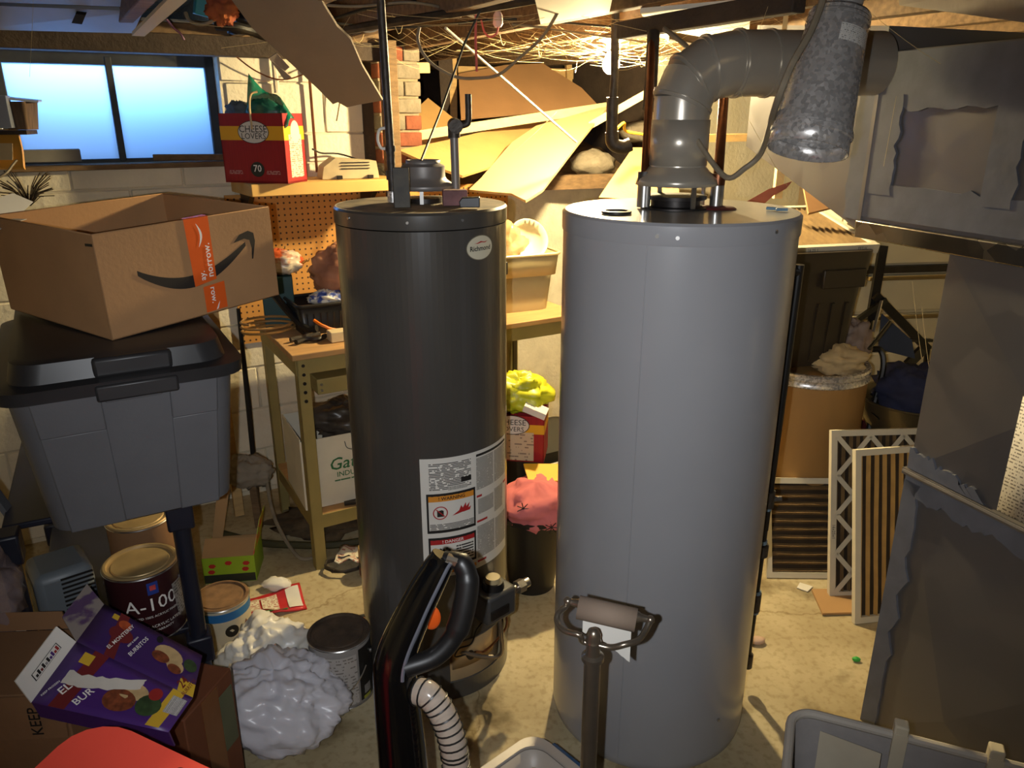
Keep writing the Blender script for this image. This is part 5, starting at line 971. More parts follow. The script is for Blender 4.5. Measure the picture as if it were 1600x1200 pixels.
random.seed(21); m = MB(); w0 = V((-1.537, 2.500, 1.419))
for k in range(46):
    a = random.uniform(0, 6.28); q = V((0.07 * math.cos(a), 0.03 * math.sin(a), random.uniform(0.02, 0.09))); m.tube([w0 + q * 0.05, w0 + q * 0.6 + V((0, 0, 0.015)), w0 + q * 1.2], 0.0016, 4)
one('dried_weeds', m, M('weeds', (70, 56, 36), 0.95, var=0.4, scale=40), 'dried brown weeds behind the mail-order carton', 'weeds', kind='stuff')
one('grey_strap', MB().tube(curve_pts([(-1.637, 2.473, 1.495), (-1.595, 2.503, 1.518), (-1.590, 2.543, 1.543), (-1.584, 2.559, 1.557)], 5), 0.004, 6), 'cable_grey', 'pale strap hanging from the padded envelope', 'strap')
# ------------------------------------------------------------------ on the lower shelf of the navy unit
def paint_can(label, loc, r, h, mat, rz=0, lidm='lid_rust', bail=True, ear=0):
    t = thing('paint_can', label, 'paint can', loc, rz, 'paint cans')
    MB().lathe([(r - 0.002, 0.0), (r, 0.003), (r, h - 0.006), (r + 0.002, h - 0.004), (r + 0.002, h)], 48, cap1=False).build('can_body', mat, t)
    MB().lathe([(r + 0.002, h), (r - 0.002, h + 0.003), (r - 0.008, h + 0.003), (r - 0.010, h - 0.004), (r - 0.018, h - 0.004), (r - 0.02, h - 0.001), (0, h - 0.001)], 48, cap0=False).build('can_lid', lidm, t)
    for q in (0.002, h - 0.004): MB().lathe([(r + 0.002, q - 0.002), (r + 0.0035, q), (r + 0.002, q + 0.002)], 48, cap0=False, cap1=False).build('seam_ring', 'steel_bright', t)
    if bail:
        for a in (ear, ear + 180):
            x, y = math.cos(math.radians(a)), math.sin(math.radians(a)); MB().tube([(x * r, y * r, h * 0.72), (x * (r + 0.006), y * (r + 0.006), h * 0.72)], 0.007, 10).build('bail_ear', 'steel_bright', t)
    return t
M('lid_rust', (120, 96, 66), 0.6, metal=0.3, var=0.35, scale=24, rgb2=(70, 54, 38)); M('lid_gold', (176, 150, 104), 0.45, metal=0.4, var=0.2, scale=14)
M('maroon', (54, 22, 26), 0.4, var=0.06)
ac = V((-0.955, 1.715, 0.421)); ar, ah = 0.088, 0.19
a1 = paint_can('maroon gallon paint can lettered in white on the lower shelf', ac, ar, ah, 'maroon', 0, 'lid_gold', ear=10)
va = math.atan2(-1.715, 0.955); acf = lambda x, z, l=0.0012: V((math.cos(va + x / ar) * (ar + l), math.sin(va + x / ar) * (ar + l), z))
text('A-100', 'ink_white', a1, lambda x, y: acf(0.010 + x, 0.108 + y), 0.052, w=False)
for z, s_, tx in ((0.075, 0.009, 'TRUSTED 100% ACRYLIC FINISH'), (0.046, 0.011, 'EXTERIOR ACRYLIC LATEX'), (0.033, 0.009, '15 YEAR WARRANTY'), (0.015, 0.008, 'SATIN')): text(tx, 'ink_white', a1, lambda x, y, z=z: acf(0.012 + x, z + y), s_, w=False)
MB().grid(lambda u, v: acf(0.004 + 0.026 * u, 0.138 + 0.034 * v), 5, 1).build('blue_badge', M('badge_blue', (36, 60, 140), 0.5, var=0), a1)
MB().grid(lambda u, v: acf(0.010 + 0.014 * u, 0.150 + 0.014 * v, 0.002), 4, 1).build('badge_emblem', M('badge_red', (190, 70, 70), 0.5, var=0.3, scale=120), a1)
MB().grid(lambda u, v: acf(0.076 + 0.036 * u - 0.01 * v, 0.040 + 0.10 * v, 0.0016), 6, 1).build('price_label', fineprint('price', 12, cols=5, lo=0.5, paper=(150, 146, 140), ink=(80, 76, 72)), a1)
paint_can('paint can with tan lid standing behind the maroon can', SP(-0.10, 0.36, 0.421), 0.085, 0.19, 'cardboard_dark', 0, 'lid_gold', bail=False)
sh = thing('space_heater', 'small grey metal space heater with vents on the lower shelf', 'space heater', SP(-0.285, 0.12, 0.421), 40)
MB().box((0, 0, 0.118), (0.13, 0.14, 0.232)).build('case', M('case_grey', (104, 110, 114), 0.45, var=0.06), sh, bevel=0.02)
for k in range(9): MB().box((0.025, -0.0715, 0.215 - k * 0.012), (0.07, 0.004, 0.004)).build('vent_slat', 'steel_dark', sh)
MB().grid(lambda u, v: V((-0.0665, 0.055 - 0.11 * u, 0.03 + 0.18 * v)), 1, 1).build('warning_text', fineprint('heat_print', 10, cols=6, lo=0.4, fill=0.5, paper=(110, 116, 120), ink=(40, 40, 40)), sh)
MB().tube(curve_pts([(0.02, -0.072, 0.04), (0.04, -0.095, 0.05), (0.055, -0.08, 0.07)], 4), 0.005, 8).build('foot_hook', 'steel_dark', sh)
one('white_block', MB().box(SP(-0.40, 0.0, 0.55), (0.085, 0.05, 0.05), (0, 0, A27)), M('foam_white', (206, 186, 160), 0.8, var=0.1), 'off-white foam block beside the navy shelf post', 'block', bevel=0.004)
one('clear_bag', crumple((-1.16, 1.42, 0.72), (0.10, 0.08, 0.12), 66, 0.3, 32, 20), clear('bag_grey', (150, 132, 132), 0.55, 0.12), 'crinkled clear bag at the edge of the picture by the navy shelf', 'bag')
one('grey_board', MB().bar((-1.30, 1.62, 1.06), (-1.20, 1.64, 0.78), 0.03, 0.012), 'tote_grey', 'thin grey board leaning behind the tote', 'board')
one('storage_box', MB().box((-1.30, 1.36, 0.40), (0.20, 0.14, 0.10), (0, 0, 0.3)), 'foam_white', 'white box half hidden under the clear bag', 'box', bevel=0.003)
# ------------------------------------------------------------------ floor at the left
bkt = V((-0.525, 1.955, 0)); br, bh = 0.092, 0.215
M('can_grey', (150, 146, 142), 0.5, var=0.08, scale=10); M('lid_grime', (72, 58, 44), 0.8, var=0.4, scale=20, bump=0.2)
b1 = paint_can('old grey gallon paint can with grimy lid beside the dark heater', bkt, br, bh, 'can_grey', 0, 'lid_grime', ear=-5)
vb = math.atan2(-1.955, 0.525); bf = lambda x, z, l=0.0012: V((math.cos(vb + x / br) * (br + l), math.sin(vb + x / br) * (br + l), z))
fineprint('can_print', 16, cols=8, lo=0.52, fill=0.35, paper=(176, 170, 164), ink=(110, 104, 98))
MB().grid(lambda u, v: bf(-0.055 + 0.10 * u, 0.012 + 0.175 * v), 8, 1).build('text_label', 'can_print', b1)
MB().grid(lambda u, v: bf(0.052 + 0.085 * u, 0.012 + 0.185 * v), 8, 1).build('black_label', 'ink_black', b1)
MB().grid(lambda u, v: bf(0.066 + 0.026 * u, 0.03 + 0.03 * v, 0.002), 4, 1).build('barcode', fineprint('bars2', 1, cols=40, lo=0.5, fill=1.0, paper=(170, 166, 160)), b1)
MB().grid(lambda u, v: bf(0.062 + 0.03 * u, 0.012 + 0.012 * v, 0.002), 4, 1).build('yellow_flash', M('olive_yellow', (150, 150, 50), 0.5), b1)
MB().tube([bf(-0.16 + 0.235 * k / 14, 0.155 - 0.10 * math.sin(math.pi * (0.12 + 0.80 * k / 14)), 0.006 + 0.012 * math.sin(math.pi * k / 14)) for k in range(15)], 0.0022, 6).build('bail_handle', 'steel_bright', b1)
sc_ = V((-0.965, 2.175, 0)); 
s1 = paint_can('white paint can with blue band on the floor behind the navy post', sc_, 0.088, 0.19, M('can_white', (206, 196, 170), 0.5, var=0.1), 0, M('lid_dust', (122, 92, 62), 0.9, var=0.3, scale=30), bail=False)
vs_ = math.atan2(-2.175, 0.965); sf = lambda x, z, l=0.0012: V((math.cos(vs_ + x / 0.088) * (0.088 + l), math.sin(vs_ + x / 0.088) * (0.088 + l), z))
MB().grid(lambda u, v: sf(-0.13 + 0.26 * u, 0.145 + 0.03 * v), 16, 1).build('blue_band', M('band_blue', (40, 110, 170), 0.5, var=0.05), s1)
MB().add([sf(0.02 + 0.022 * math.cos(k * 0.4), 0.105 + 0.022 * math.sin(k * 0.4), 0.002) for k in range(16)], [tuple(range(16))]).build('round_mark', 'ink_black', s1); text('A', M('ink_rust', (110, 50, 30), 0.6, var=0), s1, lambda x, y: sf(0.075 + x, 0.105 + y), 0.04, w=False)
gb = thing('snack_box', 'open lime green snack carton lying under the tote', 'carton', (-1.09, 2.62, 0), 8)
M('lime_card', (140, 176, 40), 0.5, var=0.08)
for nm, c, d, mt in (('front_wall', (0, -0.08, 0.055), (0.19, 0.003, 0.11), 'lime_card'), ('back_wall', (0, 0.08, 0.055), (0.19, 0.003, 0.11), 'cardboard_inside'), ('side_wall', (-0.095, 0, 0.055), (0.003, 0.16, 0.11), 'lime_card'), ('side_wall', (0.095, 0, 0.055), (0.003, 0.16, 0.11), 'lime_card'), ('base', (0, 0, 0.002), (0.19, 0.16, 0.003), 'lime_card')): MB().box(c, d).build(nm, mt, gb)
MB().poly([(0.095, -0.08, 0.11), (0.097, 0.08, 0.11), (0.125, 0.07, 0.24), (0.120, -0.02, 0.23)], 0.002).build('open_flap', M('flap_print', (170, 180, 40), 0.5, rgb2=(200, 60, 30), scale=30, thr=(0.42, 0.52)), gb)
MB().poly([(-0.095, -0.079, 0.11), (0.095, -0.079, 0.11), (0.095, 0.0, 0.145), (-0.095, 0.0, 0.15)], 0.002).build('open_flap', 'cardboard_inside', gb)
MB().poly([(-0.05, 0.08, 0.11), (-0.09, 0.08, 0.11), (-0.05, 0.12, 0.33), (-0.01, 0.12, 0.30)], 0.002).build('open_flap', 'cardboard_inside', gb)
MB().grid(lambda u, v: V((-0.094 + 0.188 * u, -0.0825, 0.002 + 0.035 * v)), 1, 1).build('dark_band', 'dark_green', gb)
for x, z in ((-0.06, 0.075), (0.0, 0.085), (0.065, 0.08), (-0.065, 0.05), (0.06, 0.055)): MB().add([V((x + 0.014 * math.cos(k), -0.0828, z + 0.010 * math.sin(k))) for k in range(6)], [tuple(range(6))]).build('fruit_print', 'ink_red', gb)
rp_ = thing('snack_bag', 'flat red and white food packet lying on the concrete', 'packet', (-0.92, 2.37, 0), 24)
MB().grid(lambda u, v: V((-0.16 + 0.32 * u, -0.075 + 0.15 * v, 0.012 + 0.012 * math.sin(u * 4 + v * 3) + 0.010 * noise.noise(V((u * 5, v * 5, 2))))), 14, 8).build('packet_sheet', M('packet_red', (186, 40, 44), 0.4, var=0.15), rp_, solid=0.006)
pk = lambda u, v, l=0.006: V((-0.16 + 0.32 * u, -0.075 + 0.15 * v, l + 0.012 + 0.012 * math.sin(u * 4 + v * 3) + 0.010 * noise.noise(V((u * 5, v * 5, 2)))))
fineprint('packet_print', 10, cols=6, lo=0.5, paper=(222, 214, 190), ink=(180, 120, 100))
for u0, u1, v0, v1, mt in ((0.30, 0.52, 0.15, 0.85, 'packet_print'), (0.54, 0.72, 0.2, 0.9, 'packet_print'), (0.82, 0.97, 0.1, 0.9, 'white_paper'), (0.5, 0.8, 0.03, 0.12, 'ink_green')): MB().grid(lambda u, v: pk(u0 + (u1 - u0) * u, v0 + (v1 - v0) * v), 8, 6).build('printed_panel', mt, rp_)
one('crumpled_paper', crumple((-0.891, 2.499, 0.020), (0.055, 0.035, 0.022), 71, 0.4, 14, 10), 'white_paper', 'crumpled white paper on the floor behind the red packet', 'paper')
pb = one('plastic_bag', crumple((-0.765, 1.98, 0.09), (0.145, 0.14, 0.12), 73, 0.28, 72, 44, fr=1.3, flat_z=0.004), clear('bag_white', (232, 228, 218), 0.90, 0.3), 'white plastic bag half lit on the floor', 'plastic bag')
pb2 = one('plastic_bag', crumple((-0.675, 1.79, 0.10), (0.175, 0.14, 0.13), 75, 0.30, 72, 44, fr=1.3, flat_z=0.004), clear('bag_white2', (222, 220, 226), 0.90, 0.3), 'crumpled greyish plastic bag in shadow in front of the white one', 'plastic bag')
px = thing('pizza_carton', 'flat black frozen pizza carton half under the dark heater', 'carton', (-0.50, 2.24, 0), 20)
MB().box((0.03, -0.02, 0.006), (0.24, 0.22, 0.01)).build('carton', 'ink_black', px)
MB().add([V((0.0 + 0.045 * math.cos(k * 0.35), 0.04 + 0.03 * math.sin(k * 0.35), 0.0118)) for k in range(18)], [tuple(range(18))]).build('pizza_print', M('pizza', (216, 120, 60), 0.5, var=0.35, scale=60), px)
for y, w in ((-0.015, 0.10), (-0.07, 0.05)): MB().grid(lambda u, v: V((0.0 + w * u, y + 0.012 * v, 0.012)), 1, 1).build('title_print', 'ink_white', px)
MB().grid(lambda u, v: V((-0.05 + 0.06 * u, -0.05 + 0.03 * v, 0.0119)), 1, 1).build('pale_panel', 'can_white', px)
tc_ = thing('rusty_tin', 'old tan tin can with printed band behind the dark heater', 'tin can', (-0.545, 2.60, 0))
MB().lathe([(0.05, 0), (0.05, 0.12), (0.048, 0.122), (0.046, 0.10)], 28, cap1=False).build('tin_body', M('tin_tan', (170, 140, 90), 0.6, var=0.25, scale=14), tc_)
MB().lathe([(0.0508, 0.01), (0.0508, 0.065)], 28, cap0=False, cap1=False).build('tin_band', M('tin_band', (56, 60, 52), 0.6, rgb2=(170, 70, 50), scale=16, thr=(0.35, 0.42)), tc_)
one('wire_scrap', MB().tube([V((-0.66, 2.62, 0.02)) + V((0.075 * math.cos(k * 0.7), 0.05 * math.sin(k * 0.7), 0.004 * (k % 5))) for k in range(34)], 0.004, 6), 'iron_pipe', 'tangled dark wire scrap beside the bench leg', 'wire')
one('newspaper_scrap', MB().grid(lambda u, v: V((-0.70 + 0.16 * u, 2.63 + 0.12 * v, 0.035 + 0.02 * noise.noise(V((u * 4, v * 4, 9))))), 8, 6), 'packet_print', 'torn paper scrap lying on the wire by the bench leg', 'paper', solid=0.002)
one('garden_hose', MB().tube(curve_pts([(-1.24, 2.86, 0.03), (-1.05, 2.79, 0.025), (-0.9, 2.77, 0.025), (-0.74, 2.76, 0.03), (-0.6, 2.80, 0.03)], 6), 0.016, 10), M('hose_green', (62, 58, 34), 0.6), 'dirty green hose along the floor under the bench', 'hose')
one('grey_cable', MB().tube(curve_pts([(-1.06, 3.0, 0.30), (-1.0, 2.85, 0.16), (-0.93, 2.75, 0.08), (-0.85, 2.68, 0.02), (-0.78, 2.70, 0.012)], 6), 0.008, 8), 'cable_grey', 'grey cable curving down beside the bench back leg', 'cable')
one('rag_heap', crumple((-1.12, 2.95, 0.27), (0.10, 0.07, 0.07), 79, 0.35), M('rag_grey', (140, 128, 110), 0.9, var=0.2), 'greyish rag hung on the cut stick behind the snack carton', 'rag')
one('stick', MB().bar((-1.10, 2.96, 0.0), (-1.11, 2.97, 0.22), 0.03, 0.02, up=(0, 1, 0)), 'wood_old', 'short stick standing under the greyish rag', 'stick')
one('tripod_pole', MB().tube([(-1.13, 3.05, 0.01), (-1.12, 3.06, 0.55), (-1.115, 3.06, 0.95)], [0.010, 0.012, 0.008], 10), 'black_plastic', 'black pole standing at the back of the bench', 'pole')
one('timber_post', MB().box((0, 0, 0.5), (0.04, 0.03, 1.0)), 'wood_raw', 'tan timber batten behind the storage tote', 'batten', bevel=0.002)
bpy.data.objects['timber_post.001'].location = (-1.22, 3.06, 0.005); bpy.data.objects['timber_post.001'].rotation_euler = (0, 0, A30)
one('floor_debris', crumple((-0.83, 2.95, 0.03), (0.20, 0.12, 0.04), 81, 0.5, 24, 14, flat_z=0.002), M('debris', (84, 68, 46), 0.95, var=0.4, scale=24), 'dark dusty junk pile under the bench shelf', 'junk')
# ------------------------------------------------------------------ cartons in the left corner, foreground
ba = thing('cardboard_box', 'large plain brown carton under the burrito carton', 'cardboard box', (-1.155, 1.26, 0), 4)
MB().box((0, 0, 0.33), (0.60, 0.20, 0.66)).build('carton', 'cardboard_dark', ba, bevel=0.003)
MB().poly([(-0.28, 0.10, 0.66), (0.22, 0.10, 0.66), (0.20, 0.12, 0.69), (-0.28, 0.12, 0.70)], 0.004).build('open_flap', 'cardboard_dark', ba)
MB().poly([(-0.30, -0.102, 0.66), (0.30, -0.102, 0.66), (0.30, -0.112, 0.57), (-0.30, -0.112, 0.57)], 0.004).build('open_flap', 'cardboard_dark', ba)
text('KEEP', 'ink_black', ba, lambda x, y: V((0.25 - y, -0.1175, 0.612 + x)), 0.03, w=False, bold=0.01)
bb = thing('cardboard_box', 'brown taped carton standing beside the plastic bags', 'cardboard box', (-0.795, 1.478, 0), -14)
MB().box((0, 0, 0.21), (0.18, 0.18, 0.42)).build('carton', M('carton_red', (112, 64, 38), 0.7, var=0.1), bb, bevel=0.003)
MB().box((0.0905, -0.0, 0.21), (0.002, 0.06, 0.41)).build('packing_tape', M('tape_brown', (128, 84, 52), 0.25, var=0.1), bb)
MB().box((0.0, -0.0905, 0.28), (0.17, 0.002, 0.07)).build('packing_tape', 'tape_brown', bb)
MB().box((0.092, 0.055, 0.30), (0.002, 0.05, 0.16)).build('green_label', M('label_green', (96, 100, 74), 0.6), bb)
# burrito carton
BA, BB_ = V((-0.849, 1.251, 0.722)), V((-0.602, 1.175, 0.654)); BC_, BD_ = V((-0.624, 1.284, 0.663)), V((-0.848, 1.360, 0.731)); BE, BF = V((-0.874, 1.131, 0.682)), V((-0.612, 1.090, 0.653))
bu = thing('food_carton', 'opened purple frozen burrito carton lying on the brown boxes', 'carton', (BE + BF) / 2)
M('purple', (74, 40, 112), 0.42, var=0.06); M('purple_shaded', (62, 34, 92), 0.42, var=0.06); M('burrito', (190, 160, 112), 0.6, var=0.2, scale=40); M('filling', (120, 60, 32), 0.6, var=0.5, scale=90); M('maroon_ink', (110, 34, 34), 0.5, var=0.03); M('gold_ink', (210, 170, 50), 0.5, var=0.02); M('veg', (50, 70, 40), 0.5, var=0.4, scale=60)
fu = quad_fn(BA, BB_, BC_, BD_, 0.0); fl2 = quad_fn(BE, BF, BB_, BA, 0.0)
nu_ = (BB_ - BA).cross(BD_ - BA).normalized(); nl_ = (BF - BE).cross(BA - BE).normalized()
MB().grid(fu, 6, 6).build('upper_panel', 'purple_shaded', bu, w=True, solid=0.002); MB().grid(fl2, 6, 6).build('lower_panel', 'purple', bu, w=True, solid=0.002)  # same card: upper panel's shade is put into a darker purple
BBK = [p - nl_ * 0.05 for p in (BE, BF)]
MB().poly([BF, BE, BBK[0], BBK[1]], 0.003).build('edge_panel', 'purple', bu, w=True)
fU = lambda u, v, l=0.0015: fu(u, v) + nu_ * l; fL = lambda u, v, l=0.0015: fl2(u, v) + nl_ * l
def pq(f, u0, u1, v0, v1, mat, name, l=0.0015, sk=0.0): return MB().grid(lambda u, v: f(u0 + (u1 - u0) * u + sk * v, v0 + (v1 - v0) * v, l), 2, 2).build(name, mat, bu, w=True)
def pd(f, u, v, ru, rv, mat, name, l=0.002, n=18): return MB().add([f(u + ru * math.cos(2 * math.pi * i / n), v + rv * math.sin(2 * math.pi * i / n), l) for i in range(n)], [tuple(range(n))]).build(name, mat, bu, w=True)
def ptx(f, s, u, v, su_, sv_, mat, size, ang=0.0):
    ca_, sa_ = math.cos(ang), math.sin(ang); text(s, mat, bu, lambda x, y: f(u + (x * ca_ - y * sa_) / su_, v + (x * sa_ + y * ca_) / sv_, 0.003), size, bold=0.012)
WU, HU, WL_, HL = (BB_ - BA).length, (BD_ - BA).length, (BF - BE).length, (BA - BE).length
pq(fU, 0.24, 0.33, 0.0, 1.0, 'maroon_ink', 'maroon_stripe', sk=-0.06)
pd(fU, 0.28, 0.55, 0.11, 0.17, 'maroon_ink', 'logo_shield'); pd(fU, 0.27, 0.78, 0.06, 0.10, M('logo_orange', (180, 80, 40), 0.5, var=0.3, scale=80), 'logo_sun')
ptx(fU, 'EL MONTEREY', 0.29, 0.50, WU, HU, 'ink_white', 0.0125, 1.25); ptx(fU, 'BURRITOS', 0.46, 0.48, WU, HU, 'ink_white', 0.0135, 1.25); ptx(fU, 'BEEF & BEAN', 0.40, 0.52, WU, HU, 'ink_white', 0.006, 1.25)
pd(fU, 0.72, 0.62, 0.13, 0.20, 'burrito', 'burrito_print'); pd(fU, 0.66, 0.50, 0.08, 0.12, 'filling', 'filling_print', 0.003); pd(fU, 0.80, 0.45, 0.075, 0.15, 'burrito', 'burrito_print', 0.0025); pd(fU, 0.80, 0.38, 0.06, 0.10, 'filling', 'filling_print', 0.0035); pd(fU, 0.92, 0.62, 0.06, 0.14, 'veg', 'vegetable_print', 0.0025)
pq(fU, 0.87, 1.0, 0.0, 0.28, 'gold_ink', 'gold_corner'); ptx(fU, '24', 0.90, 0.20, WU, HU, 'maroon_ink', 0.026, 1.2); ptx(fU, 'BURRITOS', 0.955, 0.16, WU, HU, 'maroon_ink', 0.011, 1.2)
pq(fU, 0.13, 0.19, 0.80, 0.92, 'gold_ink', 'frozen_badge'); pd(fU, 0.60, 0.86, 0.03, 0.08, 'ink_black', 'bell_mark')
pq(fL, 0.12, 0.24, 0.0, 1.0, 'maroon_ink', 'maroon_stripe', sk=0.05); ptx(fL, 'EL', 0.155, 0.30, WL_, HL, 'ink_white', 0.024, 1.2); ptx(fL, 'BUR', 0.31, 0.26, WL_, HL, 'ink_white', 0.022, 1.2)
pq(fL, 0.11, 0.20, 0.74, 0.92, 'gold_ink', 'frozen_badge'); ptx(fL, 'KEEP FROZEN', 0.06, 0.25, WL_, HL, 'ink_white', 0.006, 1.2)
pd(fL, 0.55, 0.38, 0.12, 0.22, 'filling', 'filling_print', 0.002); pd(fL, 0.60, 0.62, 0.12, 0.18, 'burrito', 'burrito_print', 0.0018); pd(fL, 0.76, 0.72, 0.05, 0.14, M('tomato', (150, 40, 36), 0.5), 'tomato_print', 0.0026); pd(fL, 0.76, 0.45, 0.09, 0.24, 'veg', 'vegetable_print', 0.0022)
pq(fL, 0.82, 0.92, 0.05, 1.0, 'gold_ink', 'gold_band', sk=0.02); pq(fL, 0.875, 0.985, 0.42, 0.86, fineprint('bars3', 1, cols=46, lo=0.5, fill=1.0, paper=(224, 220, 214)), 'barcode', 0.0026)
tp = [(0.10, 0.42), (0.14, 0.70), (0.20, 0.62), (0.30, 0.58), (0.40, 0.74), (0.55, 0.98), (0.66, 0.92), (0.64, 0.66), (0.52, 0.50), (0.42, 0.36), (0.30, 0.30), (0.18, 0.34)]
MB().grid(lambda u, v: fL(0.10 + 0.54 * u + 0.02 * noise.noise(V((u * 6, v * 6, 1))), 0.36 + 0.34 * u * u + 0.04 * noise.noise(V((u * 9, v * 3, 5))) + (0.22 + 0.05 * noise.noise(V((u * 8, 3, 2)))) * v, 0.0034), 16, 4).build('torn_patch', M('torn_card', (206, 198, 186), 0.8, var=0.08, scale=20), bu, w=True)
WF = [V((-0.870, 1.236, 0.769)), V((-0.891, 1.128, 0.733))]
MB().poly([BE, BA, WF[0], WF[1]], 0.003).build('end_flap', 'white_paper', bu, w=True)
fw = quad_fn(BE, BA, WF[0], WF[1], 0.0); nw_ = (BA - BE).cross(WF[0] - BE).normalized(); fW = lambda u, v, l=0.002: fw(u, v) + nw_ * l
pq(fW, 0.22, 0.80, 0.36, 0.66, 'ink_black', 'colour_bar_frame', 0.0012); pq(fW, 0.235, 0.785, 0.38, 0.64, 'white_paper', 'colour_bar_field', 0.0016)
for k, mt in enumerate(('ink_black', 'ink_black', 'maroon_ink', 'ink_black', 'can_grey', 'ink_black', 'purple', 'purple', 'tomato', 'tomato')): pq(fW, 0.26 + 0.052 * k, 0.30 + 0.052 * k, 0.42, 0.60 if k % 2 else 0.52, mt, 'colour_swatch', 0.0024)
TF = [V((-0.917, 1.426, 0.737)), V((-0.912, 1.318, 0.731))]
MB().poly([BA, BD_, TF[0], TF[1]], 0.003).build('torn_flap', M('flap_torn', (150, 138, 132), 0.8, rgb2=(92, 66, 104), scale=16, thr=(0.42, 0.5)), bu, w=True)
# red lidded tote at the very front
RTE = Euler((0, math.radians(16), math.radians(-15)))
RTL = V((-0.616, 0.912, 0.870)) - RTE.to_matrix() @ V((-0.19, 0.23, 0.545))
rl = thing('red_tote', 'red plastic tote with recessed lid in the near left corner', 'storage tote', RTL, rot=RTE)
M('red_flash_lit', (240, 84, 66), 0.38, var=0.05, scale=6); M('red_deep', (196, 24, 40), 0.4, var=0.04)  # lid red is paler than the tub: near flash brightness put into its colour
loft_m = MB(); loft(loft_m, [ring(0, 0, 0.15, 0.19, 0.05, 0.0), ring(0, 0, 0.175, 0.215, 0.06, 0.50)]); loft_m.build('tub', 'red_deep', rl)
m = MB(); loft(m, [ring(0, 0, 0.19, 0.23, 0.07, 0.49), ring(0, 0, 0.192, 0.232, 0.07, 0.525), ring(0, 0, 0.182, 0.222, 0.065, 0.545), ring(0, 0, 0.125, 0.165, 0.05, 0.547), ring(0, 0, 0.118, 0.158, 0.045, 0.538), ring(0, 0, 0.10, 0.14, 0.04, 0.536), ring(0, 0, 0.095, 0.135, 0.04, 0.522)]); lid_ = m.build('lid', 'red_flash_lit', rl)
m = MB(); loft(m, [ring(0, 0, 0.094, 0.134, 0.04, 0.5215), ring(0, 0, 0.094, 0.134, 0.04, 0.5235)]); m.build('recessed_panel', 'red_deep', lid_)
m = MB(); loft(m, [ring(0.02, 0.197, 0.045, 0.007, 0.0069, 0.5455), ring(0.02, 0.197, 0.045, 0.007, 0.0069, 0.5475)]); m.build('handle_slot', M('slot_dark', (60, 8, 10), 0.7), lid_)
one('cardboard_box', MB().box((RTL.x, RTL.y, 0.135), (0.36, 0.44, 0.27), (0, 0, math.radians(-15))), 'cardboard_dark', 'brown carton carrying the red lidded tote', 'cardboard box', bevel=0.003)
# ------------------------------------------------------------------ vacuum cleaner
vc = thing('vacuum_cleaner', 'black upright vacuum cleaner with clear ribbed hose before the dark heater', 'vacuum cleaner', (-0.17, 1.08, 0))
def vt(pts, r, n=14, sx=1.0): return [V(p) for p in pts], r
spine = curve_pts([(-0.180, 1.06, 0.02), (-0.192, 1.075, 0.30), (-0.197, 1.095, 0.55), (-0.205, 1.11, 0.72), (-0.205, 1.12, 0.79), (-0.17, 1.145, 0.87), (-0.135, 1.165, 0.935), (-0.118, 1.172, 0.962)], 6)
rr_ = [0.054 - 0.030 * min(1, k / (len(spine) - 1) * 1.05) for k in range(len(spine))]
MB().tube(spine, rr_, 14).build('handle_spine', 'black_gloss', vc, w=True)
MB().tube([p + V((0.5 * rr_[k + 22] , -rr_[k + 22] * 0.86, 0)) for k, p in enumerate(spine[22:])], 0.0035, 6).build('spine_trim', M('trim_grey', (90, 92, 100), 0.2, coat=0.3), vc, w=True)
MB().tube(curve_pts([(-0.118, 1.172, 0.955), (-0.09, 1.165, 0.955), (-0.078, 1.155, 0.93), (-0.083, 1.14, 0.885), (-0.10, 1.125, 0.835), (-0.135, 1.11, 0.80), (-0.185, 1.10, 0.785)], 6), [0.016] * 6 + [0.019] * 6 + [0.021] * 12 + [0.018] * 13, 14).build('grip', 'black_plastic', vc, w=True)
MB().tube([(-0.112, 1.165, 0.962), (-0.085, 1.158, 0.957)], 0.011, 10).build('release_button', 'nickel', vc, w=True)
MB().ell((-0.145, 1.16, 0.845), (0.018, 0.006, 0.026), 16, 10).build('orange_badge', M('badge_orange', (210, 84, 24), 0.4), vc, w=True)
MB().box((-0.17, 1.05, 0.07), (0.26, 0.24, 0.12)).build('floor_head', 'black_plastic', vc, w=True, bevel=0.03)
MB().cyl((-0.165, 1.03, 0.14), (-0.165, 1.04, 0.50), 0.055, n=24).build('dust_cup', 'black_gloss', vc, w=True)
hp = curve_pts([(-0.165, 1.10, 0.735), (-0.145, 1.09, 0.735), (-0.122, 1.08, 0.705), (-0.105, 1.07, 0.655), (-0.098, 1.06, 0.59), (-0.095, 1.05, 0.50), (-0.10, 1.05, 0.40), (-0.12, 1.05, 0.30)], 8)
hose = MB().tube(hp, 0.0235, 18).build('hose', clear('hose_clear', (196, 180, 164), 0.62, 0.2), vc, w=True)
hd_ = 0.0; last = -1
for i in range(len(hp) - 1):
    hd_ += (hp[i + 1] - hp[i]).length
    if int(hd_ / 0.014) > last:
        last = int(hd_ / 0.014); d = (hp[i + 1] - hp[i]).normalized(); u = d.orthogonal().normalized(); w_ = d.cross(u)
        MB().tube([hp[i] + (u * math.cos(a * 0.393) + w_ * math.sin(a * 0.393)) * 0.0245 for a in range(16)], 0.0017, 5, closed=True).build('hose_rib', 'black_plastic', hose, w=True)
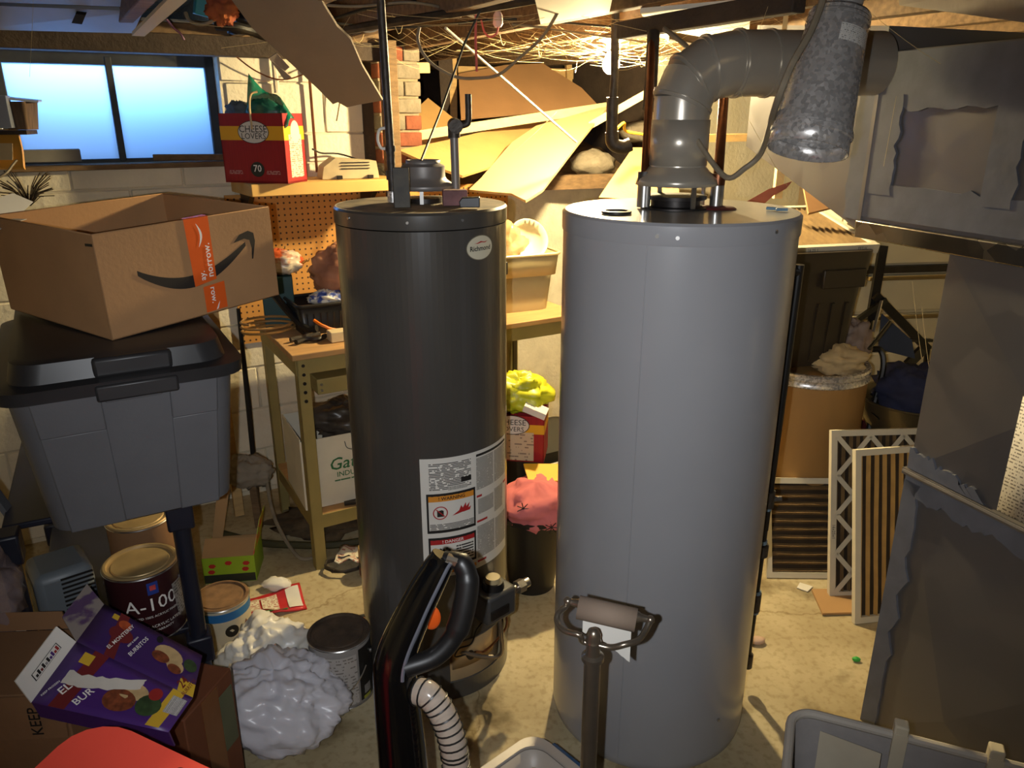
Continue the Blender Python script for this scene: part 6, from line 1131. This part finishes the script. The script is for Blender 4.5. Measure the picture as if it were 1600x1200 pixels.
# ------------------------------------------------------------------ toilet paper stand
tx, ty, tz = 0.149, 1.176, 0.768
ts = thing('paper_stand', 'brushed nickel toilet paper stand in front of the big heater', 'paper holder', (tx, ty, 0))
MB().lathe([(0.09, 0), (0.09, 0.008), (0.075, 0.014), (0.02, 0.02), (0.016, 0.03)], 40).build('base', 'nickel', ts)
MB().cyl((0, 0, 0.02), (0, 0, tz - 0.025), 0.0158, n=28).build('pole', 'nickel', ts)
MB().lathe([(0.0158, -0.03), (0.021, -0.026), (0.021, -0.018), (0.014, -0.014), (0.012, 0.012), (0.015, 0.014), (0.013, 0.019), (0.0135, 0.028), (0.0105, 0.037), (0.004, 0.042), (0, 0.0425)], 28, o=(0, 0, tz)).build('finial', 'nickel', ts)
L_, R_ = V((0.106, 1.243, 0.821)), V((0.257, 1.206, 0.806)); dx = (R_ - L_).normalized(); ctr = V((tx, ty, tz + 0.008))
armp = [L_, L_ + V((-0.004, -0.0, -0.012)), V((0.087, 1.227, 0.805)), V((0.085, 1.213, 0.796)), V((0.097, 1.191, 0.793)), V((0.123, 1.176, 0.795)), ctr + dx * -0.02, ctr, ctr + dx * 0.03, V((0.203, 1.162, 0.785)), V((0.230, 1.173, 0.786)), V((0.246, 1.191, 0.793)), R_]
MB().tube(curve_pts(armp, 4), 0.0058, 12).build('arm', 'nickel', ts, w=True)
for p in (L_, R_): MB().ell(p, (0.0085, 0.0085, 0.0085), 14, 8).build('end_ball', 'nickel', ts, w=True)
MB().tube([L_ + dx * 0.004, L_ + dx * 0.018, L_ + dx * 0.022, R_ - dx * 0.022, R_ - dx * 0.018, R_ - dx * 0.004], [0.006, 0.008, 0.0105, 0.0105, 0.008, 0.006], 16).build('spindle', 'nickel', ts, w=True)
ca_, cb_ = L_ + dx * 0.020, R_ - dx * 0.026
pr_ = thing('paper_roll', 'nearly empty cardboard roll with a last white sheet on the stand', 'paper roll', (ca_ + cb_) / 2)
off = V((0, 0, -0.008)); MB().tube([ca_ + off, cb_ + off], 0.0215, 28, caps=False).build('roll_core', M('core', (134, 116, 100), 0.85, var=0.1), pr_, w=True, solid=0.0015)
pe = [(0.0, 0.0), (0.78, 0.0), (1.0, 0.0)]
def sheet(u, v):
    p = (ca_ + dx * 0.012).lerp(cb_ - dx * 0.004, u) + off; ln = 0.066 + 0.045 * max(0, (u - 0.25) / 0.75) + 0.006 * noise.noise(V((u * 9, 0, 0)))
    return p + V((0, 0.0215 - 0.003 * v, -ln * v))
MB().grid(sheet, 16, 6).build('last_sheet', 'white_paper', pr_, w=True)
# ------------------------------------------------------------------ clear bin with blue latch, foreground
cbn = thing('litter_bin', 'cloudy plastic bin with blue latch at the foot of the big heater', 'storage bin', (0.03, 1.40, 0), 42)
M('bin_cloudy', (186, 176, 164), 0.4, var=0.08); M('latch_blue', (52, 84, 120), 0.4)
m = MB(); loft(m, [ring(0, 0, 0.135, 0.11, 0.05, 0.0), ring(0, 0, 0.15, 0.125, 0.05, 0.14)], cap1=False); m.build('bin_wall', 'bin_cloudy', cbn, solid=0.004)
m = MB(); loft(m, [ring(0, 0, 0.150, 0.125, 0.05, 0.136), ring(0, 0, 0.172, 0.147, 0.055, 0.138), ring(0, 0, 0.174, 0.149, 0.055, 0.15), ring(0, 0, 0.152, 0.127, 0.05, 0.148)], cap0=False, cap1=False); m.build('bin_rim', 'bin_cloudy', cbn)
MB().box((0.178, 0.02, 0.135), (0.014, 0.13, 0.03)).build('latch', 'latch_blue', cbn, bevel=0.003)
m = MB().grid(lambda u, v: V((-0.13 + 0.26 * u, -0.105 + 0.21 * v, 0.09 + 0.02 * noise.noise(V((u * 5, v * 5, 4))))), 14, 10); m.build('litter_fill', M('litter', (176, 160, 136), 0.95, var=0.25, scale=60, bump=0.5, bscale=90), cbn)
# ------------------------------------------------------------------ fabric laundry basket, foreground right
lb_ = thing('laundry_basket', 'grey fabric laundry basket with strap handles in the near corner', 'laundry basket', (0.80, 1.12, 0), -22)
M('fabric_grey', (150, 144, 140), 0.9, var=0.06, scale=30, bump=0.1, bscale=200); M('strap_cream', (206, 194, 168), 0.8, var=0.05)
m = MB(); loft(m, [ring(0, 0, 0.245, 0.16, 0.05, 0.0), ring(0, 0, 0.25, 0.165, 0.05, 0.2), ring(0, 0, 0.26, 0.172, 0.05, 0.44)], cap1=False); m.build('basket_wall', 'fabric_grey', lb_, solid=0.006)
MB().tube(ring(0, 0, 0.262, 0.174, 0.05, 0.445), 0.010, 10, closed=True).build('rim', M('rim_cream', (186, 178, 166), 0.7, var=0.06), lb_)
for x in (-0.045, 0.13):
    MB().box((x, 0.174, 0.435), (0.028, 0.030, 0.09)).build('strap', 'strap_cream', lb_, bevel=0.004)
    MB().poly([(x - 0.014, 0.158, 0.46), (x - 0.014, 0.156, 0.34), (x + 0.014, 0.156, 0.34), (x + 0.014, 0.158, 0.46)], 0.003).build('strap', 'strap_cream', lb_)
MB().grid(lambda u, v: V((-0.20 + 0.12 * u, 0.145 - 0.03 * v - 0.02 * u, 0.43 - 0.16 * v)), 4, 4).build('inner_lining', M('lining', (196, 184, 160), 0.9), lb_)
one('purple_clothes', crumple((0.77, 1.15, 0.30), (0.17, 0.11, 0.07), 91, 0.35, 30, 18), M('purple_cloth', (120, 96, 128), 0.9, var=0.3, scale=18, rgb2=(96, 110, 92)), 'mauve and green clothes inside the laundry basket', 'clothes')
one('lilac_sock', crumple((0.82, 1.17, 0.375), (0.04, 0.025, 0.03), 93, 0.3, 16, 10), M('lilac', (128, 100, 150), 0.9), 'lilac sock on top of the laundry pile', 'sock')
# ------------------------------------------------------------------ right: drum, black tote, filters
dd = thing('fibre_drum', 'tan fibre drum with metal rim behind the furnace filters', 'drum', (1.19, 2.93, 0))
MB().lathe([(0.215, 0.0), (0.22, 0.01), (0.22, 0.745)], 56).build('drum_wall', M('kraft', (158, 120, 68), 0.7, var=0.12, scale=6, stretch=(1, 1, 0.3)), dd)
MB().lathe([(0.222, 0.72), (0.228, 0.725), (0.222, 0.735), (0.222, 0.745), (0.229, 0.752), (0.228, 0.765), (0.222, 0.772), (0.205, 0.772), (0.205, 0.74)], 56, cap0=False).build('rim_ring', 'galvanised', dd)
one('drum_rags', crumple((1.28, 2.86, 0.79), (0.10, 0.08, 0.06), 95, 0.35), M('rag_cream', (200, 176, 130), 0.9, var=0.2), 'cream rags spilling out over the drum rim', 'rags')
one('grey_bag', crumple((1.36, 2.95, 0.84), (0.07, 0.06, 0.09), 96, 0.3), M('bag_mauve', (150, 128, 112), 0.6, var=0.2), 'dusty grey bag hanging beside the black tote', 'bag')
b2 = thing('black_tote', 'dark storage tote standing on the tan drum under a filter', 'tote', (1.10, 2.95, 0.775), 14)
m = MB(); loft(m, [ring(0, 0, 0.18, 0.12, 0.03, 0.0), ring(0, 0, 0.21, 0.14, 0.04, 0.40)]); m.build('tote_body', M('tote_brown', (52, 44, 34), 0.4, var=0.1), b2)
m = MB(); loft(m, [ring(0, 0, 0.22, 0.15, 0.04, 0.37), ring(0, 0, 0.225, 0.155, 0.04, 0.445)]); m.build('tote_collar', 'tote_brown', b2)
MB().box((0.10, -0.152, 0.345), (0.18, 0.012, 0.07)).build('hand_grip', 'tote_brown', b2, bevel=0.004)
for x in (0.02, 0.08, 0.14): MB().bar((x, -0.121, 0.02), (x, -0.137, 0.25), 0.012, 0.008, up=(0, -1, 0)).build('rib', 'tote_brown', b2)
M('filter_card', (214, 206, 184), 0.7, var=0.05); M('pleat_tan', (190, 150, 84), 0.9, var=0.12, scale=20); M('pleat_dirty_shaded', (112, 90, 58), 0.95, var=0.35, scale=14)
def air_filter(label, o, x, y, wx, hy, npl, along, lattice=False, mat='pleat_dirty_shaded', txt=None, th=0.02):
    """frame in the plane o + x*a + y*b; pleats run along x or y"""
    o, x, y = V(o), V(x).normalized(), V(y); y = (y - x * y.dot(x)).normalized(); n = x.cross(y).normalized()
    P = lambda a, b, c: o + x * a + y * b + n * c
    t = thing('air_filter', label, 'air filter', P(wx / 2, 0, -th / 2), group='pleated furnace filters'); bw_ = 0.022
    for a0, a1, b0, b1 in ((0, wx, 0, bw_), (0, wx, hy - bw_, hy), (0, bw_, bw_, hy - bw_), (wx - bw_, wx, bw_, hy - bw_)):
        MB().hexa([P(a0, b0, -th), P(a1, b0, -th), P(a1, b1, -th), P(a0, b1, -th)], [P(a0, b0, 0), P(a1, b0, 0), P(a1, b1, 0), P(a0, b1, 0)]).build('frame_side', 'filter_card', t, w=True)
    ln = (hy if along == 'x' else wx) - 2 * bw_ + 0.01; k = npl
    for i in range(k):
        s0 = bw_ - 0.005 + ln * i / k; s1 = s0 + ln / k; s1 = s0 + ln / k * 0.62; sm = s0 + ln / k * 0.31; e0, e1 = bw_ - 0.004, (wx if along == 'x' else hy) - bw_ + 0.004
        Q = (lambda s, e, c: P(e, s, c)) if along == 'x' else (lambda s, e, c: P(s, e, c))
        nn = 6; m = MB(); rows = []
        for s, c in ((s0, -th + 0.002), (sm, -0.003), (s1, -th + 0.002)): rows.append([Q(s + 0.0022 * noise.noise(V((i * 3.1, e * 1.7, s * 30))), e0 + (e1 - e0) * e / nn, c) for e in range(nn + 1)])
        vs = rows[0] + rows[1] + rows[2]; w_ = nn + 1
        m.add(vs, [(r * w_ + e, r * w_ + e + 1, (r + 1) * w_ + e + 1, (r + 1) * w_ + e) for r in range(2) for e in range(nn)]); m.build('pleat', mat, t, w=True)
    MB().hexa([P(bw_ - 0.004, bw_ - 0.004, -th), P(wx - bw_ + 0.004, bw_ - 0.004, -th), P(wx - bw_ + 0.004, hy - bw_ + 0.004, -th), P(bw_ - 0.004, hy - bw_ + 0.004, -th)], [P(bw_ - 0.004, bw_ - 0.004, -th + 0.004), P(wx - bw_ + 0.004, bw_ - 0.004, -th + 0.004), P(wx - bw_ + 0.004, hy - bw_ + 0.004, -th + 0.004), P(bw_ - 0.004, hy - bw_ + 0.004, -th + 0.004)]).build('dirty_backing', M('filter_grime', (58, 46, 32), 0.95, var=0.3), t, w=True)
    if lattice:
        def strip(a, b, w2=0.009):
            a, b = V((a[0], a[1], 0)), V((b[0], b[1], 0)); d = (b - a).normalized(); q = V((-d.y, d.x, 0)) * w2
            MB().poly([P(*(p.x, p.y), 0.001) for p in (a - q, b - q, b + q, a + q)], 0.002).build('lattice_strip', 'filter_card', t, w=True)
        nx, ny = 3, 4; gx_, gy_ = (wx - 2 * bw_) / nx, (hy - 2 * bw_) / ny
        for i in range(nx):
            for j in range(ny):
                x0, y0 = bw_ + gx_ * i, bw_ + gy_ * j; strip((x0, y0), (x0 + gx_, y0 + gy_)); strip((x0 + gx_, y0), (x0, y0 + gy_))
    if txt:
        tu, tv, ts_, ang = txt[1:]; text(txt[0], 'ink_black', t, (lambda a, b: P(tu + a * math.cos(ang) - b * math.sin(ang), tv + a * math.sin(ang) + b * math.cos(ang), 0.0015)), ts_)
    return t
air_filter('small dirty filter with sideways pleats leaning on the drum', (0.985, 2.563, 0.004), (1, -0.02, 0), (0.03, 0.15, 0.36), 0.32, 0.385, 11, 'x')
air_filter('tall filter with white diamond lattice between the two other filters', (1.176, 2.43, 0.004), (0.98, 0.06, 0), (-0.055, 0.16, 0.6), 0.42, 0.625, 14, 'y', True, txt=('16x25x1', 0.011, 0.25, 0.016, -math.pi / 2))
air_filter('front filter with broad tan pleats leaning by the plenum', (1.205, 2.275, 0.004), (0.98, 0.16, 0), (-0.06, 0.14, 0.6), 0.41, 0.62, 12, 'y', mat='pleat_tan')
tf = air_filter('filter with shade-darkened pleats lying tilted on top of the dark tote', (1.005, 2.80, 1.237), (0.97, 0.24, 0.0), (-0.10, 0.42, 0.10), 0.385, 0.44, 15, 'y', mat='pleat_dirty_shaded', th=0.035)  # darker pleat colour stands in for shade on this filter
te = V((0.97, 0.24, 0)).normalized(); tq = V((te.y, -te.x, 0)) * 0.0012
text('16.25.1', 'ink_black', tf, lambda a, b: V((1.005, 2.80, 1.2245)) + te * (0.10 + a) + V((0, 0, b)) + tq * 1.5 + V((0, 0.003, 0)) * 0, 0.016)
text('FEDX', 'ink_black', tf, lambda a, b: V((1.005, 2.80, 1.2245)) + te * (0.31 + a) + V((0, 0, b)) + tq * 1.5, 0.016)
# black folding stand, cart, crate and white cabinet
cab = thing('white_cabinet', 'white metal cabinet with stacked drawers behind the black stand', 'cabinet', (1.80, 3.62, 0), 8)
M('enamel', (216, 204, 170), 0.4, var=0.03)
MB().box((0, 0.02, 0.75), (0.80, 0.40, 1.50)).build('body', 'enamel', cab, bevel=0.004)
for z0, z1 in ((0.05, 0.36), (0.375, 0.66), (0.675, 0.84), (0.855, 1.02), (1.07, 1.48)): 
    d_ = MB().box((0, -0.19, (z0 + z1) / 2), (0.78, 0.03, z1 - z0)).build('drawer', 'enamel', cab, bevel=0.006)
    if z1 in (1.02, 0.84): MB().box((0.0, -0.212, z1 - 0.012), (0.5, 0.016, 0.018)).build('handle', M('handle_tan', (120, 100, 60), 0.4, metal=0.3), d_, bevel=0.003)
MB().box((0, -0.195, 1.045), (0.78, 0.03, 0.03)).build('trim_groove', 'steel_dark', cab)
fs_ = thing('folding_stand', 'black folding metal stand in front of the white cabinet', 'stand', (1.75, 3.3, 0))
for a, b, w_ in (((1.568, 3.261, 1.173), (1.537, 3.207, 0.864), 0.035), ((1.536, 3.192, 0.974), (1.809, 3.214, 0.733), 0.035), ((1.809, 3.220, 0.751), (1.722, 3.191, 0.667), 0.04), ((1.579, 3.187, 0.958), (1.460, 3.158, 0.877), 0.02), ((1.420, 3.103, 0.808), (1.831, 3.236, 0.765), 0.012)): MB().bar(a, b, w_, 0.02, up=(0, 1, 0)).build('bar', 'black_plastic', fs_, w=True)
MB().tube([V((1.537, 3.207, 0.864)), V((1.60, 3.32, 0.0))], 0.012, 8).build('leg', 'black_plastic', fs_, w=True); MB().tube([V((1.809, 3.214, 0.733)), V((1.92, 3.32, 0.0))], 0.012, 8).build('leg', 'black_plastic', fs_, w=True)
one('metal_rod', MB().tube([(1.402, 2.861, 1.028), (1.363, 2.804, 0.923)], 0.006, 8), 'steel_bright', 'thin shiny rod standing in the rags by the stand', 'rod')
one('metal_rod', MB().tube([(1.426, 2.816, 0.957), (1.309, 2.706, 0.884)], 0.007, 8), 'black_plastic', 'thin black rod poking out of the drum', 'rod')
one('blue_sheet', MB().poly([(1.547, 3.118, 0.762), (1.703, 3.105, 0.723), (1.690, 3.130, 0.795), (1.563, 3.167, 0.902)], 0.01), M('blue_dark', (50, 62, 84), 0.6), 'dark blue sheet behind the folding stand', 'sheet')
ct = thing('wire_cart', 'black tubular cart frame beside the tan drum', 'cart', (1.52, 2.95, 0))
MB().tube(curve_pts([V((1.447, 2.889, 0.407)), V((1.474, 2.930, 0.587)), V((1.496, 2.949, 0.731)), V((1.486, 2.972, 0.797)), V((1.449, 2.974, 0.804))], 5), 0.012, 8).build('hoop', 'black_plastic', ct, w=True)
MB().tube([V((1.447, 2.889, 0.407)), V((1.437, 2.79, 0.0))], 0.012, 8).build('leg', 'black_plastic', ct, w=True)
for z in (0.35, 0.46, 0.57): MB().tube([(1.437, 2.80, z), (1.44, 3.20, z)], 0.004, 6).build('side_wire', 'black_plastic', ct, w=True)
bsn = thing('metal_basin', 'dull metal basin holding blue cloth on the red crate', 'basin', (1.62, 2.92, 0.45))
MB().lathe([(0.14, 0.0), (0.19, 0.10), (0.20, 0.16), (0.206, 0.165), (0.206, 0.17), (0.195, 0.168), (0.135, 0.006), (0, 0.006)], 40, cap0=True).build('bowl', M('basin_metal', (124, 112, 84), 0.35, metal=0.7, var=0.15), bsn)
one('blue_cloth', crumple((1.62, 2.92, 0.64), (0.16, 0.15, 0.11), 98, 0.3), M('blue_fabric', (46, 50, 78), 0.9, var=0.2), 'dark blue cloth piled in the metal basin', 'cloth')
ck = thing('milk_crate', 'dark red lattice crate behind the furnace filters', 'crate', (1.62, 2.92, 0), 0)
M('crate_red', (84, 26, 28), 0.5, var=0.1)
m = MB(); m.box((0, 0, 0.01), (0.34, 0.34, 0.02)); m.build('crate_floor', 'crate_red', ck)
for z in (0.06, 0.43): 
    for x, y, dx_, dy_ in ((0, -0.17, 0.34, 0.012), (0, 0.17, 0.34, 0.012), (-0.17, 0, 0.012, 0.34), (0.17, 0, 0.012, 0.34)): MB().box((x, y, z), (dx_, dy_, 0.035 if z < 0.1 else 0.04)).build('crate_rail', 'crate_red', ck)
MB().box((0, 0.0, 0.20), (0.30, 0.30, 0.26)).build('crate_liner', M('crate_fill', (60, 22, 24), 0.8), ck)
for k in range(9):
    MB().bar((-0.16 + k * 0.04, -0.172, 0.08), (-0.16 + k * 0.04 + (0.10 if k < 7 else 0.0), -0.172, 0.41), 0.008, 0.008, up=(0, -1, 0)).build('lattice_bar', 'crate_red', ck); MB().bar((0.16 - k * 0.04, -0.174, 0.08), (0.16 - k * 0.04 - (0.10 if k < 7 else 0.0), -0.174, 0.41), 0.008, 0.008, up=(0, -1, 0)).build('lattice_bar', 'crate_red', ck)
# scraps on the floor at the right
plate('cardboard_scrap', [(1.110, 2.328, 0.012), (1.262, 2.335, 0.012), (1.273, 2.389, 0.012), (1.256, 2.478, 0.012), (1.126, 2.478, 0.012)], 0.008, 'cardboard_inside', 'torn cardboard pad under the lattice filter', 'cardboard')
plate('paper_scrap', [(1.077, 2.495, 0.006), (1.109, 2.470, 0.006), (1.141, 2.503, 0.006), (1.101, 2.529, 0.006)], 0.003, 'white_paper', 'small white scrap by the torn cardboard pad', 'paper')
one('green_cap', crumple((1.129, 2.086, 0.008), (0.014, 0.010, 0.008), 101, 0.3, 10, 8), M('green_bit', (60, 170, 70), 0.5), 'tiny green plastic bit on the concrete', 'plastic bit')
one('pink_scrap', crumple((0.829, 2.178, 0.012), (0.03, 0.02, 0.012), 102, 0.3, 10, 8), M('pink_scrap', (200, 170, 150), 0.8), 'pale pink scrap on the floor behind the drain pipe', 'scrap')
